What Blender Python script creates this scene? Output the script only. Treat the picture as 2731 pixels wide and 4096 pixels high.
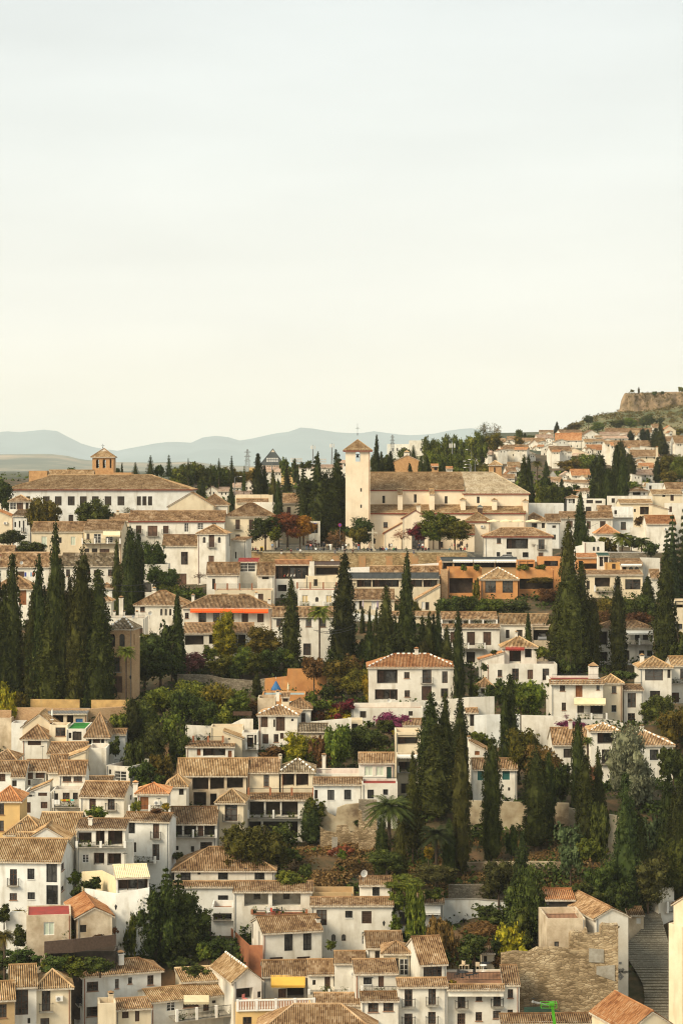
import bpy, math, random
from mathutils import Vector, Matrix
R = math.radians
S = bpy.context.scene
for _o in list(bpy.data.objects): bpy.data.objects.remove(_o)

# ---------------------------------------------------------------- camera, world, sun, exposure
F, CX, HY, CZ = 8500.0, 1365.5, 1880.0, 80.0        # focal length, centre column, horizon row (photo pixels); camera height
cam = bpy.data.cameras.new('camera'); camo = bpy.data.objects.new('camera', cam); S.collection.objects.link(camo)
camo.location = (0, 0, CZ); camo.rotation_euler = (R(90), 0, 0)
cam.sensor_fit = 'VERTICAL'; cam.sensor_height = 36; cam.lens = F / 4096 * 36
cam.shift_y = (HY - 2048) / 4096
cam.clip_start = 1; cam.clip_end = 90000
S.camera = camo
SUN_AZ, SUN_EL = R(-128), R(36)                      # azimuth from +Y towards +X of where the sun stands
W = bpy.data.worlds.new('World'); S.world = W; W.use_nodes = True
nt = W.node_tree; nt.nodes.clear()
def N(t, nt_, **k):
 n = nt_.nodes.new(t)
 for a, b in k.items(): setattr(n, a, b)
 return n
sky = N('ShaderNodeTexSky', nt, sky_type='NISHITA', sun_disc=False, sun_elevation=SUN_EL, sun_rotation=SUN_AZ)
b1 = N('ShaderNodeBackground', nt); b1.inputs[1].default_value = 0.05
nt.links.new(sky.outputs[0], b1.inputs[0])
tc = N('ShaderNodeTexCoord', nt); sp = N('ShaderNodeSeparateXYZ', nt); nt.links.new(tc.outputs['Generated'], sp.inputs[0])
rp = N('ShaderNodeValToRGB', nt); nt.links.new(sp.outputs[2], rp.inputs[0])
e = rp.color_ramp.elements
e[0].position = 0.0; e[0].color = (.93, .86, .68, 1)
e[1].position = 1.0; e[1].color = (.62, .66, .65, 1)
for p_, c_ in ((.02, (.90, .85, .70, 1)), (.07, (.81, .80, .72, 1)), (.15, (.725, .75, .71, 1)), (.24, (.67, .71, .70, 1))):
 q = e.new(p_); q.color = c_
mpn = N('ShaderNodeMapping', nt); mpn.inputs['Scale'].default_value = (2.2, 2.2, 11); nt.links.new(tc.outputs['Generated'], mpn.inputs[0])
cn = N('ShaderNodeTexNoise', nt); cn.inputs['Scale'].default_value = 2.2; cn.inputs['Detail'].default_value = 5; nt.links.new(mpn.outputs[0], cn.inputs[0])
cr = N('ShaderNodeMapRange', nt); cr.inputs[1].default_value = .3; cr.inputs[2].default_value = .7; cr.inputs[3].default_value = .945; cr.inputs[4].default_value = 1.045
nt.links.new(cn.outputs[0], cr.inputs[0])
mm = N('ShaderNodeVectorMath', nt, operation='SCALE'); nt.links.new(rp.outputs[0], mm.inputs[0]); nt.links.new(cr.outputs[0], mm.inputs['Scale'])
b2 = N('ShaderNodeBackground', nt); nt.links.new(mm.outputs[0], b2.inputs[0]); b2.inputs[1].default_value = .785
ad = N('ShaderNodeMixShader', nt); ad.inputs[0].default_value = .93
nt.links.new(b1.outputs[0], ad.inputs[1]); nt.links.new(b2.outputs[0], ad.inputs[2])
wo = N('ShaderNodeOutputWorld', nt); nt.links.new(ad.outputs[0], wo.inputs[0])
sl = bpy.data.lights.new('sun', 'SUN'); sl.energy = 2.9; sl.angle = R(24); sl.color = (1, .86, .64)
so = bpy.data.objects.new('sun', sl); S.collection.objects.link(so); so.location = (-80, -60, 200)
_d = Vector((math.sin(SUN_AZ) * math.cos(SUN_EL), math.cos(SUN_AZ) * math.cos(SUN_EL), math.sin(SUN_EL)))
so.rotation_euler = _d.to_track_quat('Z', 'Y').to_euler()
S.view_settings.view_transform = 'Standard'; S.view_settings.look = 'None'; S.view_settings.exposure = 0.73; S.view_settings.gamma = 1
S.cycles.max_bounces = 6; S.cycles.diffuse_bounces = 3; S.cycles.glossy_bounces = 2; S.cycles.volume_bounces = 1
S.cycles.use_denoising = True; S.cycles.pixel_filter_type = 'BLACKMAN_HARRIS'; S.cycles.filter_width = 1.15; S.cycles.use_adaptive_sampling = True; S.cycles.adaptive_threshold = .015

# ---------------------------------------------------------------- terrain function
TA = [(20,45000),(60,16500),(120,8600),(180,5900),(220,4850),(240,4400),(250,4205),(256,4130),(262,4075),(266,3965),(271,3870),(277,3790),(281,3705),(287,3625),(293,3545),(304,3400),(314,3290),(320,3205),(328,3140),(340,3055),(353,2930),(366,2835),(372,2800),(385,2755),(405,2635),(413,2600),(430,2490),(443,2435),(460,2350),(484,2292)]
TB = [(492,2200),(545,2172),(600,2105),(650,2020),(700,1965),(800,1930),(1000,1910),(2000,1895),(4000,1890),(9000,1884),(30000,1881)]      # left and centre beyond the plaza
TC = [(492,2215),(545,2180),(600,2120),(650,2050),(700,1985),(760,1925),(830,1868),(900,1825),(1000,1780),(1100,1748),(1250,1730),(1400,1735),(2000,1800),(4000,1870),(9000,1884),(20000,1881)]
def _zt(t): return [(d, CZ + (HY - y) / F * d) for d, y in t]
ZA, ZB, ZC = _zt(TA), _zt(TB), _zt(TC)
def lerp_t(t, d):
 if d <= t[0][0]: return t[0][1]
 for (a, za), (b, zb) in zip(t, t[1:]):
  if d <= b: return za + (zb - za) * (d - a) / (b - a)
 return t[-1][1]
def sstep(a, b, x):
 x = min(1, max(0, (x - a) / (b - a))); return x * x * (3 - 2 * x)
STAIR = dict(a=(2560, 3560), b=(2620, 4096))
def ground(X, Y):
 if Y <= 484: return lerp_t(ZA, Y)
 u = X / Y * F + CX
 w = sstep(1950, 2350, u) if Y < 600 else sstep(1780, 1950, u) if Y > 700 else sstep(1950 - 1.7 * (Y - 600), 2350 - 4 * (Y - 600), u)
 z = lerp_t(ZB, Y) * (1 - w) + lerp_t(ZC, Y) * w
 if Y < 492:
  t = sstep(1880, 1990, u); t2 = 1 - sstep(900, 1000, u); soft = max(t, t2)
  za = lerp_t(ZA, 484)
  lo = za + (z - za) * (Y - 484) / 8
  hi = z if Y > 486.5 else za
  return hi * (1 - soft) + lo * soft
 return z
DIG = []
def groundc(X, Y):
 """the ground with the building plots levelled into it"""
 z = ground(X, Y); b = 0
 for (hx, hy, hw, hd, zg) in DIG:
  dx, dy = abs(X - hx) - hw, (hy - Y) if Y < hy else (Y - hy - hd)
  if dx < 5 and dy < 13:
   w = (1 - sstep(0, 5, max(0, dx))) * (1 - sstep(5, 13, max(0, dy))); b = max(b, (z - zg) * w)
 return z - b
def P(px, py, D): return Vector(((px - CX) / F * D, D, CZ + (HY - py) / F * D))
def Dg(px, py, lo=200, hi=2400):
 """distance at which the view ray through (px,py) meets the ground"""
 f = lambda d: CZ + (HY - py) / F * d - ground((px - CX) / F * d, d)
 d = lo
 if f(d) < 0: return d
 while d < hi:
  n = d + max(1.5, d * .004)
  if f(n) < 0:
   a, b = d, n
   for _ in range(25):
    m = (a + b) / 2
    if f(m) < 0: b = m
    else: a = m
   return (a + b) / 2
  d = n
 return hi

# ---------------------------------------------------------------- mesh builder
class MB:
 def __init__(s): s.v, s.f, s.m, s.uv = [], [], [], []
 def add(s, vs, fs, m=0, uvs=None):
  n = len(s.v); s.v += [tuple(v) for v in vs]
  for i, f in enumerate(fs):
   s.f.append(tuple(n + k for k in f)); s.m.append(m)
   s.uv.append([uvs[k] for k in f] if uvs else [(0, 0)] * len(f))
 def quad(s, a, b, c, d, m=0): s.add([a, b, c, d], [(0, 1, 2, 3)], m)
 def poly(s, pts, m=0): s.add(pts, [tuple(range(len(pts)))], m)
 def box(s, x0, y0, z0, x1, y1, z1, m=0):
  s.add([(x0,y0,z0),(x1,y0,z0),(x1,y1,z0),(x0,y1,z0),(x0,y0,z1),(x1,y0,z1),(x1,y1,z1),(x0,y1,z1)],
    [(0,3,2,1),(4,5,6,7),(0,1,5,4),(1,2,6,5),(2,3,7,6),(3,0,4,7)], m)
 def bar(s, a, b, r=.03, m=0, n=4, r2=None):
  a, b = Vector(a), Vector(b); d = b - a
  if d.length < 1e-5: return
  q = d.to_track_quat('Z', 'Y'); r2 = r if r2 is None else r2
  vs = []
  for p, rr in ((a, r), (b, r2)):
   for k in range(n):
    an = math.tau * (k + .5) / n
    vs.append(p + q @ Vector((math.cos(an) * rr, math.sin(an) * rr, 0)))
  s.add(vs, [(k, (k + 1) % n, n + (k + 1) % n, n + k) for k in range(n)] + [tuple(range(n - 1, -1, -1)), tuple(range(n, 2 * n))], m)
 def lathe(s, c, prof, n=12, m=0):
  vs = []
  for r, z in prof:
   for k in range(n): vs.append((c[0] + r * math.cos(math.tau * k / n), c[1] + r * math.sin(math.tau * k / n), c[2] + z))
  fs = []
  for j in range(len(prof) - 1):
   for k in range(n): fs.append((j*n+k, j*n+(k+1) % n, (j+1)*n+(k+1) % n, (j+1)*n+k))
  fs.append(tuple(range(n - 1, -1, -1))); fs.append(tuple(range((len(prof)-1)*n, len(prof)*n)))
  s.add(vs, fs, m)
 def mesh(s, name, mats, smooth=False):
  me = bpy.data.meshes.new(name); me.from_pydata(s.v, [], s.f)
  for m in mats: me.materials.append(m)
  me.polygons.foreach_set('material_index', s.m)
  if smooth: me.polygons.foreach_set('use_smooth', [True] * len(s.f))
  l = me.uv_layers.new(name='UVMap'); l.data.foreach_set('uv', [c for u in s.uv for p in u for c in p])
  me.update(); return me
 def build(s, name, mats, parent=None, smooth=False):
  if not s.f: return None
  if not isinstance(mats, (list, tuple)): mats = [mats]
  o = bpy.data.objects.new(name, s.mesh(name, mats, smooth)); S.collection.objects.link(o)
  if parent: o.parent = parent
  return o
def tag(o, label=None, cat=None, group=None, kind=None):
 if label: o['label'] = label
 if cat: o['category'] = cat
 if group: o['group'] = group
 if kind: o['kind'] = kind
 return o
def empty(name, loc, rz=0, label=None, cat=None, group=None):
 o = bpy.data.objects.new(name, None); S.collection.objects.link(o)
 o.location = loc; o.rotation_euler = (0, 0, rz); o.empty_display_size = .5
 return tag(o, label, cat, group)

# ---------------------------------------------------------------- materials
def mat(name, base, rough=.85, c2=None, scale=.5, streak=0, metal=0, bump=0, spec=.3, objr=.0, detail=6, c3=None, lo=.35, hi=.65):
 m = bpy.data.materials.new(name); m.use_nodes = True; t = m.node_tree; b = t.nodes['Principled BSDF']
 b.inputs['Roughness'].default_value = rough; b.inputs['Metallic'].default_value = metal; b.inputs['Specular IOR Level'].default_value = spec
 c = (*base, 1)
 if not c2: b.inputs['Base Color'].default_value = c; return m
 g = N('ShaderNodeNewGeometry', t)
 n = N('ShaderNodeTexNoise', t); n.inputs['Scale'].default_value = scale; n.inputs['Detail'].default_value = detail; n.inputs['Roughness'].default_value = .65
 t.links.new(g.outputs['Position'], n.inputs[0])
 r = N('ShaderNodeValToRGB', t); r.color_ramp.elements[0].position = lo; r.color_ramp.elements[1].position = hi
 r.color_ramp.elements[0].color = (*c2, 1); r.color_ramp.elements[1].color = c
 if c3: q = r.color_ramp.elements.new((lo + hi) / 2); q.color = (*c3, 1)
 t.links.new(n.outputs[0], r.inputs[0]); out = r.outputs[0]
 if streak:
  mp = N('ShaderNodeMapping', t); mp.inputs['Scale'].default_value = (1.0, 1.0, .22); t.links.new(g.outputs['Position'], mp.inputs[0])
  n2 = N('ShaderNodeTexNoise', t); n2.inputs['Scale'].default_value = 1.1; n2.inputs['Detail'].default_value = 7; t.links.new(mp.outputs[0], n2.inputs[0])
  mr = N('ShaderNodeMapRange', t); mr.inputs[1].default_value = .52; mr.inputs[2].default_value = .85; mr.inputs[3].default_value = 0; mr.inputs[4].default_value = streak
  t.links.new(n2.outputs[0], mr.inputs[0])
  mx = N('ShaderNodeMix', t, data_type='RGBA'); t.links.new(mr.outputs[0], mx.inputs[0]); t.links.new(out, mx.inputs[6]); mx.inputs[7].default_value = (.30, .23, .13, 1); out = mx.outputs[2]
 if objr:
  oi = N('ShaderNodeObjectInfo', t); mr = N('ShaderNodeMapRange', t); mr.inputs[3].default_value = 1 - objr; mr.inputs[4].default_value = 1 + objr * .6
  t.links.new(oi.outputs['Random'], mr.inputs[0])
  vm = N('ShaderNodeVectorMath', t, operation='SCALE'); t.links.new(out, vm.inputs[0]); t.links.new(mr.outputs[0], vm.inputs['Scale']); out = vm.outputs[0]
 t.links.new(out, b.inputs['Base Color'])
 if bump:
  bp = N('ShaderNodeBump', t); bp.inputs['Strength'].default_value = bump; bp.inputs['Distance'].default_value = .1
  t.links.new(n.outputs[0], bp.inputs['Height']); t.links.new(bp.outputs[0], b.inputs['Normal'])
 return m
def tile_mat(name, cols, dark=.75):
 m = bpy.data.materials.new(name); m.use_nodes = True; t = m.node_tree; b = t.nodes['Principled BSDF']; b.inputs['Roughness'].default_value = .9; b.inputs['Specular IOR Level'].default_value = .15
 uv = N('ShaderNodeUVMap', t, uv_map='UVMap'); mp = N('ShaderNodeMapping', t); mp.inputs['Scale'].default_value = (1/.25, 1/.5, 1); t.links.new(uv.outputs[0], mp.inputs[0])
 fl = N('ShaderNodeVectorMath', t, operation='FLOOR'); t.links.new(mp.outputs[0], fl.inputs[0])
 oi = N('ShaderNodeObjectInfo', t); av = N('ShaderNodeVectorMath', t, operation='ADD'); t.links.new(fl.outputs[0], av.inputs[0]); t.links.new(oi.outputs['Random'], av.inputs[1])
 wn = N('ShaderNodeTexWhiteNoise', t, noise_dimensions='3D'); t.links.new(av.outputs[0], wn.inputs[0])
 g = N('ShaderNodeNewGeometry', t); n = N('ShaderNodeTexNoise', t); n.inputs['Scale'].default_value = .55; n.inputs['Detail'].default_value = 6; t.links.new(g.outputs['Position'], n.inputs[0])
 mr = N('ShaderNodeMath', t, operation='MULTIPLY_ADD'); t.links.new(wn.outputs[0], mr.inputs[0]); mr.inputs[1].default_value = .62
 mr2 = N('ShaderNodeMath', t, operation='MULTIPLY_ADD'); t.links.new(n.outputs[0], mr2.inputs[0]); mr2.inputs[1].default_value = 1.5; mr2.inputs[2].default_value = -.55
 t.links.new(mr2.outputs[0], mr.inputs[2])
 r = N('ShaderNodeValToRGB', t); r.color_ramp.elements[0].color = (*cols[0], 1); r.color_ramp.elements[1].color = (*cols[-1], 1)
 for i, c in enumerate(cols[1:-1]): q = r.color_ramp.elements.new((i + 1) / (len(cols) - 1)); q.color = (*c, 1)
 t.links.new(mr.outputs[0], r.inputs[0])
 sx = N('ShaderNodeSeparateXYZ', t); t.links.new(mp.outputs[0], sx.inputs[0])           # shade of the channels between the rows, darkened into the colour
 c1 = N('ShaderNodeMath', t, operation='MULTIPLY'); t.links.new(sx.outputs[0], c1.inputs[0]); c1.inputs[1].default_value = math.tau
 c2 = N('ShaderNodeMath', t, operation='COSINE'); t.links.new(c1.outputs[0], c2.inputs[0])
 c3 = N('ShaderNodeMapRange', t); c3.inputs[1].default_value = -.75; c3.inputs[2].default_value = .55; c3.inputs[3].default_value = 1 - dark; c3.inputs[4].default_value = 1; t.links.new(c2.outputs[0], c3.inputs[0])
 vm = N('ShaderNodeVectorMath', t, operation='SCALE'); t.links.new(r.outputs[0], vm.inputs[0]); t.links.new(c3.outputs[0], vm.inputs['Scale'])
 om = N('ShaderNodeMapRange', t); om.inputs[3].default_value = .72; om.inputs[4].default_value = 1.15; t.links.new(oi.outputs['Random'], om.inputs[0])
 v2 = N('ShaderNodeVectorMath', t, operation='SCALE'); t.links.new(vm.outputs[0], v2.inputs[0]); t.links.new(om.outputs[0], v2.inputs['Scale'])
 t.links.new(v2.outputs[0], b.inputs['Base Color'])
 return m
def stone_mat(name, cols, sx=.45, sz=.22, mort=(.30,.25,.17), patch=None):
 m = bpy.data.materials.new(name); m.use_nodes = True; t = m.node_tree; b = t.nodes['Principled BSDF']; b.inputs['Roughness'].default_value = .95; b.inputs['Specular IOR Level'].default_value = .1
 g = N('ShaderNodeNewGeometry', t); mp = N('ShaderNodeMapping', t); mp.inputs['Scale'].default_value = (1/sx, 1/sx, 1/sz); t.links.new(g.outputs['Position'], mp.inputs[0])
 v = N('ShaderNodeTexVoronoi', t); t.links.new(mp.outputs[0], v.inputs[0]); v.inputs['Scale'].default_value = 1
 s = N('ShaderNodeSeparateXYZ', t); t.links.new(v.outputs['Color'], s.inputs[0])
 n = N('ShaderNodeTexNoise', t); n.inputs['Scale'].default_value = .35; n.inputs['Detail'].default_value = 7; t.links.new(g.outputs['Position'], n.inputs[0])
 ma = N('ShaderNodeMath', t, operation='MULTIPLY_ADD'); t.links.new(n.outputs[0], ma.inputs[0]); ma.inputs[1].default_value = 1.6; ma.inputs[2].default_value = -.6
 mb = N('ShaderNodeMath', t, operation='MULTIPLY_ADD'); t.links.new(s.outputs[0], mb.inputs[0]); mb.inputs[1].default_value = .55; t.links.new(ma.outputs[0], mb.inputs[2])
 r = N('ShaderNodeValToRGB', t); r.color_ramp.elements[0].color = (*cols[0], 1); r.color_ramp.elements[1].color = (*cols[-1], 1)
 for i, c in enumerate(cols[1:-1]): q = r.color_ramp.elements.new((i + 1) / (len(cols) - 1)); q.color = (*c, 1)
 t.links.new(mb.outputs[0], r.inputs[0])
 out = r.outputs[0]
 v2 = N('ShaderNodeTexVoronoi', t, feature='DISTANCE_TO_EDGE'); t.links.new(mp.outputs[0], v2.inputs[0]); v2.inputs['Scale'].default_value = 1
 mr = N('ShaderNodeMapRange', t); mr.inputs[2].default_value = .09; t.links.new(v2.outputs['Distance'], mr.inputs[0])
 mx = N('ShaderNodeMix', t, data_type='RGBA'); t.links.new(mr.outputs[0], mx.inputs[0]); mx.inputs[6].default_value = (*mort, 1); t.links.new(out, mx.inputs[7]); out = mx.outputs[2]
 if patch:
  n3 = N('ShaderNodeTexNoise', t); n3.inputs['Scale'].default_value = .16; n3.inputs['Detail'].default_value = 9; n3.inputs['Roughness'].default_value = .6; t.links.new(g.outputs['Position'], n3.inputs[0])
  m3 = N('ShaderNodeMapRange', t); m3.inputs[1].default_value = .58; m3.inputs[2].default_value = .66; t.links.new(n3.outputs[0], m3.inputs[0])
  x3 = N('ShaderNodeMix', t, data_type='RGBA'); t.links.new(m3.outputs[0], x3.inputs[0]); t.links.new(out, x3.inputs[6]); x3.inputs[7].default_value = (*patch, 1); out = x3.outputs[2]
 t.links.new(out, b.inputs['Base Color'])
 bp = N('ShaderNodeBump', t); bp.inputs['Strength'].default_value = .7; bp.inputs['Distance'].default_value = .12
 t.links.new(v2.outputs['Distance'], bp.inputs['Height']); t.links.new(bp.outputs[0], b.inputs['Normal'])
 return m
def leaf_mat(name, dark, mid, light, hue=.0, sc=.9):
 dark, mid, light = [(c[0] * 1.22, c[1] * 1.1, c[2] * .8) for c in (dark, mid, light)]
 m = bpy.data.materials.new(name); m.use_nodes = True; t = m.node_tree; b = t.nodes['Principled BSDF']; b.inputs['Roughness'].default_value = .75; b.inputs['Specular IOR Level'].default_value = .12
 g = N('ShaderNodeNewGeometry', t); mz = N('ShaderNodeMapping', t); mz.inputs['Scale'].default_value = (1, 1, .45 if 'cypress' in name else 1); t.links.new(g.outputs['Position'], mz.inputs[0]); n = N('ShaderNodeTexNoise', t); n.inputs['Scale'].default_value = sc; n.inputs['Detail'].default_value = 7; n.inputs['Roughness'].default_value = .72; t.links.new(mz.outputs[0], n.inputs[0])
 r = N('ShaderNodeValToRGB', t); r.color_ramp.elements[0].position = .36; r.color_ramp.elements[1].position = .70
 r.color_ramp.elements[0].color = (*dark, 1); r.color_ramp.elements[1].color = (*light, 1); q = r.color_ramp.elements.new(.5); q.color = (*mid, 1)
 t.links.new(n.outputs[0], r.inputs[0])
 oi = N('ShaderNodeObjectInfo', t); om = N('ShaderNodeMapRange', t); om.inputs[3].default_value = .8; om.inputs[4].default_value = 1.5; t.links.new(oi.outputs['Random'], om.inputs[0])
 h = N('ShaderNodeHueSaturation', t); t.links.new(r.outputs[0], h.inputs['Color']); t.links.new(om.outputs[0], h.inputs['Value'])
 m5 = N('ShaderNodeMath', t, operation='MULTIPLY'); t.links.new(oi.outputs['Random'], m5.inputs[0]); m5.inputs[1].default_value = 7.31
 m6 = N('ShaderNodeMath', t, operation='FRACT'); t.links.new(m5.outputs[0], m6.inputs[0])
 m7 = N('ShaderNodeMapRange', t); m7.inputs[3].default_value = .47; m7.inputs[4].default_value = .515; t.links.new(m6.outputs[0], m7.inputs[0]); t.links.new(m7.outputs[0], h.inputs['Hue'])
 t.links.new(h.outputs[0], b.inputs['Base Color'])
 return m
M = {}
M['w'] = mat('white_plaster', (.80,.755,.65), .9, (.64,.585,.475), .4, streak=.65, objr=.10)
M['v'] = mat('cool_white_plaster', (.78,.77,.71), .9, (.62,.60,.53), .4, streak=.55, objr=.08)
M['c'] = mat('cream_plaster', (.76,.65,.46), .9, (.66,.54,.36), .4, streak=.5, objr=.10)
M['t'] = mat('ochre_plaster', (.50,.34,.17), .9, (.40,.27,.13), .5, streak=.5, objr=.08)
M['y'] = mat('yellow_plaster', (.68,.46,.19), .9, (.58,.39,.16), .5, streak=.3)
M['o'] = mat('orange_plaster', (.60,.29,.10), .9, (.46,.20,.07), .6, streak=.45)
M['k'] = mat('tan_aged_plaster', (.66,.55,.39), .95, (.40,.30,.19), .45, streak=.8, bump=.3)
M['h'] = mat('church_plaster', (.82,.70,.52), .9, (.74,.60,.42), .3, streak=.30)
M['b'] = stone_mat('brick', [(.34,.19,.09),(.50,.31,.16),(.60,.41,.23)], .26, .09, (.48,.35,.21))
M['ob'] = mat('orange_brick_tower', (.55,.32,.14), .9, (.40,.21,.09), 1.5, bump=.4)
M['st'] = stone_mat('rubble_stone', [(.16,.105,.05),(.36,.25,.12),(.56,.43,.24)], .5, .26, (.22,.15,.07), patch=(.44,.24,.10))
M['rn'] = stone_mat('ruined_masonry', [(.15,.105,.055),(.35,.255,.145),(.60,.48,.31)], .6, .26, (.13,.09,.05), patch=(.42,.32,.19))
M['sg'] = stone_mat('grey_stone', [(.12,.10,.07),(.24,.20,.14),(.36,.31,.22)], .5, .25, (.14,.11,.075))
M['cob'] = stone_mat('cobble', [(.13,.115,.085),(.21,.185,.135),(.28,.25,.185)], .3, .3, (.09,.08,.055))
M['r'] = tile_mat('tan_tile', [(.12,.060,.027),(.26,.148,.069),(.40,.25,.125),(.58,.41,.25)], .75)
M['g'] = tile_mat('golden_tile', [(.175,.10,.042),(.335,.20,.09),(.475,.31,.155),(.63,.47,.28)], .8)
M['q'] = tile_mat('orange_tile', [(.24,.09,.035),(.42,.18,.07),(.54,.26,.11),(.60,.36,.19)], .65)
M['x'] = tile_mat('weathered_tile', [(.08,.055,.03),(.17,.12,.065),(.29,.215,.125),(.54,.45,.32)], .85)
M['red'] = mat('red_paint', (.34,.045,.03), .8, (.24,.04,.03), 1)
M['eave'] = mat('eave_mortar', (.60,.53,.42), .9, (.36,.28,.19), 5, detail=2)
M['redeave'] = mat('red_eave', (.30,.055,.03), .9, (.20,.05,.03), 3)
M['wood'] = mat('brown_wood', (.10,.052,.028), .6, (.05,.028,.016), 3)
M['shut'] = mat('shutter_brown', (.14,.075,.045), .65, (.07,.04,.026), 2, objr=.5)
M['warm'] = mat('orange_wood', (.28,.105,.035), .6, (.18,.07,.025), 3)
M['glass'] = mat('dark_glass', (.02,.019,.017), .12, (.09,.085,.075), .55, spec=.5, lo=.47, hi=.56, objr=.4)  # paler patches in the colour imitate reflections in the panes
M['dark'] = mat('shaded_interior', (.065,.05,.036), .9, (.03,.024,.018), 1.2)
M['iron'] = mat('dark_iron', (.02,.02,.019), .6)
M['grey'] = mat('grey_metal', (.25,.25,.24), .5, (.18,.18,.17), 2)
M['conc'] = mat('concrete', (.36,.33,.27), .9, (.24,.21,.16), 1.5, streak=.3)
M['white'] = mat('white_paint', (.80,.77,.70), .6, (.70,.66,.58), 2)
M['terr'] = mat('terracotta', (.36,.145,.065), .85, (.26,.10,.05), 1.5)
M['cotta'] = mat('terrace_tiles', (.34,.17,.09), .85, (.25,.13,.07), 2)
M['G'] = mat('green_paint', (.02,.06,.04), .6); M['T'] = mat('teal_shutter', (.03,.13,.11), .6)
M['B'] = mat('beige_blind', (.62,.47,.24), .7); M['Wp'] = mat('pale_green_blind', (.52,.57,.44), .7)
M['can_y'] = mat('yellow_canvas', (.72,.42,.07), .8, (.66,.38,.06), 1); M['can_c'] = mat('cream_canvas', (.78,.66,.42), .8, (.68,.56,.34), 1)
M['can_w'] = mat('white_canvas', (.80,.78,.70), .8, (.72,.69,.6), 1); M['can_o'] = mat('orange_canvas', (.85,.11,.012), .7)
M['lawn'] = mat('green_turf', (.03,.20,.03), .9); M['blue'] = mat('blue_plastic', (.02,.13,.34), .5)
M['slate'] = mat('slate_grey', (.055,.06,.055), .7, (.04,.043,.04), .3)
M['soil'] = mat('soil', (.15,.085,.04), 1, (.028,.032,.012), .3, bump=.6, c3=(.075,.055,.025), detail=10)
M['bark'] = mat('bark', (.10,.065,.04), .95, (.05,.035,.022), 3)
M['skin'] = mat('skin', (.48,.28,.19), .6)
M['cy'] = leaf_mat('cypress_foliage', (.007,.011,.003), (.020,.029,.007), (.050,.062,.015), sc=1.7)
M['cy2'] = leaf_mat('olive_cypress_foliage', (.012,.014,.003), (.030,.036,.008), (.062,.067,.016), sc=1.7)
M['gr'] = leaf_mat('green_foliage', (.013,.022,.004), (.052,.075,.012), (.15,.165,.024), sc=1.3)
M['dg'] = leaf_mat('dark_green_foliage', (.008,.013,.003), (.027,.042,.010), (.075,.095,.021), sc=1.3)
M['yg'] = leaf_mat('yellow_green_foliage', (.035,.04,.005), (.13,.12,.010), (.30,.22,.014), sc=1.3)
M['ol'] = leaf_mat('olive_foliage', (.018,.019,.004), (.062,.060,.010), (.15,.12,.018), sc=1.2)
M['au'] = leaf_mat('autumn_foliage', (.04,.018,.008), (.11,.045,.016), (.20,.10,.03), sc=1.1)
M['pu'] = leaf_mat('bougainvillea', (.035,.008,.02), (.11,.022,.06), (.20,.05,.13))
M['bs'] = leaf_mat('silver_foliage', (.06,.07,.05), (.14,.16,.12), (.24,.26,.20))
M['br'] = leaf_mat('brown_foliage', (.035,.02,.009), (.075,.045,.018), (.13,.08,.03))
M['pk'] = leaf_mat('pinkish_leaves', (.09,.045,.028), (.19,.10,.06), (.28,.17,.11))
from mathutils import noise

# ---------------------------------------------------------------- houses
OX = OY = 0.0; KS = 2.24
def at(ox, oy, k=2.24):
 """the following photo measurements are offsets from (ox, oy) in an enlargement of k"""
 global OX, OY, KS
 OX, OY, KS = ox, oy, k
def sx(x): return OX + x / KS
def sy(y): return OY + y / KS

def tiles(mb, O, U, V, Nn, u0, u1, vf, corr=.045, period=.25, m=0):
 """a roof slope as rows of round tiles: O eave origin, U along the eave, V up the slope, vf(u) -> (v_low, v_high)"""
 nper = max(1, int(round((u1 - u0) / period))); k = 4 if corr else 1
 if not corr: nper = max(2, int((u1 - u0) / 2))
 n = nper * k; vs, uvs = [], []
 for i in range(n + 1):
  u = u0 + (u1 - u0) * i / n
  a, b = vf(u)
  off = corr * math.cos(math.tau * i / k) + .05 * noise.noise(Vector((O.x + u * .5, O.z, 1))) + .03 * noise.noise(Vector((u * 2.3, O.x, 5))) if corr else 0
  uc = (i / k) * period if corr else u
  vs += [O + U * u + V * a + Nn * off, O + U * u + V * b + Nn * off]; uvs += [(uc, a), (uc, b)]
 mb.add(vs, [(2*i, 2*i+2, 2*i+3, 2*i+1) for i in range(n)], m, uvs)
 # closing lip under the tiles
 vs = []
 for i in range(n + 1):
  u = u0 + (u1 - u0) * i / n; a, b = vf(u); off = corr * math.cos(math.tau * i / k) if corr else 0
  vs += [O + U * u + V * a + Nn * off, O + U * u + V * a - Nn * .10]
 mb.add(vs, [(2*i, 2*i+1, 2*i+3, 2*i+2) for i in range(n)], 1)
def slab(mb, pts, t=.14, m=1):
 """the boards under a slope, kept below the tiles"""
 vs = [p - Vector((0, 0, .10)) for p in pts] + [p - Vector((0, 0, .10 + t)) for p in pts]; n = len(pts)
 mb.add(vs, [tuple(range(n)), tuple(range(2*n-1, n-1, -1))] + [(i, n+i, n+(i+1) % n, (i+1) % n) for i in range(n)], m)
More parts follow.
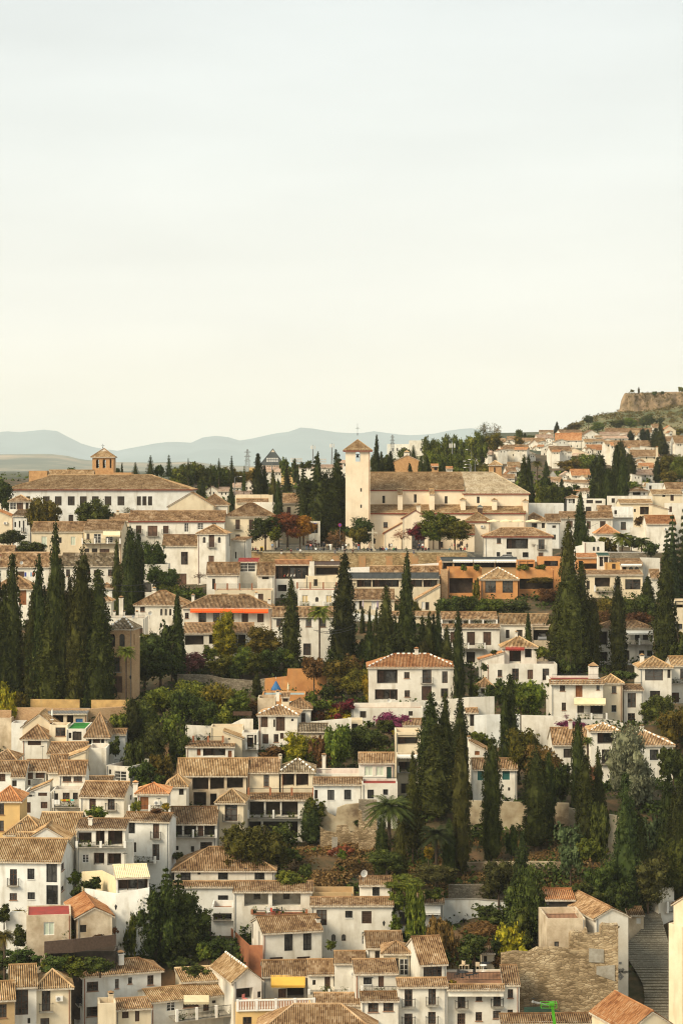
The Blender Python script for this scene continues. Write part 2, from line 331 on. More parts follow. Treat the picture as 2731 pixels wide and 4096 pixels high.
def slope(mb, A, B, C, D_, corr, over=0):
 """slope with eave A-B and top D_-C (D_ above A); C may equal D_"""
 U = (B - A); L = U.length
 if L < .3: return
 U.normalize(); mid = (C + D_) / 2; V = mid - A; V = V - U * V.dot(U); Hh = V.length
 if Hh < .1: return
 V.normalize(); Nn = U.cross(V)
 if Nn.z < 0: Nn = -Nn
 ud, uc = (D_ - A).dot(U), (C - A).dot(U)
 def vf(u):
  v = Hh
  if ud > .01 and u < ud: v = Hh * u / ud
  if uc < L - .01 and u > uc: v = min(v, Hh * (L - u) / (L - uc))
  lo = 0
  if ud < -.01 and u < 0: lo = Hh * (-u) / (-ud)
  if uc > L + .01 and u > L: lo = max(lo, Hh * (u - L) / (uc - L))
  return lo, max(lo, v)
 tiles(mb, A, U, V, Nn, min(0, ud), max(L, uc), vf, corr)
 slab(mb, [A, B, C, D_] if (C - D_).length > .05 else [A, B, C])
def ridge(mb, a, b, m=0, dashes=False):
 d = (b - a).length; n = max(1, int(d / .45))
 for i in range(n):
  p, q = a.lerp(b, i / n), a.lerp(b, (i + 1.08) / n)
  if dashes and i % 2: mb.bar(p + Vector((0, 0, .03)), q + Vector((0, 0, .05)), .15, 2, 6)
  else: mb.bar(p + Vector((0, 0, .02)), q + Vector((0, 0, .05)), .13, m, 6, .115)

FR = {'w': ('wood', 'glass'), 'd': ('wood', 'shut'), 's': ('wood', 'shut'), 'b': ('wood', 'glass'), 'f': ('wood', 'glass'), 'a': ('wood', 'glass'), 'G': ('G', 'G'), 'T': ('T', 'T'),
  'B': ('white', 'B'), 'P': ('white', 'Wp'), 'x': ('dark', 'dark'), 'l': ('wood', 'dark'), 'L': ('wood', 'dark'), 'n': ('warm', 'warm'), 'k': ('iron', 'glass'), 'K': ('iron', 'glass'), 'D': ('wood', 'shut'), 'W': ('white', 'glass'), 'A': ('wood', 'glass'), 'R': ('white', 'white'), 'v': ('dark', 'dark')}
def railing(name, a, b, h, parent, m='iron', step=.16, posts=False):
 mb = MB(); a, b = Vector(a), Vector(b); L = (b - a).length
 if L < .2: return
 up = Vector((0, 0, h)); mb.bar(a + up, b + up, .035); mb.bar(a + up * .08, b + up * .08, .025)
 n = min(70, max(2, int(L / step)))
 for i in range(n + 1): p = a.lerp(b, i / n); mb.bar(p, p + up, .016, n=3)
 return mb.build(name, M[m], parent)
def wallface(mb, U, L, H, org, nrm, rects, m=0):
 """wall face with real openings; rects (u0,v0,u1,v1,depth,arched); nrm points out of the building"""
 xs = sorted({0, L, *[r[0] for r in rects], *[r[2] for r in rects]}); zs = sorted({0, H, *[r[1] for r in rects], *[r[3] for r in rects]})
 xs = [x for x in xs if -1e-6 <= x <= L + 1e-6]; zs = [z for z in zs if -1e-6 <= z <= H + 1e-6]; Z = Vector((0, 0, 1))
 pt = lambda u, v, d=0: org + U * u + Z * v - nrm * d
 for i in range(len(xs) - 1):
  j = 0
  while j < len(zs) - 1:
   cx, cz = (xs[i] + xs[i+1]) / 2, (zs[j] + zs[j+1]) / 2
   if any(r[0] < cx < r[2] and r[1] < cz < r[3] for r in rects): j += 1; continue
   k = j
   while k + 1 < len(zs) - 1 and not any(r[0] < cx < r[2] and r[1] < (zs[k+1] + zs[k+2]) / 2 < r[3] for r in rects): k += 1
   mb.quad(pt(xs[i], zs[j]), pt(xs[i+1], zs[j]), pt(xs[i+1], zs[k+1]), pt(xs[i], zs[k+1]), m); j = k + 1
 for (a, b, c, d, dp, ar) in rects:
  mb.quad(pt(a, b), pt(a, d), pt(a, d, dp), pt(a, b, dp), m); mb.quad(pt(c, b), pt(c, b, dp), pt(c, d, dp), pt(c, d), m)
  mb.quad(pt(a, b), pt(a, b, dp), pt(c, b, dp), pt(c, b), m); mb.quad(pt(a, d), pt(c, d), pt(c, d, dp), pt(a, d, dp), m)
  if ar:
   r_ = (c - a) / 2; arc = [(a + r_ - r_ * math.cos(t * math.pi / 8), d - r_ + r_ * math.sin(t * math.pi / 8)) for t in range(9)]
   for q in range(4): mb.poly([pt(a, d, .01), pt(*arc[q], .01), pt(*arc[q+1], .01)], m); mb.poly([pt(c, d, .01), pt(*arc[8-q-1], .01), pt(*arc[8-q], .01)], m)
def opening(kind, U, org, nrm, r, par, far):
 a, b, c, d, dp, ar = r; Z = Vector((0, 0, 1)); w, h = c - a, d - b
 pt = lambda u, v, q=0: org + U * u + Z * v - nrm * q
 def boxm(mb, u0, v0, u1, v1, q0, q1, m=0):
  mb.add([pt(u0,v0,q0), pt(u1,v0,q0), pt(u1,v1,q0), pt(u0,v1,q0), pt(u0,v0,q1), pt(u1,v0,q1), pt(u1,v1,q1), pt(u0,v1,q1)],
    [(0,1,2,3),(4,7,6,5),(0,4,5,1),(1,5,6,2),(2,6,7,3),(3,7,4,0)], m)
 if kind == 'O': return
 if kind == 'p':
  mb = MB(); mb.quad(pt(a, b, dp), pt(c, b, dp), pt(c, d, dp), pt(a, d, dp)); o = mb.build('porch', M['conc'], par)
  g = MB(); u = a + w * .38; boxm(g, u, b + h * .3, u + .85, b + h * .8, dp - .07, dp - .02); g.build('window', M['glass'], o); return
 fm, pm = FR[kind]
 name = 'door' if kind in 'dDGnL' and h > 1.7 and b < 3.4 and kind != 'L' else ('loggia' if kind in 'lLv' and w > 1.6 else 'window')
 if kind == 'v':                                    # recess closed by a dark sheet, interior shade put in its colour
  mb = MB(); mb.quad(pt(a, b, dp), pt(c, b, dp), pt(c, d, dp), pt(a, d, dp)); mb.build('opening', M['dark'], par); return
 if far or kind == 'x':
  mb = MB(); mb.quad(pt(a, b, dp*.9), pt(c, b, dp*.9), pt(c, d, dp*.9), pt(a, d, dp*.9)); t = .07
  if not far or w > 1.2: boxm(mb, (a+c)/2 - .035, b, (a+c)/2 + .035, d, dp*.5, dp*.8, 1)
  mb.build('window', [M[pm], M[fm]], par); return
 if kind in 'lL':
  mb = MB(); n = max(1, int(round(w / 1.5)))
  mb.quad(pt(a, b, dp), pt(c, b, dp), pt(c, d, dp), pt(a, d, dp), 1)
  if kind == 'l':
   for i in range(n + 1): u = a + .05 + (w - .1) * i / n; boxm(mb, u - .05, b, u + .05, d, .12, .2)
   boxm(mb, a, d - .12, c, d, .1, .22)
  o = mb.build(name, [M[fm], M['dark']], par)
  g = MB(); boxm(g, a + w*.08, b, a + w*.08 + min(.9, w*.3), b + h*.86, dp - .06, dp - .02); g.build('door', M['shut'], o)
  if w > 2.2: g = MB(); boxm(g, a + w*.45, b, a + w*.92, b + h*.82, dp - .05, dp - .02); g.build('pane', M['glass'], o)
  if kind == 'L': railing('railing', pt(a, b, .05), pt(c, b, .05), min(.95, h * .5), o)
  return
 mb = MB(); t = min(.09, w * .12); q0, q1 = dp * .35, dp * .8
 if ar: t = .05
 boxm(mb, a, b, a + t, d, q0, q1); boxm(mb, c - t, b, c, d, q0, q1); boxm(mb, a + t, b, c - t, b + t, q0, q1); boxm(mb, a + t, d - t, c - t, d, q0, q1)
 if w > .6: boxm(mb, (a + c) / 2 - t/2, b + t, (a + c) / 2 + t/2, d - t, q0 + .01, q1 - .01)
 if kind in 'wfbWK' and h > .9:
  for k in range(1, 3 if kind != 'f' else 4): v = b + h * k / (3 if kind != 'f' else 4); boxm(mb, a + t, v - .025, c - t, v + .025, q0 + .02, q1 - .02)
 if kind == 'f':
  for k in (1, 3): u = a + w * k / 4; boxm(mb, u - .03, b + t, u + .03, d - t, q0 + .015, q1 - .015)
 if kind in 'sTG':                                  # louvred shutters
  for k in range(1, int(h / .22)): boxm(mb, a + t, b + k * .22, c - t, b + k * .22 + .05, q0 + .03, q1 - .02)
 fo = mb.build(name, M[fm], par)
 if kind in 'wsdbD' and int(c * 13) % 3: boxm(mb, a - .14, d, c + .14, d + .13, -.04, .1)
 p = MB(); p.quad(pt(a, b, dp*.7), pt(c, b, dp*.7), pt(c, d, dp*.7), pt(a, d, dp*.7)); p.build('pane' if pm == 'glass' else 'panel', M[pm], fo)
 if kind in 'wk' and h < 2:
  g = MB(); boxm(g, a - .08, b - .08, c + .08, b, -.10, .02); g.build('sill', M['cotta' if kind == 'w' else 'white'], fo)
 if kind in 'kK':
  g = MB(); n = max(2, int(w / .16))
  for i in range(n + 1): u = a + w * i / n; g.bar(pt(u, b, -.05), pt(u, d, -.05), .016, n=3)
  g.bar(pt(a, b + .1, -.05), pt(c, b + .1, -.05), .02, n=3); g.bar(pt(a, d - .1, -.05), pt(c, d - .1, -.05), .02, n=3); g.build('grille', M['iron'], fo)
 if kind in 'bD':
  o = MB(); boxm(o, a - .3, b - .12, c + .3, b, -.55, .0); bo = o.build('balcony', M['conc'], par)
  rl = MB(); up = Z * .95
  for (s, e_) in ((pt(a-.28, b, -.5), pt(c+.28, b, -.5)), (pt(a-.28, b, -.5), pt(a-.28, b, 0)), (pt(c+.28, b, -.5), pt(c+.28, b, 0))):
   n = max(1, int((e_ - s).length / .15)); rl.bar(s + up, e_ + up, .03)
   for i in range(n + 1): pp = s.lerp(e_, i / n); rl.bar(pp, pp + up, .015, n=3)
  rl.build('railing', M['iron'], bo)

def H(label, x0, x1, ye, yb, yr=None, roof='gx', rot=0, D=None, dep=None, wall='w', tile='r', wins='', over=.35, group=None, name='house',
  chim='', eave='eave', inset=None, dash=False, side=None, cat='house', down=7.0, rails='', awn='', floor='cotta', pitch=.36, parap=.8, hipr=0):
 x0, x1, ye, yb = sx(x0), sx(x1), sy(ye), sy(yb)
 yr = sy(yr) if yr is not None else None
 th = R(rot); eX, eY = math.cos(th), math.sin(th)
 xa = x0 if rot >= 0 else x1
 if D is None: D = Dg(xa, yb)
 ua, X0 = (xa - CX) / F, (xa - CX) / F * D
 ub = ((x1 if rot >= 0 else x0) - CX) / F
 Lw = abs((ub * D - X0) / (eX - ub * eY))
 if rot >= 0: L0 = Vector((X0, D, 0))
 else: L0 = Vector((X0, D, 0)) - Vector((eX, eY, 0)) * Lw
 Ze = CZ + (HY - ye) / F * D; Zg = CZ + (HY - yb) / F * D
 U = Vector((eX, eY, 0)); Nn = Vector((eY, -eX, 0)); B = -Nn           # Nn out towards the camera, B into the depth
 rise = None; far = D > 590
 corr = .042 if D < 400 else (.048 if D < 560 else 0)
 if roof in ('gx', 'hip', 'shed'):
  s_ = (HY - yr) / F; half = ((D * s_ + CZ) - Ze) / (pitch - s_) if yr is not None else 3
  half = min(max(half, 1.2), 8.5)
  if dep: half = dep if roof == 'shed' else dep / 2
  rise = CZ + s_ * (D + half) - Ze; rise = min(max(rise, half * .12), half * .75)
  dep = half if roof == 'shed' else 2 * half
 elif roof == 'gy':
  rise = CZ + (HY - yr) / F * D - Ze; dep = dep or 8
 elif roof in ('sl', 'sr'):
  rise = CZ + (HY - yr) / F * D - Ze; dep = dep or 7
 else: dep = dep or 7; rise = 0
 Zb = Zg - down; Hh = Ze - Zb; org = Vector((0, 0, 0))
 root = empty(name, (L0.x + eX * Lw / 2 + B.x * dep / 2, L0.y + eY * Lw / 2 + B.y * dep / 2, Zg), th, label, cat, group)
 # local frame: x along facade centred, y depth centred (front = -dep/2), z from ground line
 hx, hy = Lw / 2, dep / 2; zt = Ze - Zg; zb = -down; V3 = Vector
 Minv = Matrix.Translation(root.location) @ Matrix.Rotation(th, 4, 'Z'); Minv.invert()
 wl = MB(); faces = {'F': (V3((1,0,0)), Lw, V3((-hx,-hy,zb)), V3((0,-1,0))), 'R': (V3((0,1,0)), dep, V3((hx,-hy,zb)), V3((1,0,0))),
      'L': (V3((0,-1,0)), dep, V3((-hx,hy,zb)), V3((-1,0,0))), 'B': (V3((-1,0,0)), Lw, V3((hx,hy,zb)), V3((0,1,0)))}
 RC = {k: [] for k in 'FRLB'}
 camL = Minv @ V3((0, 0, CZ))
 for w in [q for q in wins.replace('\n', ' ').split(';') if q.strip()]:
  q = w.split(); fc = 'F'
  if q[0] in ('R', 'L'): fc = q.pop(0)
  wx, wy, ww, wh = map(float, q[:4]); kd = q[4] if len(q) > 4 else 'w'
  fU, fL, fo, fn = faces[fc]; pl = []
  for (ax, ay) in ((wx, wy + wh), (wx + ww, wy)):
   p = Minv @ P(sx(ax), sy(ay), 100.0); d = p - camL; t = (fo - camL).dot(fn) / d.dot(fn); h = camL + d * t
   pl.append(((h - fo).dot(fU), (h - fo).z))
  (a, b), (c, d) = pl
  if a > c: a, c = c, a
  a = max(a, .06); c = min(c, fL - .06); b = max(b, .05); d = min(d, Hh - .08)
  if c - a < .15 or d - b < .15: continue
  if any(a < r[0][2] + .02 and c > r[0][0] - .02 and b < r[0][3] + .02 and d > r[0][1] - .02 for r in RC[fc]): continue
  dp = min(dep * .5, 1.4) if kd in 'lLv' else .2
  if far: dp = .25
  if kd == 'O': dp = .35; RC['B'].append(((Lw - c, b, Lw - a, d, dp, True), 'O'))
  if kd == 'p': dp = min(dep * .6, 1.8)
  RC[fc].append(((a, b, c, d, dp, kd in 'aAO'), kd))
 for k, (fU, fL, fo, fn) in faces.items(): wallface(wl, fU, fL, Hh, fo, fn, [r[0] for r in RC[k]])
 if roof in ('gx',):
  for sgn in (-1, 1): wl.poly([V3((sgn*hx, -hy, zt)), V3((sgn*hx, hy, zt)), V3((sgn*hx, 0, zt + rise - .06))])
 elif roof == 'gy':
  for sgn in (-1, 1): wl.poly([V3((-hx, sgn*hy, zt)), V3((hx, sgn*hy, zt)), V3((0, sgn*hy, zt + rise - .06))])
 elif roof == 'shed':
  for sgn in (-1, 1): wl.poly([V3((sgn*hx, -hy, zt)), V3((sgn*hx, hy, zt)), V3((sgn*hx, hy, zt + rise - .06))])
  wl.quad(V3((-hx, hy, zt)), V3((hx, hy, zt)), V3((hx, hy, zt+rise-.06)), V3((-hx, hy, zt+rise-.06)))
 elif roof in ('sl', 'sr'):                         # single pitch along the facade: sl = high on the left
  k = -1 if roof == 'sl' else 1
  for sgn in (-1, 1): wl.poly([V3((-hx, sgn*hy, zt)), V3((hx, sgn*hy, zt)), V3((k*hx, sgn*hy, zt + rise - .06))])
  wl.quad(V3((k*hx, -hy, zt)), V3((k*hx, hy, zt)), V3((k*hx, hy, zt+rise-.06)), V3((k*hx, -hy, zt+rise-.06)))
 elif roof == 'flat':
  wl.quad(V3((-hx,-hy,zt)), V3((-hx+.22,-hy,zt)), V3((-hx+.22,hy,zt)), V3((-hx,hy,zt)))
  t = .22; pz = zt - parap
  wl.quad(V3((hx-t,-hy,zt)), V3((hx,-hy,zt)), V3((hx,hy,zt)), V3((hx-t,hy,zt))); wl.quad(V3((-hx+t,-hy,zt)), V3((hx-t,-hy,zt)), V3((hx-t,-hy+t,zt)), V3((-hx+t,-hy+t,zt))); wl.quad(V3((-hx+t,hy-t,zt)), V3((hx-t,hy-t,zt)), V3((hx-t,hy,zt)), V3((-hx+t,hy,zt)))
  i = [V3((-hx+t,-hy+t,0)), V3((hx-t,-hy+t,0)), V3((hx-t,hy-t,0)), V3((-hx+t,hy-t,0))]
  for a_, b_ in zip(i, i[1:] + i[:1]): wl.quad(V3((a_.x,a_.y,pz)), V3((b_.x,b_.y,pz)), V3((b_.x,b_.y,zt)), V3((a_.x,a_.y,zt)))
  fl = MB(); fl.quad(*[V3((q.x, q.y, pz)) for q in i]); fl.build('terrace_floor', M[floor], root)
 wl.build('wall', M[wall], root)
 for k, (fU, fL, fo, fn) in faces.items():
  for r, kd in RC[k]: opening(kd, fU, fo, fn, r, root, far)
 # roof
 rf = MB(); o = over; tz = zt + rise; sl_ = rise / (hx if roof in ('gy',) else hy if roof in ('gx','hip') else 2*hy if roof == 'shed' else 2*hx) if rise else 0; lo = sl_ * o
 if roof == 'gx':
  rt, lf = hx + o*.4, -hx - o*.4
  slope(rf, V3((lf,-hy-o,zt-lo)), V3((rt,-hy-o,zt-lo)), V3((rt,0,tz)), V3((lf,0,tz)), corr)
  slope(rf, V3((rt,hy+o,zt-lo)), V3((lf,hy+o,zt-lo)), V3((lf,0,tz)), V3((rt,0,tz)), 0)
  ridge(rf, V3((lf,0,tz)), V3((rt,0,tz)), dashes=dash)
 elif roof == 'hip':
  i = min(hx, hy if inset is None else inset); iL = 0 if hipr else i
  a, b, c, d = V3((-hx-o,-hy-o,zt-lo)), V3((hx+o,-hy-o,zt-lo)), V3((hx+o,hy+o,zt-lo)), V3((-hx-o,hy+o,zt-lo)); e1, e2 = V3((-hx+iL,0,tz)), V3((hx-i,0,tz))
  slope(rf, a, b, e2, e1, corr); slope(rf, c, d, e1, e2, 0); slope(rf, b, c, e2, e2, corr)
  if iL: slope(rf, d, a, e1, e1, corr)
  else: wl2 = MB(); wl2.poly([V3((-hx,-hy,zt)), V3((-hx,hy,zt)), V3((-hx,0,tz-.06))]); wl2.build('gable', M[wall], root)
  for p, q in (((a, e1), (b, e2)) if iL else ((b, e2),)): ridge(rf, p, q, dashes=dash)
  if (e2 - e1).length > .3: ridge(rf, e1, e2, dashes=dash)
 elif roof == 'gy':
  slope(rf, V3((-hx-o,hy+o*.4,zt-lo)), V3((-hx-o,-hy-o*.4,zt-lo)), V3((0,-hy-o*.4,tz)), V3((0,hy+o*.4,tz)), corr)
  slope(rf, V3((hx+o,-hy-o*.4,zt-lo)), V3((hx+o,hy+o*.4,zt-lo)), V3((0,hy+o*.4,tz)), V3((0,-hy-o*.4,tz)), corr)
  ridge(rf, V3((0,-hy-o*.4,tz)), V3((0,hy,tz)), dashes=dash)
 elif roof == 'shed':
  slope(rf, V3((-hx-o*.4,-hy-o,zt-lo)), V3((hx+o*.4,-hy-o,zt-lo)), V3((hx+o*.4,hy+.1,tz)), V3((-hx-o*.4,hy+.1,tz)), corr)
  ridge(rf, V3((-hx-o*.4,hy+.1,tz)), V3((hx+o*.4,hy+.1,tz)), dashes=dash)
 elif roof in ('sl', 'sr'):
  k = -1 if roof == 'sl' else 1
  A, Bp = V3((-k*(hx+o), k*(hy+.15), zt-lo)), V3((-k*(hx+o), -k*(hy+.15), zt-lo))
  slope(rf, Bp, A, V3((k*(hx+.1), k*(hy+.15), tz)), V3((k*(hx+.1), -k*(hy+.15), tz)), corr)
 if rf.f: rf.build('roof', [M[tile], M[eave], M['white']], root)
 if 200 < D < 520 and down > 1 and Lw > 3:
  dp_ = MB(); sgx = 1 if int(x0) % 2 else -1; xx = sgx * (hx - .22); dp_.bar((xx, -hy - .06, zb), (xx, -hy - .06, zt - .15), .05, 0, 6); dp_.build('drainpipe', M['grey' if int(x1) % 3 else 'terr'], root)
  if int(x1) % 3 == 0 and not any(r[0][0] < Lw * .66 + .5 and r[0][2] > Lw * .66 - .5 and r[0][3] > Hh - 2.2 for r in RC['F']):
   ac = MB(); u_ = -hx + Lw * .66; ac.box(u_ - .42, -hy - .36, zt - 1.7, u_ + .42, -hy - .01, zt - 1.1); ao_ = ac.build('air_conditioner', M['white'], root); ac = MB(); ac.lathe((0, 0, 0), [(.22, 0), (.22, .03)], 12); f_ = ac.build('fan_grille', M['grey'], ao_); f_.rotation_euler = (R(90), 0, 0); f_.location = (u_ - .1, -hy - .36, zt - 1.4)
  if rise and int(x0 + x1) % 3 == 0:
   an = MB(); ax_ = hx * .4 * sgx; an.bar((ax_, 0, tz_ := zt + rise - .2), (ax_, 0, tz_ + 2.3), .025, 0, 4)
   for k_ in range(5): an.bar((ax_ - .35 + .05 * k_, .12 * k_ - .3, tz_ + 2.2), (ax_ + .35 - .05 * k_, .12 * k_ - .3, tz_ + 2.2), .012, 0, 3)
   an.bar((ax_, -.35, tz_ + 2.2), (ax_, .3, tz_ + 2.2), .015, 0, 3); an.build('tv_antenna', M['iron'], root)
 for w in [q for q in chim.split(';') if q.strip()]:
  q = [float(z) for z in w.split()]; Dc = D + dep * (.5 if roof in ('gx','hip') else .35)
  p0 = Minv @ P(sx(q[0]), sy(q[1]), Dc); p1 = Minv @ P(sx(q[0] + q[2]), sy(q[1] + q[3]), Dc); w_ = max(.35, p1.x - p0.x) / 2; cx, cy = (p0.x + p1.x) / 2, (p0.y + p1.y) / 2
  cm = MB(); zl = min(p1.z - .6, tz - .3); cm.box(cx-w_, cy-w_, zl, cx+w_, cy+w_, p0.z - .25); cm.box(cx-w_-.08, cy-w_-.08, p0.z-.25, cx+w_+.08, cy+w_+.08, p0.z-.15)
  cm.box(cx-w_*.7, cy-w_*.7, p0.z-.15, cx+w_*.7, cy+w_*.7, p0.z+.05, 1); t = p0.z + .05
  for (ax, ay) in ((-1,-1),(1,-1),(1,1),(-1,1)):
   bx, by = {(-1,-1):(1,-1),(1,-1):(1,1),(1,1):(-1,1),(-1,1):(-1,-1)}[(ax,ay)]
   cm.poly([V3((cx+ax*(w_+.1), cy+ay*(w_+.1), t)), V3((cx+bx*(w_+.1), cy+by*(w_+.1), t)), V3((cx, cy, t + w_*.8))], 2)
  cm.build('chimney', [M[wall if wall in 'wvch' else 'w'], M['dark'], M[tile]], root)
 # railings on parapets: "x0 x1 ytop h" at the facade plane; awnings: "x0 y0 x1 y1 colour"
 for w in [q for q in rails.split(';') if q.strip()]:
  q = w.split(); v = [float(z) for z in q[:4]]; out = float(q[4]) if len(q) > 4 else .05; mk = q[5] if len(q) > 5 else 'iron'
  pa = Minv @ P(sx(v[0]), sy(v[2] + v[3]), 100.); pb = Minv @ P(sx(v[1]), sy(v[2] + v[3]), 100.); pc = Minv @ P(sx(v[0]), sy(v[2]), 100.)
  def on(p, o_=out):
   d = p - camL; t = (-hy - o_ - camL.y) / d.y; return camL + d * t
  a, b, c = on(pa), on(pb), on(pc); hgt = max(.4, c.z - a.z)
  sb = MB(); sb.box(a.x, -hy-out-.06, a.z-.14, b.x, -hy-.005, a.z-.01)
  so_ = sb.build('balcony', M['conc' if mk != 'terr' else 'terr'], root) if out > .3 else root
  if mk == 'balus':
   g = MB(); g.box(a.x, -hy-out-.12, a.z+hgt-.14, b.x, -hy-out+.12, a.z+hgt); g.box(a.x, -hy-out-.12, a.z, b.x, -hy-out+.12, a.z+.14); n = max(2, int((b.x-a.x) / .32))
   for i in range(n + 1): g.lathe((a.x + .06 + (b.x-a.x-.12)*i/n, -hy-out, a.z+.14), [(.04,0),(.09,.18),(.045,.45),(.07,hgt-.30)], 6)
   for i in range(5): u = a.x + (b.x-a.x)*i/4; g.box(u-.16, -hy-out-.16, a.z, u+.16, -hy-out+.16, a.z+hgt+.06)
   g.build('balustrade', M['white'], so_)
  else:
   railing('railing', (a.x, -hy-out, a.z), (b.x, -hy-out, a.z), hgt, so_)
   n = max(1, int(round((b.x - a.x) / 3)))
   if out > .3 and b.x - a.x > 1.5:
    g = MB(); rg = random.Random(int(x0))
    for _ in range(int((b.x - a.x) * 1.3)):
     u = rg.uniform(a.x, b.x)
     if rg.random() < .6: g.lathe((u, -hy - out + .25, a.z), [(.12, 0), (.16, .28)], 6)
     for _ in range(26): leafquad(g, V3((u + rg.gauss(0, .2), -hy - out + .22 + rg.gauss(0, .1), a.z + .5 + rg.gauss(0, .2))), rg.uniform(.1, .25), rg)
    g.build('potted_plants', M['gr'], so_)
   if out > .3 or mk != 'iron':
    g = MB()
    for i in range(n + 1): u = a.x + (b.x-a.x)*i/n; g.box(u-.15, -hy-out-.12, a.z-.1, u+.15, -hy-out+.18, a.z+hgt+.12)
    g.build('railing_post', M['terr' if mk == 'terr' else 'white'], so_)
 for w in [q for q in awn.split(';') if q.strip()]:
  q = w.split(); v = [float(z) for z in q[:4]]
  pa, pb = Minv @ P(sx(v[0]), sy(v[1]), 100.), Minv @ P(sx(v[2]), sy(v[1]), 100.); od = float(q[5]) if len(q) > 5 else 1.6
  pc, pd = Minv @ P(sx(v[0]), sy(v[3]), 100.), Minv @ P(sx(v[2]), sy(v[3]), 100.)
  def on2(p, o_):
   d = p - camL; t = (-hy - o_ - camL.y) / d.y; return camL + d * t
  a, b, c, d = on2(pa, .05), on2(pb, .05), on2(pc, od), on2(pd, od); g = MB(); n = 8
  g.add([a, b, d, c], [(0,1,2,3)]); z_ = V3((0, 0, -.05)); g.add([a+z_, b+z_, d+z_, c+z_], [(3,2,1,0)])
  g.bar(c, d, .05); vv = []
  for i in range(n*2 + 1): p = c.lerp(d, i / (n*2)); vv += [p, p - V3((0, 0, .22 + .05 * (i % 2)))]
  g.add(vv, [(2*i, 2*i+1, 2*i+3, 2*i+2) for i in range(n*2)]); ao = g.build('awning', M[q[4]], root)
  g = MB(); g.bar(a - V3((0,0,.6)), c, .02, n=3); g.bar(b - V3((0,0,.6)), d, .02, n=3); g.build('awning_arm', M['iron'], ao)
 LAST[0] = root
 if D < 545 and down > 1: g0 = ground(root.location.x, D); DIG.append((root.location.x, D, Lw / 2, dep, Zg - .3)) if g0 > Zg - .2 else None
 return root

LAST = [0]
def FW(label, pts, mat_='w', thick=.35, name='wall', cat='wall', group=None, cap=None, D=None, down=6):
 """free-standing or retaining wall through (x, ytop, ybase[, D]) photo points"""
 q = []
 for p in pts:
  x, yt, yb = sx(p[0]), sy(p[1]), sy(p[2]); d = (p[3] if len(p) > 3 else None) or D or Dg(x, yb)
  t = P(x, yt, d); q.append((V3_(t.x, t.y, 0), t.z, CZ + (HY - yb) / F * d))
 c = sum((a[0] for a in q), Vector()) / len(q); zc = q[0][2]
 root = empty(name, (c.x, c.y, zc), 0, label, cat, group) if cap else None
 off = Vector((c.x, c.y, zc)); mb, cb = MB(), MB(); b3 = Vector((0, thick, 0))
 for (a, za, ga), (b, zb_, gb) in zip(q, q[1:]):
  A, Bq = a - Vector((c.x, c.y, 0)), b - Vector((c.x, c.y, 0)); z = lambda v, k: Vector((v.x, v.y, k - zc))
  lo1, lo2 = min(ga, za) - down, min(gb, zb_) - down
  mb.add([z(A, lo1), z(Bq, lo2), z(Bq, zb_), z(A, za), z(A+b3, lo1), z(Bq+b3, lo2), z(Bq+b3, zb_), z(A+b3, za)], [(0,1,2,3),(4,7,6,5),(3,2,6,7),(0,3,7,4),(1,5,6,2)])
  if cap:
   o1, t_ = Vector((0, -.08, 0)), .1
   cb.add([z(A+o1, za+.002), z(Bq+o1, zb_+.002), z(Bq+o1, zb_+t_), z(A+o1, za+t_), z(A+b3-o1, za+.002), z(Bq+b3-o1, zb_+.002), z(Bq+b3-o1, zb_+t_), z(A+b3-o1, za+t_)], [(0,1,2,3),(4,7,6,5),(3,2,6,7),(0,3,7,4),(1,5,6,2),(0,4,5,1)])
 if cap:
  mb.build('masonry', M[mat_], root); cb.build('coping', M[cap], root); return root
 o = mb.build(name, M[mat_]); o.location = off; return tag(o, label, cat, group)
def V3_(x, y, z): return Vector((x, y, z))

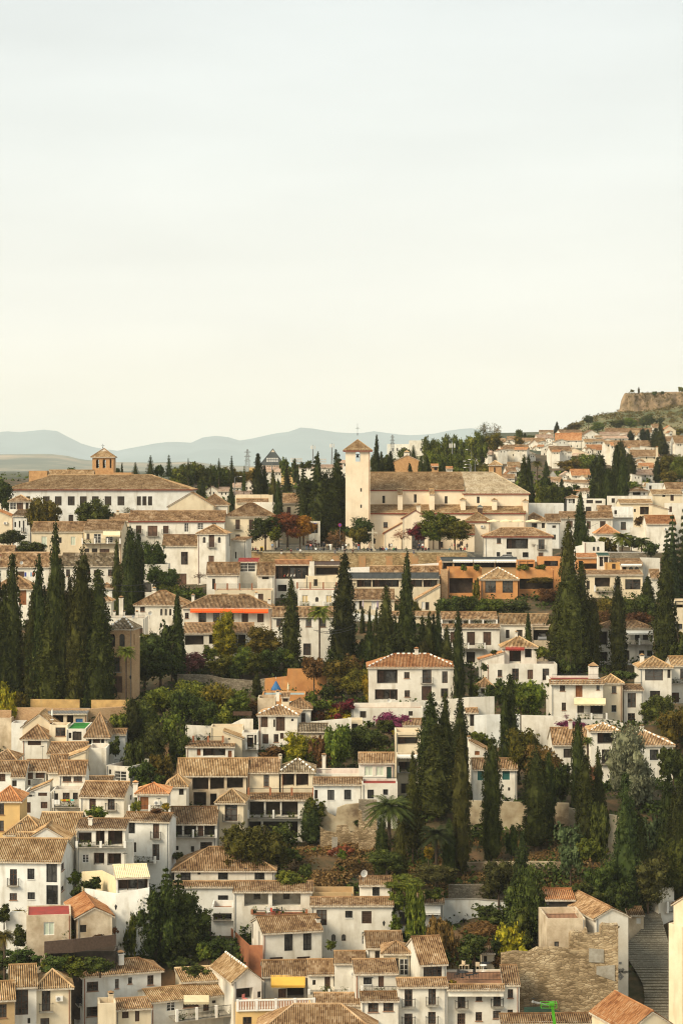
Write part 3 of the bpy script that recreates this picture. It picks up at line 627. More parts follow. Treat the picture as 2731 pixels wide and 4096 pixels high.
# ---------------------------------------------------------------- vegetation
def leafquad(mb, p, s, rnd, up=0, asp=.6):
 d = Vector((rnd.gauss(0, 1), rnd.gauss(0, 1), rnd.gauss(0, 1) + up)); d.normalize()
 a = d.orthogonal().normalized(); a = Matrix.Rotation(rnd.random() * 6.283, 3, d) @ a; b = d.cross(a)
 a *= s * .5; b *= s * .5 * asp
 n = len(mb.v); mb.v += [tuple(p - a - b*.4), tuple(p + b), tuple(p + a), tuple(p - b)]; mb.f.append((n, n+1, n+2, n+3)); mb.m.append(0); mb.uv.append([(0, 0)] * 4)
def crown_cypress(seed, Ht=14., Rd=1.5, n=9000, shape=0):
 r = random.Random(seed); mb = MB()
 bumps = [(r.uniform(0, 6.28), r.uniform(.5, Ht), r.uniform(.12, .34), r.uniform(.4, 1.6)) for _ in range(44)]
 def prof(t):
  if shape == 0: v = min(1, t / .10 + .45) * min(1, (1 - t) / .62) ** .72
  elif shape == 1: v = min(1, t / .16 + .35) * min(1, (1 - t) / .38) ** .6
  else: v = min(1, t / .08 + .3) * (1 - t) ** .85 * 1.15                                                         # cone
  return max(.02, v) * .9
 def rad(t, a):
  v = prof(t) * Rd
  for (ba, bz, bh, bw) in bumps:
   da = (a - ba + math.pi) % math.tau - math.pi; v += bh * Rd * math.exp(-(da / .5) ** 2 - ((t * Ht - bz) / bw) ** 2) * (1 - t * .7)
  return v * (1 + .09 * math.sin(a * 5 + t * 9 + seed))
 ns, na = 22, 12; vs = []
 for i in range(ns + 1):
  t = i / ns
  for k in range(na): a = math.tau * k / na; q = rad(t, a) * .80; vs.append((q * math.cos(a), q * math.sin(a), t * Ht * .97))
 mb.add(vs, [(i*na+k, i*na+(k+1) % na, (i+1)*na+(k+1) % na, (i+1)*na+k) for i in range(ns) for k in range(na)])
 for i in range(n // 20):
  while True:
   t = r.random()
   if r.random() < prof(t) + .12: break
  a = r.random() * math.tau; q = rad(t, a); k = r.uniform(.84, 1.02) if r.random() < .9 else r.uniform(1.05, 1.22); c = Vector((q * k * math.cos(a), q * k * math.sin(a), t * Ht)); hh = r.uniform(.25, .8); ww = r.uniform(.09, .24)
  for _ in range(20):
   z = r.random(); leafquad(mb, c + Vector((r.gauss(0, ww) * (1 - z * .6), r.gauss(0, ww) * (1 - z * .6), z * hh)), r.uniform(.14, .36), r, 0, .5)
 return mb
def crown_round(seed, Rd=4., n=9000, lobes=16, flat=.85, gap=.0, leaf=.42):
 r = random.Random(seed); mb = MB(); L = []
 for i in range(lobes):
  d = Vector((r.gauss(0, 1), r.gauss(0, 1), r.gauss(0, .85))).normalized() * r.uniform(.32, .78) * Rd
  d.z = d.z * flat; L.append((d, r.uniform(.22, .46) * Rd))
 if gap < .5: L.append((Vector((0, 0, 0)), .45 * Rd))
 for c, q in L:
  if gap < .3:
   vs = []; na, ns = 8, 6
   for i in range(ns + 1):
    ph = math.pi * i / ns
    for k in range(na): a = math.tau * k / na; w = q * .66 * (1 + .22 * math.sin(3*a + 5*ph + c.x)); vs.append(c + Vector((w*math.sin(ph)*math.cos(a), w*math.sin(ph)*math.sin(a), w*.85*math.cos(ph))))
   mb.add(vs, [(i*na+k, (i+1)*na+k, (i+1)*na+(k+1) % na, i*na+(k+1) % na) for i in range(ns) for k in range(na)])
 tot = sum(q * q for _, q in L)
 for c, q in L:
  for _ in range(max(3, int(n * q * q / tot / 24))):
   d = Vector((r.gauss(0, 1), r.gauss(0, 1), r.gauss(0, 1))).normalized(); w = q * (r.uniform(.74, 1.12) if gap < .3 else r.random() ** .5 * 1.15); p = c + Vector((d.x * w, d.y * w, d.z * w * .85)); s_ = q * r.uniform(.10, .24)
   for _ in range(24): leafquad(mb, p + Vector((r.gauss(0, s_), r.gauss(0, s_), r.gauss(0, s_ * .7))), r.uniform(.45, 1.05) * leaf, r, .3)
 zmin = min(v[2] for v in mb.v); mb.v = [(x, y, z - zmin) for x, y, z in mb.v]; return mb
def crown_fir(seed, Ht=14., Rd=3.4, tiers=16, n=9000):
 r = random.Random(seed); mb = MB()
 for i in range(tiers):
  t = (i + .3) / tiers; z = Ht * (.08 + .9 * t); q = Rd * (1 - t) ** .8 + .15; nb = 9 if t < .7 else 6
  for k in range(nb):
   a = math.tau * (k + r.random() * .7) / nb; L = q * r.uniform(.7, 1.1)
   for j in range(int(n / tiers / nb * (1.5 - t))):
    s = r.random() ** .6; w = .30 * L * (1 - s * .7); p = Vector((math.cos(a), math.sin(a), 0)) * (L * s) + Vector((-math.sin(a), math.cos(a), 0)) * r.uniform(-w, w)
    p.z = z - s * s * L * .22 + r.uniform(-.12, .16); leafquad(mb, p, r.uniform(.22, .5), r, 1.2, .45)
 mb.lathe((0, 0, 0), [(Rd * .5, Ht*.1), (Rd * .3, Ht * .45), (.12, Ht * .85), (.02, Ht * .98)], 8); return mb
def trunk_mb(h, r, seed, limbs=5, spread=2.5, top=.5, dz=1.2):
 rr = random.Random(seed); mb = MB(); mb.bar((0, 0, -dz), (0, 0, h), r * 1.15, 0, 7, r * .75)
 for i in range(limbs):
  a = math.tau * (i + rr.random() * .5) / limbs; e_ = Vector((math.cos(a) * spread, math.sin(a) * spread, h + top * rr.uniform(1.2, 3.0))); m_ = Vector((e_.x * .45, e_.y * .45, h + top * .7))
  mb.bar((0, 0, h * .92), m_, r * .62, 0, 5, r * .42); mb.bar(m_, e_, r * .42, 0, 4, r * .15)
 return mb
def palm_crown(seed, L=3.2, n=34, droop=1.0):
 r = random.Random(seed); mb = MB()
 for i in range(n):
  a = math.tau * i * .381966; el = r.uniform(-.35, 1.25); u = Vector((math.cos(a), math.sin(a), 0)); sd = Vector((-math.sin(a), math.cos(a), 0)); pts = []
  for k in range(9):
   s = k / 8; pts.append(u * (L * s * math.cos(el * .6)) + Vector((0, 0, L * (math.sin(el) * s - droop * .55 * s * s))))
  for k in range(8):
   p, q = pts[k], pts[k+1]; mb.bar(p, q, .03, 0, 3)
   for j in range(3):
    c = p.lerp(q, j / 3); w = .8 * L / 3.2 * (1 - abs(k + j / 3 - 3.5) / 6.5)
    for sg in (-1, 1): t = c + sd * sg * w + (q - p) * .7 - Vector((0, 0, w * .35)); mb.add([c, c + (q - p) * .28, t], [(0, 1, 2)])
 return mb
_proto = {}
def proto(key, fn):
 if key not in _proto: _proto[key] = fn().mesh(key, [M['gr']])
 return _proto[key]
_matmesh = {}
def crown_obj(name, me, mt, parent):
 k = (me.name, mt)
 if k not in _matmesh:
  c = me.copy(); c.materials.clear(); c.materials.append(M[mt]); c.name = 'crown_mesh'; _matmesh[k] = c
 o = bpy.data.objects.new(name, _matmesh[k]); S.collection.objects.link(o); o.parent = parent; return o
TR = random.Random(7); NT = [0]; DEF = [None]
def RM(me):
 if 'rm' not in me: q = sorted(math.hypot(v.co.x, v.co.y) for v in me.vertices); me['rm'] = q[int(len(q) * .90)]
 return me['rm']
def C(x, yt, yb, w, label, mt='cy', shape=None, D=None, group='dark cypresses among the houses', cat='cypress'):
 """cypress: x centre, top, base, greatest width (photo measurements)"""
 NT[0] += 1; x, yt, yb, w = sx(x), sy(yt), sy(yb), w / KS * (1.5 if DEF[0] else 1.14); D = D or DEF[0] or Dg(x, yb + (40 if 2350 < yb < 3900 else 0))
 p = P(x, yb, D); h = (yb - yt) / F * D; r_ = w / 2 / F * D; dz = max(0, p.z - groundc(p.x, D)) + 1.2
 sh = TR.choice([0, 0, 1]) if shape is None else shape; k = TR.randrange(3)
 me = proto(f'cypress_mesh_{sh}_{k}', lambda: crown_cypress(11 + sh * 10 + k, shape=sh))
 root = empty('cypress_tree', p, TR.random() * 6.28, label, cat, group)
 o = crown_obj('crown', me, mt, root); lw = min(dz - 1.2, 5) * .9; o.location = (0, 0, h * .03 - lw); rm = RM(me); o.scale = (r_ / rm, r_ / rm, (h * .97 + lw) / 14); o.rotation_euler = (TR.gauss(0, .014), TR.gauss(0, .014), 0)
 mb = MB(); mb.bar((0, 0, -dz), (0, 0, h * .5), max(.12, r_ * .16), 0, 7, .06); mb.build('trunk', M['bark'], root); return root
def T(x, yt, yb, w, label, mt='gr', kind='round', D=None, group=None, cat='tree', trunk=.22, name=None, gap=0, stem='bark'):
 NT[0] += 1; x, yt, yb, w = sx(x), sy(yt), sy(yb), w / KS; D = D or DEF[0] or Dg(x, yb + (40 if 2350 < yb < 3900 else 0))
 p = P(x, yb, D); h = (yb - yt) / F * D; r_ = w / 2 / F * D; k = TR.randrange(3); dz = max(0, p.z - groundc(p.x, D)) + 1.2
 nm = name or {'round': 'leafy_tree', 'bush': 'bush', 'fir': 'conifer_tree', 'palm': 'palm_tree', 'bare': 'sparse_tree'}[kind]
 root = empty(nm, p, TR.random() * 6.28, label, cat, group)
 if kind in ('round', 'bare', 'bush'):
  tk = 0 if kind == 'bush' else trunk
  if kind == 'bare': me = proto(f'sparse_{k}', lambda: crown_round(50 + k, gap=.6, n=2200, leaf=.3))
  elif r_ < 2.2: me = proto(f'small_{k}', lambda: crown_round(30 + k, n=2600, lobes=11, leaf=.75))
  else: me = proto(f'round_{k}', lambda: crown_round(20 + k))
  pot = dz > 3.4 and h < 4.2; dz = .4 if pot else dz
  g_ = (D < 900 and not pot) * min(4, dz - 1.2) * (1 if kind == 'bush' else .75); zm = max(v.co.z for v in me.vertices); rm = RM(me); ch = h * (1 - tk) + g_
  o = crown_obj('crown' if kind != 'bush' else 'foliage', me, mt, root); o.location = (0, 0, h * tk - g_ - (.3 if kind == 'bush' else 0)); o.scale = (r_ / rm, r_ / rm, ch / zm)
  t = trunk_mb(max(.3, h * (tk + .12) - g_), max(.06, min(.35, r_ * .07)), NT[0], 5, r_ * .55, ch * .2, dz); t.build('trunk' if kind != 'bush' else 'stem', M[stem], root)
 elif kind == 'fir':
  me = proto(f'fir_{k}', lambda: crown_fir(40 + k)); o = crown_obj('crown', me, mt, root); o.scale = (r_ / 3.4, r_ / 3.4, h / 14.)
  mb = MB(); mb.bar((0, 0, -dz), (0, 0, h * .9), max(.15, h * .02), 0, 7, .04); mb.build('trunk', M['bark'], root)
 elif kind == 'palm':
  me = proto(f'palm_{k}', lambda: palm_crown(60 + k, n=72)); o = crown_obj('crown', me, mt, root); o.location = (0, 0, h - r_ * .75); o.scale = (r_ / 2.9,) * 3
  mb = MB(); rr = max(.16, r_ * .075); prof = [(rr * (1.25 if i == 0 else 1 + .12 * (i % 2)), -dz + (h - r_ * .75 + dz) * i / 18) for i in range(19)]; mb.lathe((0, 0, 0), prof, 8); mb.build('trunk', M['bark'], root)
 return root
M['rd'] = leaf_mat('crimson_foliage', (.03,.008,.007), (.075,.018,.014), (.14,.04,.025))
M['pu2'] = leaf_mat('pink_brown_foliage', (.04,.02,.018), (.11,.045,.055), (.20,.08,.12), sc=.5)
M['gcy'] = leaf_mat('greenish_cypress_foliage', (.011,.018,.007), (.024,.037,.012), (.045,.06,.018))
M['bl'] = leaf_mat('blue_green_foliage', (.014,.023,.012), (.036,.055,.028), (.08,.105,.055))
M['ol2'] = leaf_mat('dim_olive_foliage', (.016,.017,.007), (.036,.038,.013), (.06,.06,.02))
M['olb'] = leaf_mat('olive_brown_foliage', (.024,.022,.006), (.055,.052,.011), (.09,.075,.017))
M['pm'] = leaf_mat('palm_fronds', (.014,.028,.008), (.045,.08,.022), (.11,.16,.045)); M['pmd'] = leaf_mat('dark_palm_fronds', (.008,.013,.006), (.018,.028,.011), (.035,.05,.018))
M['rs'] = leaf_mat('rusty_brush', (.05,.02,.01), (.11,.05,.02), (.18,.09,.04)); M['dry'] = leaf_mat('dry_brush_leaves', (.06,.035,.017), (.13,.085,.04), (.22,.16,.08))
M['ce'] = leaf_mat('cedar_foliage', (.012,.020,.010), (.028,.042,.017), (.05,.07,.026))
M['agw'] = mat('aged_pale_masonry', (.50,.42,.28), .95, (.14,.095,.055), .22, streak=.6, bump=.5, c3=(.36,.28,.17), detail=10, lo=.36, hi=.6)
M['reed'] = mat('brown_reed', (.075,.048,.033), .9, (.04,.026,.018), 4)
M['och'] = mat('ochre_garden_plaster', (.60,.39,.15), .9, (.42,.26,.10), .8, streak=.6); M['ochl'] = mat('light_ochre', (.62,.36,.13), .9, (.5,.28,.1), 1)
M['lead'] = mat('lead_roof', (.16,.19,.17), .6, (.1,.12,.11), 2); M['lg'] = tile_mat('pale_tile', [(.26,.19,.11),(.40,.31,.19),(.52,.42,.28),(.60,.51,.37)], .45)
M['poolw'] = mat('pool_cover', (.30,.42,.42), .4)
M['lime'] = mat('lime_green_paint', (.07,.32,.012), .45); M['net'] = mat('green_netting', (.035,.075,.05), .9, (.02,.045,.03), 1)
M['stonec'] = mat('cross_stone', (.50,.44,.33), .9, (.36,.31,.23), 2)
M['signb'] = mat('sign_blue', (.03,.06,.30), .5); M['signr'] = mat('sign_red', (.5,.03,.03), .5); M['yel'] = mat('yellow_sign', (.55,.36,.03), .5)
M['carw'] = mat('car_white', (.62,.62,.6), .25, spec=.6); M['carg'] = mat('car_grey', (.25,.25,.25), .3, spec=.6)
for _k, _c in dict(black=(.012,.012,.013), navy=(.02,.03,.07), white2=(.72,.71,.66), grey2=(.12,.12,.125), lblue=(.22,.34,.50), jean=(.05,.085,.15), red2=(.42,.06,.04), pink=(.65,.22,.17), beige=(.48,.38,.25), olive=(.08,.085,.04), brown2=(.09,.045,.025), teal2=(.04,.16,.17), green3=(.03,.13,.05), maroon=(.12,.02,.02), hairb=(.015,.01,.007), hairl=(.16,.09,.04)).items(): M[_k] = mat('cloth_' + _k, _c, .85)
FR.update({'p': ('wood', 'conc'), 'u': ('blue', 'blue')})
M['lil'] = mat('lilac_canvas', (.42,.34,.42), .8); M['orn'] = mat('orange_cloth', (.6,.2,.02), .8); M['limec'] = mat('lime_cloth', (.35,.5,.05), .8); M['cyan'] = mat('turquoise_cloth', (.1,.45,.42), .8)
HAZE = 4.2e-5
M['tanc'] = mat('tan_coping', (.50,.42,.27), .95, (.36,.29,.17), 1.5); M['ob2'] = mat('worn_brick_panel', (.45,.22,.09), .95, (.36,.24,.12), 2, bump=.4)
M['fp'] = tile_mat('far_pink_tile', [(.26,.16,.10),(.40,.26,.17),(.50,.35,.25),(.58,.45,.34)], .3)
M['blue'] = mat('blue_plastic', (.03,.12,.27), .6)
M['riser'] = mat('stone_riser', (.11,.095,.068), .95, (.07,.06,.042), 1.5)
M['au2'] = leaf_mat('golden_autumn_foliage', (.06,.03,.008), (.17,.085,.014), (.32,.19,.025), sc=.9)

# ================================================================ HOUSES, lowest rows first
at(0, 3496)
H('ochre house with golden tiled roof in the bottom left corner', -60, 135, 1120, 1560, 965, rot=12, D=246, wall='t', tile='g', wins='-5 1165 68 125 w')
H('cream house with tall brown mullioned window, beside the ochre corner house', 95, 330, 1000, 1540, 815, rot=10, D=249, wall='w', tile='g', wins='140 1035 115 230 f; 250 1290 25 50 x', dep=7)
H('cream house of exposed brick patches with one tall balcony door, bottom left', 325, 640, 1015, 1540, 858, 'hip', rot=10, D=250, wall='c', tile='g', wins='377 1040 78 190 b;365 1290 80 90 w', dep=6.5)
H('long white three storey house with small brown windows and left roof chimney', 745, 1445, 905, 1480, 790, 'hip', rot=19, D=258, dep=5, wall='v', wins='780 962 102 92 w;1032 940 35 88 w;1150 925 35 60 w;1323 905 55 90 w;778 1185 102 95 w;L 700 955 40 180 b', chim='1060 700 50 60', inset=2.2)
H('small white annex with brown door below the long white three storey house', 1040, 1355, 1210, 1500, 1130, 'shed', rot=14, D=253, dep=3.2, wall='c', wins='1095 1215 60 80 s;1212 1198 40 125 d;1282 1190 28 35 x', chim='975 1062 42 90')
H('blank cream parapet block at the foot of the long white house', 882, 1040, 1162, 1500, None, 'flat', rot=8, D=251.5, dep=3, wall='c')
at(700, 3496)
H('white house under a long golden roof with cream sunshade over its terrace', -213, 475, 1140, 1520, 1030, rot=24, D=256, wall='w', tile='g', wins='-75 1135 80 100 W;75 1105 140 95 w;255 1090 50 140 d;332 1130 35 30 x', awn='80 1085 305 1150 can_c 1.8', rails='20 545 1225 95 3', dep=6)
H('white gabled house seen end on above a dark terrace, beside the yellow awning', 525, 775, 955, 1400, 855, 'gy', rot=20, D=256, dep=9, wall='w', tile='g', wins='550 1015 148 120 v;740 1050 40 60 x', dash=True)
H('low golden lean-to roof left of the white gabled house', 60, 420, 960, 1300, 852, 'shed', rot=14, D=261, wall='c', tile='g', dep=4.5)
H('white house with yellow awning under the long brown roof', 790, 1185, 905, 1400, 775, rot=4, D=263, wall='w', wins='925 1030 70 80 d;1005 1020 150 90 v', awn='860 905 1165 1000 can_y 1.9', dep=6)
H('white house with green barred window and long brown roof right of yellow awning', 1190, 1765, 885, 1400, 765, rot=2, D=262, wall='w', wins='1232 950 28 45 x;1340 920 50 140 d;1422 912 88 96 K', rails='1200 1560 1045 25 1.4', dep=5.5)
H('yellow house carrying the white balustrade terrace', 555, 1240, 1238, 1560, None, 'flat', rot=5, D=251, wall='y', dep=6, parap=.05, wins='608 1280 80 70 w;812 1258 55 55 w', rails='560 1245 1130 100 .1 balus')
H('wide brown tiled roof cut by the bottom edge of the picture', 745, 1800, 1420, 1600, 1165, 'hip', D=244, wall='w', dep=8)
H('low white house under a narrow brown roof right of the balustrade', 1245, 1700, 1160, 1500, 1068, 'shed', D=252.5, wall='w', dep=3)
H('white house with white pergola porch and two dark windows, above red chair terrace', 525, 1225, 150, 345, 105, 'shed', D=281, wall='w', dep=4, wins='620 152 215 138 p;870 152 255 138 p', rails='690 1180 332 22 1.0 terr', rot=0)
H('white house with two barred tall windows and a left side balcony', 785, 1315, 520, 800, 385, rot=14, D=271, wall='w', dep=7, wins='980 535 72 155 K;1148 530 72 155 K;850 742 118 28 s;1092 737 118 28 s;L 672 450 30 110 x;L 745 520 15 140 x', chim='1262 395 35 60')
FW('terracotta balcony parapet running back along the white house with barred windows', [(455,440,560,288),(670,640,760,270.5),(788,640,760,269.5)], 'terr', .2, name='balcony_wall')
H('long white house with two small arched windows and tiled cornice', 1215, 1950, 275, 690, 228, 'shed', D=277, wall='w', dep=3, wins='1268 320 92 140 w;1525 330 62 62 k;1400 540 38 60 a;1492 540 38 60 a;1672 332 88 112 s;1674 520 30 110 W')
H('brown slatted terrace room behind the long white cornice house', 1235, 1600, 165, 290, None, 'flat', D=283, wall='t', dep=4)
at(1400, 3496)
H('square white roof room with one barred window and roof railing', 85, 368, 93, 260, 60, 'shed', D=280.5, wall='w', dep=3.5, wins='200 115 60 80 k', rails='30 365 10 45 -2')
H('white house wing with white awning beside the ivy', 385, 835, 255, 480, 208, 'shed', D=281, wall='w', dep=4, wins='440 340 82 115 w;700 350 85 30 x', awn='600 278 808 350 can_w 1.2')
FW('white garden wall with grey coping right of the white awning house', [(835,232,520,284),(1120,228,560,284),(1405,250,560,284)], 'v', .4, cap='conc')
H('white house with small dark window under a brown roof, left of the steep roof', 150, 470, 650, 820, 515, D=264, wall='w', dep=7, wins='222 690 42 90 x', rot=3)
H('little hipped roof between two steep roofs above the open terrace', 300, 530, 700, 960, 600, 'hip', D=260, wall='c', dep=5, wins='372 755 62 160 x;440 760 90 150 W;545 760 60 170 x')
H('white house with wide dark mullioned window under a steep leaning roof', 625, 862, 795, 1010, 562, rot=11, D=255, wall='w', dep=8.5, wins='655 820 165 140 f', over=.4)
H('white house with four tall balcony doors below the steep leaning roof', 428, 868, 1003, 1560, 962, 'shed', rot=2, D=251, wall='w', dep=2.5, wins='487 1033 70 155 b;700 1022 67 150 b;485 1250 72 100 b;697 1235 68 110 b')
H('white house with rooftop dining terrace and eight windows, near the ruin', 872, 1515, 1000, 1560, None, 'flat', rot=3, D=252, wall='w', dep=8, parap=.25, wins='962 1043 68 160 b;1125 1052 55 85 w;1280 1022 68 165 b;1410 1032 48 80 w;958 1248 72 100 f;1122 1237 58 80 w;1278 1225 68 70 w;1408 1215 48 75 w', rails='890 1365 885 70 -3')
H('steep brown roof at the right end of the dining terrace', 1375, 1512, 982, 1100, 818, 'shed', D=252.6, wall='w', dep=5)
H('tiled cornice strip below the dining terrace', 876, 1372, 1022, 1060, 992, 'shed', D=251.2, wall='w', dep=.9, down=.5, name='cornice', cat='cornice')
H('white house with two brown six pane windows under a low tiled strip', 100, 430, 1128, 1560, 1088, 'shed', D=250, wall='w', dep=2.5, wins='160 1143 92 97 w;297 1135 90 95 w', rot=2)
H('white terrace house with metal pergola and square barred window', 45, 420, 885, 1130, 800, 'shed', D=254, wall='w', dep=4.5, wins='120 925 70 65 k;252 915 50 100 d', rails='105 425 1012 75 .6', rot=3)
H('dark brown roof with weathered tiles between terrace house and long brown roof', -140, 130, 790, 1000, 690, 'gx', D=261.5, wall='w', dep=6)
H('cream hut with flat tiled top behind the rooftop dining terrace', 1180, 1290, 700, 830, 655, 'shed', D=263, wall='c', dep=3, wins='1195 735 30 60 x')

at(2031, 3496)
FW('ruined rubble masonry wall with holes, lowest long course', [(-60,724,1300,259),(60,702,1300,259),(180,712,1300,259),(262,668,1300,259),(330,672,1300,259),(420,664,1300,259),(560,684,1300,259),(985,690,1300,259)], 'rn', 1.2, name='ruined_wall')
FW('ruined rubble stump standing above the long ruined wall', [(550,560,720,259.6),(562,526,720,259.6),(600,517,720,259.6),(652,528,720,259.6),(684,524,720,259.6),(688,490,720,259.6),(706,492,720,259.6),(710,540,720,259.6),(780,548,720,259.6),(824,540,720,259.6),(828,470,720,259.6),(850,452,720,259.6),(905,460,720,259.6),(985,455,720,259.6)], 'rn', 1.3, name='ruined_wall')
FW('pale plaster patch left on the ruined wall below the stump', [(722,668,790,258.9),(855,678,795,258.9)], 'conc', .2, name='plaster_patch', cat='plaster patch', down=0)
FW('pale plaster patch at the right end of the ruined wall', [(790,830,900,258.9),(955,815,960,258.9)], 'conc', .2, name='plaster_patch', cat='plaster patch', down=0)
H('white stained terrace house standing on the ruined wall', 345, 690, 400, 680, None, 'flat', rot=3, D=263, wall='k', dep=7, wins='413 605 42 55 w', rails='365 630 360 42 -.3')
H('white house with small attic window and tall blank wall beside the ruin', 782, 1075, 388, 1100, 310, 'gy', rot=16, D=264, wall='w', dep=12, wins='888 350 18 20 x;985 465 14 22 x', tile='r')
H('grey roofed open pavilion of dark posts above the stained terrace house', 340, 590, 222, 350, 182, 'shed', D=272, wall='dark', tile='q', dep=4, name='pavilion', cat='pavilion')
H('brown stone house with plaque at the foot of the stepped street', 1078, 1212, 360, 640, 302, D=280, wall='k', dep=6, wins='1148 395 40 50 R')
H('white house with iron balcony beside the stepped street', 1345, 1485, 130, 430, None, 'flat', rot=30, D=284, wall='w', dep=9, wins='1412 240 18 100 x', rails='1425 1485 255 90 .5')
H('tan garden wall house at the head of the stepped street', 1130, 1345, 195, 400, 120, 'sr', D=296, wall='k', dep=4)
H('tall ochre gabled building with leaning rake, cut by the right edge', 1480, 1700, 311, 1180, 215, 'gy', rot=-55, D=254, wall='c', dep=13)
H('lower ochre annex wall at the foot of the tall ochre gabled building', 1437, 1560, 470, 1150, None, 'flat', rot=-55, D=256, wall='c', dep=6)
H('small house with bright orange tiled roof at the bottom right', 1085, 1500, 1400, 1700, 1245, 'gy', rot=19, D=236, wall='c', tile='q', dep=9.5)
H('white yard wall building with tiled cap below the ruined wall', -60, 915, 1325, 1500, 1255, 'shed', rot=2, D=247, wall='v', dep=1.6)

at(0, 3496)
H('old cream house with rust coloured gable roof and weathered wall', 692, 1008, 382, 620, 302, 'gy', rot=15, D=266, wall='k', tile='q', dep=10, wins='718 455 60 70 x')
H('low building with red flat roof and peeling walls', 240, 640, 372, 640, None, 'flat', rot=8, D=265, wall='k', floor='red', parap=.12, dep=6, wins='395 430 95 120 P')
FW('dark brown reed screen around the terrace of the old cream house', [(400,608,715,259),(660,585,705,258),(1040,545,640,258)], 'reed', .25, name='screen_wall', down=0)
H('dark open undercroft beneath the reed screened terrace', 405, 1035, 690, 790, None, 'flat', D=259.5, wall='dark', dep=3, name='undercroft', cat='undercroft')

at(0, 3000)
H('large white house with wide golden roof, barred stair window and corner balcony', -60, 545, 990, 1411, 795, rot=-4, D=279, wall='v', tile='g', dep=9, wins='92 1068 63 145 b;250 1063 60 95 k;420 1018 92 165 k;90 1283 65 62 w;252 1275 62 62 k;420 1212 100 170 K;R 552 1000 25 90 w;R 552 1208 22 65 w')
H('white house with bent golden roof facing right, above the large white house', 330, 690, 748, 1300, 560, rot=-3, D=292, wall='v', tile='g', dep=9)
H('golden hipped roof at the left end of the bent roof house', 55, 385, 745, 1200, 585, 'hip', D=293, wall='w', tile='g', dep=8)
H('white gable wall with two tiny triangular vents', 230, 600, 800, 1300, 690, 'gy', D=287, wall='v', tile='g', dep=5, wins='368 728 16 12 x;412 728 16 12 x;582 806 26 80 x')
H('small brown roof before the gable with triangular vents', 140, 350, 812, 1000, 738, 'gx', D=286, wall='w', tile='g', dep=5)
H('white house with two floors of large glass loggias', 690, 1125, 700, 1080, 655, 'shed', D=287, wall='w', dep=4.5, wins='694 738 130 100 l;860 718 80 135 l;970 715 130 140 l;740 935 60 75 W;842 920 95 108 l;965 925 122 108 l', chim='795 600 35 55', rails='690 1120 825 45 .7')
H('cafe terrace with cream awning roof and dark glass walls', 1045, 1335, 1140, 1330, 1045, 'shed', rot=10, D=273, wall='white', tile='can_c', dep=5, wins='1058 1145 268 115 l', name='cafe_terrace', cat='cafe terrace')
FW('cream canvas screen left of the cafe terrace', [(735,1090,1210,281),(915,1078,1220,280),(1042,1140,1250,273.5)], 'can_c', .1, name='screen_wall')
FW('white garden wall below the cafe terrace', [(760,1240,1420,276),(1045,1290,1420,272.6),(1340,1235,1420,272)], 'v', .4)
H('white house with barred oriel window and one orange wooden balcony door', 1110, 1518, 632, 1065, 565, rot=-9, D=294, wall='v', dep=4, wins='1135 640 75 105 K;1372 662 55 130 D;1368 845 62 140 w;1192 828 30 88 x', rails='1190 1390 955 50 1.2')
H('small white rooftop house with brown door and potted plants on its terrace', 1232, 1500, 382, 590, 292, 'hip', D=300, wall='w', tile='q', dep=6, wins='1258 420 75 112 n', chim='1195 288 42 95', rails='1160 1520 500 55 2.2')
H('white upper room with two square brown windows above the towel balcony', 530, 765, 205, 400, 95, D=312, wall='w', dep=5, wins='565 225 75 58 w;662 225 75 58 w')
H('white house with colourful towels drying on its balcony rail', 476, 722, 355, 640, None, 'flat', D=308, wall='w', dep=4, wins='482 388 42 60 x;565 382 62 75 w;655 382 45 62 x;645 560 60 22 x', rails='478 720 448 62 .9')
H('white house with two brown shuttered doors, potted tree at its foot', 722, 1112, 412, 700, 285, rot=-7, D=304, wall='w', dep=7, wins='803 432 58 100 s;968 435 62 100 b;985 622 50 30 x;R 1168 395 18 60 x')
H('tall blank white wall of a house with terracotta coping', 785, 955, -18, 320, None, 'flat', D=331, wall='w', dep=6, floor='terr')
H('white house with pale curtained window and a side terrace above', 955, 1165, 150, 350, None, 'flat', rot=-26, D=328, wall='w', dep=9, wins='1028 192 107 80 W;978 175 20 40 x;R 1185 205 12 70 x;R 1255 170 14 50 x', rails='1030 1160 85 55 -.4')
H('white house with one brown roller blind at the left edge', -60, 105, 188, 560, 98, D=316, wall='v', dep=6, wins='0 212 52 70 s')
H('narrow white house with slatted pergola, second from the left edge', 108, 226, 228, 600, 98, D=314, wall='v', dep=7, wins='105 272 48 55 x;150 345 40 70 x', chim='168 112 26 65')
H('white house with two large brown roller blinds under a long roof', 224, 415, 178, 420, 88, D=317, wall='w', dep=6, wins='228 190 70 70 s;322 182 85 70 s;232 266 45 48 s', rails='298 380 265 50 .2')
H('white house with a small gable terrace below the roller blind house', 222, 470, 375, 620, None, 'flat', D=308.5, wall='v', dep=5, wins='230 400 60 20 x;345 382 80 30 s;232 468 46 95 s;368 465 60 58 s', rails='225 310 375 35 .1')
H('small tan lean-to roof above the gable terrace', 290, 450, 352, 420, 282, 'sr', D=310, wall='w', tile='g', dep=3)
H('tall narrow roof between the roller blind house and the square window room', 432, 580, 188, 380, 42, D=316, wall='w', dep=8, chim='458 168 28 60')
H('yellow house with red edged roof at the left edge', -60, 180, 448, 830, 322, 'hip', D=297, wall='y', tile='q', dep=7, wins='0 465 40 115 w;0 632 38 95 w')
H('brown tiled cornice of a hidden house left of the blank white wall', 790, 1000, 278, 330, 235, 'gx', D=322, wall='w', dep=5)
at(0, 2500)
H('white house with one wide brown shutter under a hipped roof, left', 203, 425, 1012, 1240, 892, 'hip', D=341, wall='w', dep=7, wins='252 1022 118 55 s')
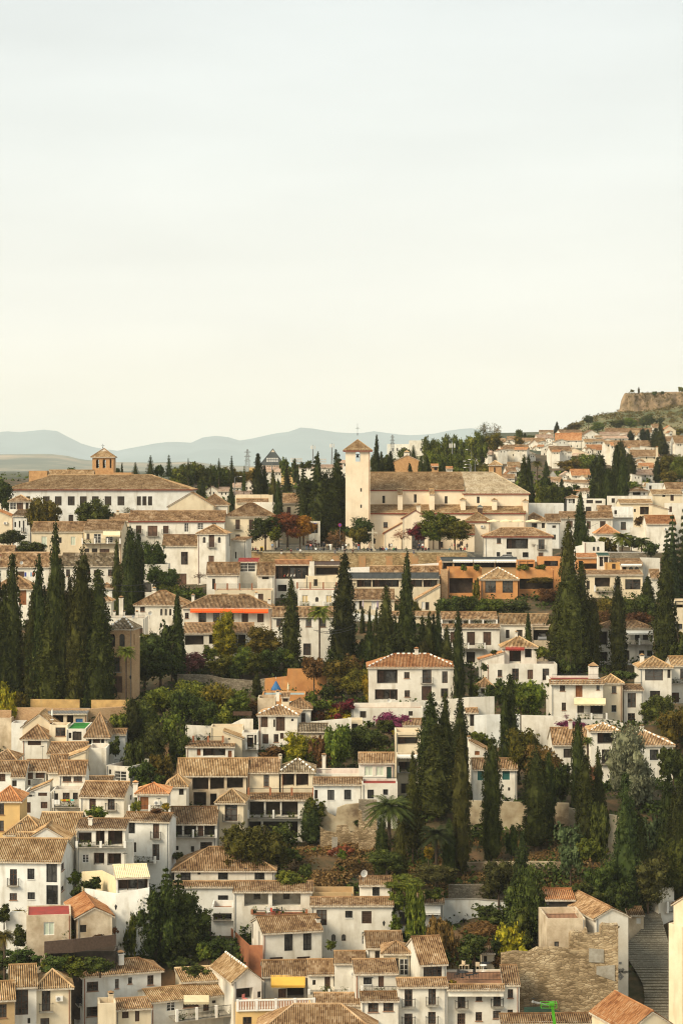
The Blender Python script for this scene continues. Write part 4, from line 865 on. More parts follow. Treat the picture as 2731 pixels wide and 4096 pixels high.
H('cream house with a broad gable roof behind the wide shutter house', 205, 500, 905, 1100, 795, 'gy', D=348, wall='c', tile='g', dep=8)
H('cream bay with a glazed window beside the gable roof', 446, 608, 898, 1060, None, 'flat', D=344, wall='c', dep=4, wins='500 918 90 78 w', chim='448 880 24 40')
H('long brown roof over a low white house', 428, 755, 1148, 1260, 1050, 'shed', D=333, wall='w', dep=5)
H('white building topped with bright green turf terrace', 596, 772, 930, 1060, None, 'flat', D=343, wall='w', dep=9, floor='lawn', parap=.08, wins='652 955 82 78 x;618 965 25 50 x', rails='600 760 875 50 -5')
H('grey sheet canopy building behind the green turf terrace', 420, 780, 790, 900, 768, 'shed', D=353, wall='k', tile='grey', dep=3, wins='450 800 120 80 v;600 800 60 90 v;680 838 64 36 u')
H('brown hipped roof over an open porch right of the turf terrace', 775, 972, 992, 1100, 785, 'hip', D=339, wall='w', dep=9, wins='790 1002 34 70 v;832 1005 68 65 s;905 1005 30 65 v', chim='928 860 28 75')
H('small white outhouse with tiled roof next to the dark garden', 983, 1125, 972, 1110, 930, 'gx', D=343, wall='v', dep=4)
H('brown hipped roof at the left edge above the roller blinds', -60, 140, 1203, 1280, 1112, 'hip', D=331, wall='w', dep=7)
H('tan roughcast wall building at the left edge below the brick wall', -60, 105, 832, 1150, None, 'flat', D=352, wall='k', dep=4)
H('plain white wall building left of the wide shutter house', 105, 216, 878, 1250, None, 'flat', D=350, wall='v', dep=4)
H('small gable roof between long brown roof and blank white wall', 560, 770, 1200, 1320, 1120, 'sr', D=327, wall='c', tile='g', dep=6)
FW('long reddish brick retaining wall below the cypresses', [(-40,765,900,354),(105,765,900,354),(108,740,900,355),(800,752,880,355),(1160,728,860,357)], 'b', .8, name='retaining_wall')
FW('ochre garden wall left of the small garden steps', [(275,665,742,357.5),(715,670,742,357.5)], 'och', .4)
FW('ochre garden wall right of the small garden steps', [(820,672,738,357.5),(1160,672,732,357.5)], 'och', .4)
H('brick villa tower with two arched windows and pale ridge tiles', 975, 1187, 25, 645, -72, 'hip', rot=-7, D=368, wall='b', tile='x', dep=6, wins='985 80 48 115 a;1072 80 48 115 a;1022 290 54 130 b;1005 460 90 145 d;R 1200 80 10 100 x', dash=True, pitch=.45)
H('brick villa wing half hidden by the cypresses', 545, 975, 95, 640, 22, 'hip', D=372, wall='b', tile='x', dep=7, wins='570 130 35 85 w', dash=True)
at(700, 3496)
H('white lower house with grey railing behind the evergreen group', 325, 522, 300, 520, None, 'flat', D=284, wall='v', dep=5, wins='345 352 170 62 l', rails='330 520 365 45 .5')
FW('brown woven screen beside the white lower house with grey railing', [(250,455,620,279),(325,450,620,279)], 'reed', .1, name='screen_wall')
at(0, 3496)
FW('white stepped garden wall below the corner balcony house', [(55,385,560,270),(100,340,560,270),(215,340,560,270),(240,360,560,270)], 'v', .4)
at(0, 3000)
FW('white pier wall between glass loggias and barred oriel window', [(1125,820,1040,288),(1190,822,1040,288)], 'w', 2, down=2)

# ---------------------------------------------------------------- middle rows
at(700, 3000)
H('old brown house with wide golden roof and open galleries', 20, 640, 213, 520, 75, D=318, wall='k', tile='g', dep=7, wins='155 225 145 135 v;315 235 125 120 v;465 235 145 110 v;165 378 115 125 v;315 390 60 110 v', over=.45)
H('cream house with one narrow window joined to the old brown house', 650, 932, 190, 440, 70, D=319, wall='c', dep=7, wins='795 222 48 105 w')
H('house end with glazed corner room and pale ridge dashes', 950, 1242, 187, 440, 72, 'hip', D=319, wall='c', tile='x', dep=7, wins='958 196 110 125 l;1085 196 110 125 l', dash=True, chim='930 42 26 150')
H('two storey balcony house with iron railing over dark columns', 650, 1240, 440, 800, 405, 'shed', D=314, wall='w', dep=3, wins='668 462 130 130 v;812 465 130 125 v;955 462 145 130 v;660 640 110 150 v;790 640 220 150 v;1030 640 70 150 v', rails='655 1110 545 62 1.1;660 1240 345 55 -1 terr')
H('square cream tower house with big dark balcony window', 377, 615, 462, 870, 348, 'hip', D=307, wall='c', tile='g', dep=6, wins='447 485 112 150 b;443 717 110 92 K', rot=-3)
H('small white house with square window and jutting golden roof', -75, 102, 318, 540, 215, 'hip', D=311, wall='w', tile='g', dep=6, wins='37 338 43 65 x')
H('white house with long shaded wooden balcony and curved wall', -60, 370, 652, 905, 510, 'shed', D=303, wall='w', dep=5, wins='-30 662 95 110 v;80 660 110 110 v;205 660 50 112 d;262 662 100 110 v;228 825 105 62 w;143 862 30 52 x;3 860 30 40 x', rails='-40 368 722 58 .7')
H('white house with big brown hipped roof and three barred windows', -5, 890, 1066, 1215, 868, 'hip', D=293, wall='w', dep=9, wins='52 1068 88 98 K;388 1083 85 78 K;715 1083 85 78 K;203 1087 28 30 x')
H('lower storey of the three barred window house, under a tiled strip', -15, 905, 1218, 1420, 1180, 'shed', D=290.5, wall='v', dep=2, wins='387 1302 88 100 K')
H('pale blue washed house with small barred windows and long roof', 1240, 1675, 303, 478, 255, 'shed', D=313, wall='v', dep=3.5, wins='1250 357 28 80 x;1367 357 57 90 k;1515 355 60 90 k')
H('plain white terrace block with chimney above the blue washed house', 1240, 1680, 212, 330, None, 'flat', D=320, wall='w', dep=6, floor='red', chim='1318 40 32 80', rails='1290 1400 175 60 .2')
FW('broken tan house ruins below the blue washed house', [(1290,510,700,311.5),(1340,485,700,311.5),(1365,560,700,311.5),(1440,600,700,311.5),(1452,520,700,311.5),(1530,490,700,311.5),(1650,480,700,311.5)], 'agw', .6, name='ruined_wall')
FW('middle terrace of the broken tan ruins', [(1300,690,800,306),(1350,725,800,306),(1440,745,810,306),(1450,680,810,306),(1540,670,810,306),(1570,740,810,306),(1660,720,820,306)], 'rn', .6, name='ruined_wall')
FW('small white wall stub in the ruins beside the vacant lot', [(1405,780,880,302),(1455,785,880,302)], 'conc', .3)
at(1400, 3000)
H('white house with two tile bordered windows and red terrace', 105, 424, 300, 470, None, 'flat', D=312, wall='w', dep=5, floor='red', parap=.3, wins='155 355 55 80 k;295 352 42 50 k', rails='110 415 245 45 .02')
H('white house with pale green blinds and a dark green door', 80, 392, 106, 300, 24, D=318, wall='w', dep=6, wins='128 142 75 90 P;230 142 72 90 P;327 152 43 110 G')
H('open terrace house with brown lattice balcony and office desk', 405, 640, -160, 180, None, 'flat', D=334, wall='c', dep=6, wins='425 -135 180 85 L')
H('dark porch house with white scalloped awning behind the twin cypress', 420, 690, 60, 440, None, 'flat', D=322, wall='c', dep=5, wins='430 70 170 115 l;455 300 70 90 x;590 300 60 90 x', awn='420 40 600 60 can_w 1.2', rails='430 640 150 50 .4')
H('white house with two teal shutters', 1100, 1492, 164, 458, 75, D=319, wall='w', dep=6, wins='1140 187 55 85 T;1362 182 65 85 T;1412 335 20 30 x')
H('small white gabled house with brown shutter behind the teal shutter house', 1070, 1235, 5, 110, -85, 'sl', D=328, wall='w', dep=6, wins='1115 -10 42 55 n', chim='1050 -120 25 60')
FW('weathered cream retaining wall under the teal shutter house', [(1050,455,640,311.5),(1490,470,700,311.5),(1960,480,720,311)], 'agw', .8, name='retaining_wall', down=6)
FW('weathered cream retaining wall behind the right hand cypresses', [(1960,520,900,310),(2150,560,940,309),(2480,600,960,308)], 'agw', .8, name='retaining_wall', down=6)
FW('lower pale stone terrace wall in the ruined garden', [(1000,1012,1110,297),(1300,1003,1110,297),(1660,1000,1110,298),(2000,1010,1110,298)], 'agw', .6, name='retaining_wall', down=3)
FW('grey stone wall with gate above the white garden wall', [(880,1210,1330,285.5),(1400,1200,1330,285.5)], 'sg', .5)
FW('ruined pillar and wall stub beside the big palm', [(75,540,820,304),(105,545,820,304),(108,640,820,304),(165,640,830,304),(168,550,830,304),(240,560,830,304)], 'rn', .6, name='ruined_wall')
FW('stone terrace with steps edge left of the big palm', [(78,445,560,311),(240,450,560,311)], 'sg', .7)
at(1400, 2500)
H('two storey white house with left balcony loggia and brick chimney', 165, 945, 370, 690, 258, 'hip', D=366, wall='w', tile='q', dep=9, wins='240 400 184 124 L;222 576 202 94 l;483 422 48 56 w;645 400 82 120 b;822 415 50 105 w;487 585 48 60 w;640 548 88 125 d;812 568 65 75 w', chim='577 210 32 55', dash=True, rot=0)
H('white terrace wall building with two small square windows', 10, 652, 742, 870, None, 'flat', D=357, wall='w', dep=6, parap=.15, wins='88 772 55 60 x;523 772 37 42 x')
FW('white terrace parapet with brick posts before the two storey white house', [(10,700,745,359),(220,698,745,359),(540,690,740,359),(720,680,735,360)], 'w', .3, name='parapet_wall')
FW('tall white wall rising right of the terrace parapet', [(700,700,920,353),(885,668,920,353),(1062,648,920,353),(1290,642,900,354)], 'w', .4)
FW('lower white garden wall with wall lamp', [(1110,812,980,347),(1220,806,985,347),(1520,800,960,348)], 'v', .4)
H('small white garden room with dark door under a tiled lip', 1040, 1142, 782, 920, 758, 'shed', D=350, wall='w', dep=3, wins='1072 800 40 105 x')
H('low tiled porch roof behind the bougainvillea', 475, 650, 893, 980, 840, 'shed', D=345, wall='c', dep=4, wins='520 930 80 14 x')
H('cream gate house with stone lintel left of the bougainvillea', -20, 112, 848, 960, None, 'flat', D=350, wall='c', dep=3, wins='15 885 55 40 x')
H('little garden hut with hipped tile roof and two dark windows', 1150, 1272, 543, 650, 472, 'hip', D=374, wall='w', dep=4, wins='1170 556 35 60 x;1212 560 45 70 x')
at(2031, 2500)
H('white house front with three plain windows and central wooden door', -190, 438, 348, 520, None, 'flat', D=388, wall='w', dep=5, wins='-93 402 40 60 w;35 390 60 108 w;172 400 50 85 d;307 390 60 105 w;-128 322 15 26 x;-98 305 36 40 a', rails='265 435 290 55 .02')
H('upper glazed room with red awning under a hipped roof', -50, 255, 190, 350, 102, 'hip', D=392, wall='w', tile='g', dep=6, wins='10 228 105 115 l;150 212 60 80 l', awn='-25 192 145 216 red .9', chim='62 60 22 50')
H('small single pitch orange roof left of the red awning room', -252, -35, 305, 420, 240, 'sr', D=391, wall='w', tile='q', dep=4)
H('cream house with red roof terrace and brick barbecue', 385, 850, 498, 870, None, 'flat', D=368, wall='w', dep=9, floor='red', parap=.35, wins='463 527 45 65 w;603 540 62 105 n;790 527 28 55 w;480 695 38 70 w;618 700 60 88 x;735 712 140 85 l', awn='590 655 872 708 can_c 1.7', rails='610 880 795 50 1.7;395 840 440 45 -.1', chim='722 365 80 110')
H('tiled lip around the red roof terrace', 375, 852, 512, 530, 492, 'shed', D=367.6, wall='w', dep=.5, down=.2, name='cornice', cat='cornice')
H('cream wing with hipped roof right of the red roof terrace', 852, 1022, 512, 890, 440, 'hip', D=370, wall='c', tile='g', dep=6, wins='927 548 42 62 w;925 718 42 60 k')
H('narrow white house with two tall brown windows and terrace furniture on top', 1035, 1208, 578, 880, 550, 'shed', D=371, wall='w', dep=4, wins='1068 610 75 130 w;1070 790 65 85 w', rails='1045 1200 515 40 -2.5')
H('white house with a very wide dark window below a hipped roof', 1178, 1462, 372, 680, 280, 'hip', D=382, wall='w', tile='g', dep=7, wins='1225 397 160 100 w;1425 400 28 75 x;1270 590 90 75 x', chim='1180 268 35 60')
H('white neighbour house with iron balcony at the right edge', 1462, 1720, 357, 690, 280, 'gx', D=385, wall='w', tile='g', dep=7, wins='1540 390 60 90 w;1460 605 70 90 d', rails='1450 1600 485 35 .6')
H('left wing of the tower house, one dark glazed window', 400, 745, 1062, 1430, 920, D=341, wall='w', dep=8, wins='495 1108 80 82 x;500 1320 60 60 x', chim='540 855 32 95')
H('white tower house with open corner balcony room', 745, 985, 945, 1430, 876, 'hip', D=337, wall='w', tile='g', dep=6, wins='798 950 150 115 L;838 1115 72 130 b', dash=True)
H('right wing of the tower house behind the silver tree', 985, 1475, 1066, 1430, 945, 'hip', D=341, wall='w', dep=8, wins='1268 1115 75 95 k;1352 1305 38 40 x', chim='1182 900 28 80', dash=True)
FW('white lattice fence above the red terrace house', [(610,348,375,402),(920,345,372,402),(1155,342,372,402)], 'white', .12, name='fence', cat='fence', down=.3)
FW('white retaining wall left of the cream house with red terrace', [(120,808,930,352),(400,815,930,352),(560,850,930,352)], 'w', .4, name='retaining_wall')
FW('white wall strip below the cream house with red terrace', [(560,850,910,360),(900,850,920,361),(1030,880,940,361)], 'w', .4)
at(700, 2500)
H('white house with three brown shutters and round window', 750, 1095, 800, 1080, 712, 'hip', D=345, wall='w', dep=7, wins='770 815 62 100 s;903 818 82 130 s;882 845 16 70 a;785 978 52 85 s;885 978 42 72 w;942 968 33 52 s;1040 838 24 24 a', dash=True, rot=-4)
H('white back house with one dark window and hipped roof', 1018, 1215, 740, 900, 650, 'hip', D=352, wall='w', dep=6, wins='1115 790 52 80 w', chim='905 590 30 60')
H('low cream parapet room left of the dormer roof', 742, 900, 655, 760, None, 'flat', D=356, wall='k', dep=5)
H('little dormer with brown shutter under orange roof', 955, 1022, 640, 720, 612, 'shed', D=354, wall='c', dep=3, wins='965 648 48 40 s')
H('white house with wide glazed veranda and two orange wooden windows', 100, 530, 1086, 1215, 1050, 'shed', D=338, wall='w', dep=3, wins='197 1110 35 60 n;252 1096 200 78 l;475 1125 35 60 n', rails='165 430 1000 45 -1.5 terr')
H('cream stuccoed roof room with flat top above the veranda house', 320, 612, 912, 1020, None, 'flat', D=345, wall='c', dep=4)
H('little cream gable with tiny window beside the wooden veranda', 435, 600, 1010, 1150, 948, 'sl', D=340, wall='c', tile='g', dep=4, wins='475 998 22 30 x')
H('wooden corner balcony house with dark glass', 600, 742, 965, 1130, None, 'flat', D=342, wall='w', dep=4, wins='645 985 58 115 l;712 985 20 90 x', rails='640 740 1060 50 .8')
FW('white parapet with small chimneys left of the shutter house', [(95,895,1000,350),(300,905,1000,350),(500,890,1000,350),(600,842,1000,350),(700,842,960,350)], 'w', .3)
FW('cracked white wall running right of the back house', [(1210,868,900,349),(1400,850,900,349),(1580,835,890,349)], 'w', .35)
H('grey weathered shed roof between bushes', 1110, 1360, 950, 1010, 905, 'shed', D=341, wall='k', tile='x', dep=5)
FW('long grey stone garden wall with white posts', [(20,440,620,386),(300,448,620,386),(440,478,640,384),(700,498,660,382),(805,480,640,381)], 'sg', .6, name='garden_wall')
FW('orange painted garden wall around the palm', [(805,480,610,380),(1003,460,610,379),(1008,392,610,379),(1152,392,610,379),(1360,440,600,379)], 'o', .4, name='garden_wall')
H('orange plunge pool platform in front of the orange wall', 780, 1168, 625, 700, None, 'flat', D=366, wall='o', dep=6, floor='poolw', parap=.25, name='pool_platform', cat='pool platform')
FW('brown pergola beam wall among green shrubs', [(520,775,800,352),(690,775,800,352)], 'wood', .2, name='pergola', cat='pergola', down=.2)
at(1400, 2000)

# ---------------------------------------------------------------- row below the plaza
at(1400, 2000)
H('white house roof with dormer and long balcony rail between cypresses', 820, 1312, 1062, 1150, 1003, D=418, wall='w', dep=6, wins='882 1080 35 30 x;1185 1080 35 30 x;1017 1036 35 74 w', rails='820 1312 1078 34 .7')
H('white lower storey with tall dark shutters and red tiled balcony', 830, 1336, 1142, 1500, 1117, 'shed', D=413, wall='w', dep=3, wins='895 1182 45 118 s;1045 1182 72 118 s;1190 1182 72 118 s;1040 1362 80 100 v;1300 1350 50 80 x', rails='910 1205 1285 45 1.2')
H('long white house with golden roof and a shaded car port', 1342, 1785, 1102, 1500, 1020, D=417, wall='w', tile='g', dep=6, wins='1393 1163 32 75 x;1487 1163 55 75 x', rails='')
H('open car port under the long golden roof', 1622, 1875, 1128, 1500, None, 'flat', D=411, wall='k', dep=6, wins='1640 1140 210 118 v')
H('restaurant terrace gallery under a long weathered roof', -220, 795, 702, 810, 655, 'shed', D=456, wall='c', tile='slate', dep=5, wins='-205 712 225 68 l;60 712 130 68 l;200 712 235 68 l;520 712 125 68 l;655 712 125 68 l')
H('long brown roof with two white dormer chimneys behind the gallery', 180, 808, 662, 780, 592, 'gx', D=463, wall='c', dep=6, chim='325 600 28 60;636 600 28 60')
H('cream dining house with bright white window screens', -110, 395, 887, 1010, 800, 'shed', D=441, wall='c', dep=5, wins='38 906 40 76 R;80 906 25 76 x;190 906 45 76 R;237 906 20 76 x')
H('tapering roof house with one bright white screen', 592, 805, 890, 1010, 762, 'sr', D=443, wall='c', dep=6, wins='640 912 30 64 R;672 915 35 70 x')
FW('sloping white parapet wall rising below the plaza wall', [(-200,612,680,469),(0,606,680,469),(440,588,680,469),(815,562,680,469)], 'white', .4, name='parapet_wall')
H('low tiled wall roof above the row of little cypresses', 380, 800, 1035, 1100, 1000, 'shed', D=430, wall='c', dep=3)
FW('long white wall behind the row of little cypresses', [(20,1010,1250,432),(380,1060,1250,432),(780,1075,1250,430)], 'v', .4)
# orange restaurant house
H('open terrace restaurant with white awnings above the orange wall', 822, 1500, 548, 640, 530, 'shed', D=470, wall='t', tile='slate', dep=5, wins='832 555 85 60 l;930 555 170 50 v;1110 555 180 50 v;1300 555 185 50 v', awn='920 534 1100 550 can_w 1.2;1105 534 1300 550 can_w 1.2;1305 534 1490 550 can_w 1.2')
H('orange vaulted loggia building with crenellated parapet', 875, 1178, 606, 870, None, 'flat', D=459, wall='o', dep=6, wins='888 700 210 135 v;1112 720 40 110 x')
H('narrow red brick stair tower beside the orange loggia', 815, 874, 628, 850, None, 'flat', D=458, wall='b', dep=4)
H('orange pavilion with hipped roof and two large dark windows', 1170, 1500, 703, 868, 603, 'hip', D=452, wall='o', tile='g', dep=9, wins='1207 722 98 110 w;1362 722 95 110 w', dash=True)
FW('orange stair wall at the left of the carmen restaurant', [(800,560,800,463),(822,545,800,463)], 'o', 5, name='stair_wall')
at(2031, 2000)
H('orange dining terrace wall with recessed red gallery below', 95, 412, 622, 850, None, 'flat', D=457, wall='o', dep=6, wins='100 705 310 95 v')
H('orange restaurant room with small lamps under its eaves', 275, 490, 512, 640, None, 'flat', D=466, wall='o', dep=5, wins='322 545 125 48 l')
H('orange restaurant kitchen behind potted plants', 80, 240, 540, 640, None, 'flat', D=467, wall='o', dep=4, wins='100 545 60 60 v;168 545 60 60 v')
H('bright orange building with long black restaurant window', 620, 802, 512, 640, 498, 'shed', D=466, wall='o', tile='q', dep=5, wins='680 568 130 50 v;630 545 40 60 x')
H('small green roofed kiosk on the restaurant terrace', 808, 902, 497, 620, 480, 'shed', D=463, wall='w', tile='G', dep=3, wins='818 505 30 90 x;858 505 35 60 x', name='kiosk', cat='kiosk')
H('little orange cube house with a square shutter', 872, 1003, 560, 650, None, 'flat', D=461, wall='ochl', dep=4, wins='930 572 32 45 d')
H('cream arcade room with two small arches and striped awning', 1012, 1203, 585, 700, 568, 'shed', D=459, wall='c', dep=4, wins='1080 600 40 56 a;1130 600 40 56 a;1020 600 40 40 v', awn='1010 573 1195 584 can_w .8')
H('long brown roof strip above the arcade room', 940, 1200, 560, 600, 530, 'shed', D=464, wall='w', dep=4)
H('white carmen with wide porch and large green tinted window', 590, 1203, 665, 860, 640, 'shed', D=452, wall='c', dep=5, wins='700 722 30 80 x;775 694 140 85 v;957 714 45 80 x;1047 710 138 92 w', rails='775 950 770 45 .8')
H('small white house with steep roof at the top of the narrow steps', 1278, 1360, 692, 830, 622, D=450, wall='w', dep=5)
H('white house with long awning and potted terrace between two cypresses', 790, 1300, 1142, 1440, 1080, 'hip', D=405, wall='w', dep=6, wins='790 1178 100 122 l;1135 1200 40 58 x;1205 1198 48 55 x;1045 1348 40 85 x;1172 1348 45 50 x;1243 1348 45 50 x;760 1360 130 90 v', awn='1055 1163 1295 1195 can_w 1.1', rails='1055 1295 1245 50 1.2')
H('cream house with barred arched window at the right edge', 1490, 1700, 900, 1250, None, 'flat', D=412, wall='c', dep=6, wins='1490 905 80 60 l;1497 1110 60 45 k')
H('small white oriental gate house with twin arched windows', 680, 862, 378, 510, None, 'flat', D=478, wall='w', dep=5, wins='757 418 22 38 a;795 418 22 38 a')
FW('stone and white post wall under the palm garden', [(862,470,540,477),(1245,470,540,477)], 'sg', .4, cap='white')
FW('white wall left of the oriental gate house', [(590,420,520,480),(680,400,520,480)], 'v', .4)
FW('tall white wall behind the big cedar', [(1180,515,640,468),(1360,520,640,468)], 'w', .4)

# ---------------------------------------------------------------- left of the plaza
at(0, 2000)
H('small cream gate house with red edged roof at the left edge', -60, 120, 480, 600, 412, D=478, wall='c', dep=6, eave='redeave')
H('low white house with satellite dish and laundry line', 0, 440, 590, 770, 470, D=459, wall='w', dep=8, wins='62 628 25 55 k;150 640 70 50 s;330 640 45 50 x')
H('low white house with small brown windows right of the laundry house', 550, 1030, 582, 790, 476, D=457, wall='w', tile='x', dep=8, wins='595 622 35 62 w;785 625 28 48 s;843 627 55 55 s;970 622 48 58 w')
H('brown roofed house with orange timber bay behind left cypresses', -60, 305, 787, 1100, 665, 'hip', D=431, wall='w', dep=8, wins='172 800 68 140 n;10 800 50 80 x')
H('small dark roof between bulky cypress and cypress pair', 890, 1010, 785, 900, 742, 'hip', D=432, wall='v', dep=5)
H('white round turret house peeping out beside the cypress pair', 905, 998, 900, 1090, 862, 'hip', D=420, wall='w', dep=5, wins='940 925 18 50 a')
H('white house with three small arched windows and square chimney', 1212, 1680, 932, 1200, 812, 'hip', D=416, wall='w', dep=9, wins='1438 975 20 60 a;1478 975 20 60 a;1518 975 20 60 a;1258 958 42 42 w;1433 1105 22 38 a', chim='1370 788 28 105')
H('white terrace house with four white chimney posts', 945, 1300, 1058, 1300, None, 'flat', D=404, wall='w', dep=7, floor='cotta', wins='1240 1145 42 60 s', rails='950 1300 1030 28 .02', chim='1070 872 36 150;1015 995 22 60;1100 995 22 60;1215 998 28 60')
H('white walled yard with big arched dark gate', 1270, 1510, 575, 840, None, 'flat', D=449, wall='w', dep=5, wins='1285 735 75 90 a')
H('cream house with pale blind left of the pointed cypress', 285, 752, 276, 470, 196, D=491, wall='c', dep=8, wins='375 327 48 110 P;527 335 28 50 x;637 328 42 78 P', rot=0)
H('cream house with balcony, draped curtains and cream awning', 757, 1090, 266, 480, 182, D=487, wall='c', dep=8, wins='778 300 28 50 w;842 302 66 84 W;948 320 66 64 W;745 434 58 38 x;825 434 50 38 x;895 438 88 34 s', rails='740 1078 348 40 1.4', awn='925 270 1080 318 can_c 1.3', rot=-5)
H('long white house with three orange wooden windows', 1158, 2012, 183, 430, 98, D=494, wall='w', dep=8, wins='1220 228 50 70 D;1325 230 88 92 D;1463 230 50 70 D;1653 205 38 82 W;1771 205 52 60 W;1901 205 38 30 W', eave='redeave')
H('small roofs and chimney behind the balcony house', 985, 1170, 182, 260, 125, 'gx', D=505, wall='c', dep=6, chim='1045 100 25 40')
at(0, 1600)
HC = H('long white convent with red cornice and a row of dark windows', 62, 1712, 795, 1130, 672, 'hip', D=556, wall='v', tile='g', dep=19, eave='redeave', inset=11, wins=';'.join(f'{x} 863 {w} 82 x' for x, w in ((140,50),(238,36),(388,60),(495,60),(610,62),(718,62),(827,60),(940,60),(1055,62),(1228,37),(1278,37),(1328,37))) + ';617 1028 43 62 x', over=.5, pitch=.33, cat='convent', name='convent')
HT = H('square brick bell tower with arched openings behind the convent', 830, 1020, 500, 760, 437, 'hip', D=600, wall='ob', tile='g', dep=5.6, wins='863 532 28 78 O;922 532 28 78 O;985 530 16 80 O', cat='bell tower', name='bell_tower', over=.45)
H('tan rear range of the convent left of the bell tower', 430, 832, 690, 760, 628, 'gx', D=592, wall='t', tile='g', dep=7)
H('brown parapet block at the left end of the convent rear', 262, 425, 634, 760, None, 'flat', D=593, wall='ob', dep=6)
H('brown parapet block right of the brick bell tower', 1022, 1180, 650, 760, None, 'flat', D=594, wall='ob', dep=6)
H('white lookout tower with corner glazing and pyramid roof', 85, 270, 902, 1100, 850, 'hip', D=520, wall='w', dep=5, wins='92 908 56 74 W;152 908 58 74 s;232 912 28 70 x')
H('white house with four narrow windows turned right, left edge', 118, 272, 1035, 1300, 985, 'shed', rot=-4, D=507, wall='v', dep=6, wins='133 1093 15 46 x;172 1083 14 60 x;208 1080 14 100 b;245 1068 16 56 x')
H('cream gabled house with ruddy roof at the left edge', -80, 122, 1050, 1300, 965, 'sl', D=508, wall='c', tile='q', dep=8)
H('white house at the far left end of the convent', -80, 60, 850, 1000, 682, D=575, wall='w', tile='g', dep=8)
at(700, 1600)
H('cream gabled house with blank wall right of the convent', -60, 352, 950, 1100, 828, 'gy', D=516, wall='c', dep=10)
H('brown hipped roof house with orange chimney stack', 225, 470, 932, 1080, 842, 'hip', D=521, wall='w', dep=9)
H('white flat block with low rim, before the convent gardens', 540, 875, 850, 1060, None, 'flat', D=530, wall='c', dep=8)
H('white stepped wall block right of the tan upper storey house', 700, 915, 918, 1100, None, 'flat', D=512, wall='w', dep=6)
H('low brown roof peeping over the white stepped block', 552, 830, 915, 960, 885, 'gx', D=524, wall='c', dep=5)
H('tan and white house with four dark shutters facing the plaza steps', 452, 895, 1035, 1330, 926, 'hip', D=497, wall='c', dep=9, wins='543 1070 40 90 D;663 1070 40 90 D;543 1205 40 30 s;663 1207 42 75 s', inset=5)
H('old house with brown door under the big fir trees', 965, 1165, 918, 1080, 838, 'gx', D=540, wall='c', dep=7, wins='1003 958 35 80 s')
H('white shop with notice board behind the motorcycles', 1200, 1300, 1085, 1230, None, 'flat', D=520, wall='w', dep=5, wins='1205 1105 75 90 v')
H('grey garage building left of the church tower', 1305, 1530, 1092, 1240, None, 'flat', D=528, wall='c', dep=5, wins='1465 1112 65 90 v')
H('white turret house with two arched windows and brown balcony door', 203, 455, 1190, 1560, 1118, 'hip', rot=-7, D=468, wall='w', dep=6, wins='250 1228 26 52 a;303 1205 50 112 D;385 1228 26 52 a;302 1395 48 108 D;R 486 1200 12 110 x')
H('white wing with tall mullioned window beside the turret house', -110, 203, 1298, 1640, 1208, 'gx', D=472, wall='w', dep=8, wins='55 1360 62 115 f;10 1555 95 105 d')
H('white wall house with stepped tile top right of the turret', 500, 635, 1255, 1430, 1240, 'shed', rot=-16, D=474, wall='w', dep=4, wins='538 1360 14 60 x')
at(700, 2000)
H('left brown roof of the terrace house with red canvas', 285, 575, 657, 850, 560, 'gx', D=441, wall='w', dep=6, wins='335 705 26 95 x;700 700 10 10 x')
H('glazed roof kiosk with red canvas top', 570, 742, 552, 670, 528, 'shed', D=446, wall='w', tile='red', dep=4, wins='582 562 140 82 W')
H('right brown roof of the terrace house with red canvas', 737, 888, 662, 900, 556, 'gx', D=442, wall='w', dep=6, wins='780 682 62 28 x')
H('cream terrace with brick posts, potted plants and a red canvas sheet', 358, 876, 806, 960, None, 'flat', D=433, wall='c', dep=6, parap=.2, wins='417 838 58 16 s;575 838 60 16 s;745 840 46 80 s', rails='360 690 752 48 .02 terr')
H('glass walled restaurant under an orange tile strip', 892, 1208, 576, 830, 538, 'shed', D=452, wall='w', tile='q', dep=5, wins='900 590 295 118 l;920 760 80 60 v', awn='')
H('white chimney pier beside the glass walled restaurant', 1206, 1246, 556, 720, None, 'flat', D=451, wall='w', dep=3, name='pier', cat='pier')
H('dark timber pergola restaurant against the plaza wall', 1250, 1475, 580, 720, 566, 'shed', D=457, wall='t', tile='wood', dep=4, wins='1262 605 200 70 v')
H('white upper house with small dark door and terracotta railing', 1170, 1466, 680, 830, None, 'flat', D=450, wall='c', dep=5, wins='1243 710 34 60 x')
H('white house with two yellow blinds and a niche shrine', 1100, 1445, 806, 980, None, 'flat', D=438, wall='w', dep=7, floor='cotta', parap=.12, wins='1138 852 55 70 B;1352 852 52 70 B;1257 870 28 42 a', rails='1095 1445 742 48 .02 terr;1110 1215 912 35 .7;1325 1430 914 45 .7')
H('white house with long bright orange awning', 75, 866, 958, 1140, 853, 'hip', D=410, wall='w', dep=9, wins='90 1010 35 52 w;212 1010 68 90 w;342 1012 58 78 w;470 1015 58 80 w;598 1016 58 78 s;738 1018 58 78 s', awn='137 968 250 998 can_o 1.4;252 968 380 998 can_o 1.4;382 968 500 998 can_o 1.4;502 968 615 1000 can_o 1.4;617 970 835 1003 can_o 1.4', chim='714 830 30 105;830 890 30 55;150 850 26 60')
H('low roof with dark porch below the orange awning house', 75, 695, 1188, 1400, 1102, 'shed', D=402, wall='w', dep=5, wins='88 1215 170 85 v;305 1210 60 80 v;520 1200 38 80 x;562 1205 70 115 v', rails='500 650 1275 40 .6')
H('white house with brown six pane window behind the tall palm', 872, 1445, 1037, 1450, 957, 'gx', D=405, wall='w', dep=6, wins='910 1067 48 62 w;1090 1057 25 110 s;1172 1060 50 75 w;1297 1062 55 75 w;1150 1285 68 105 w')

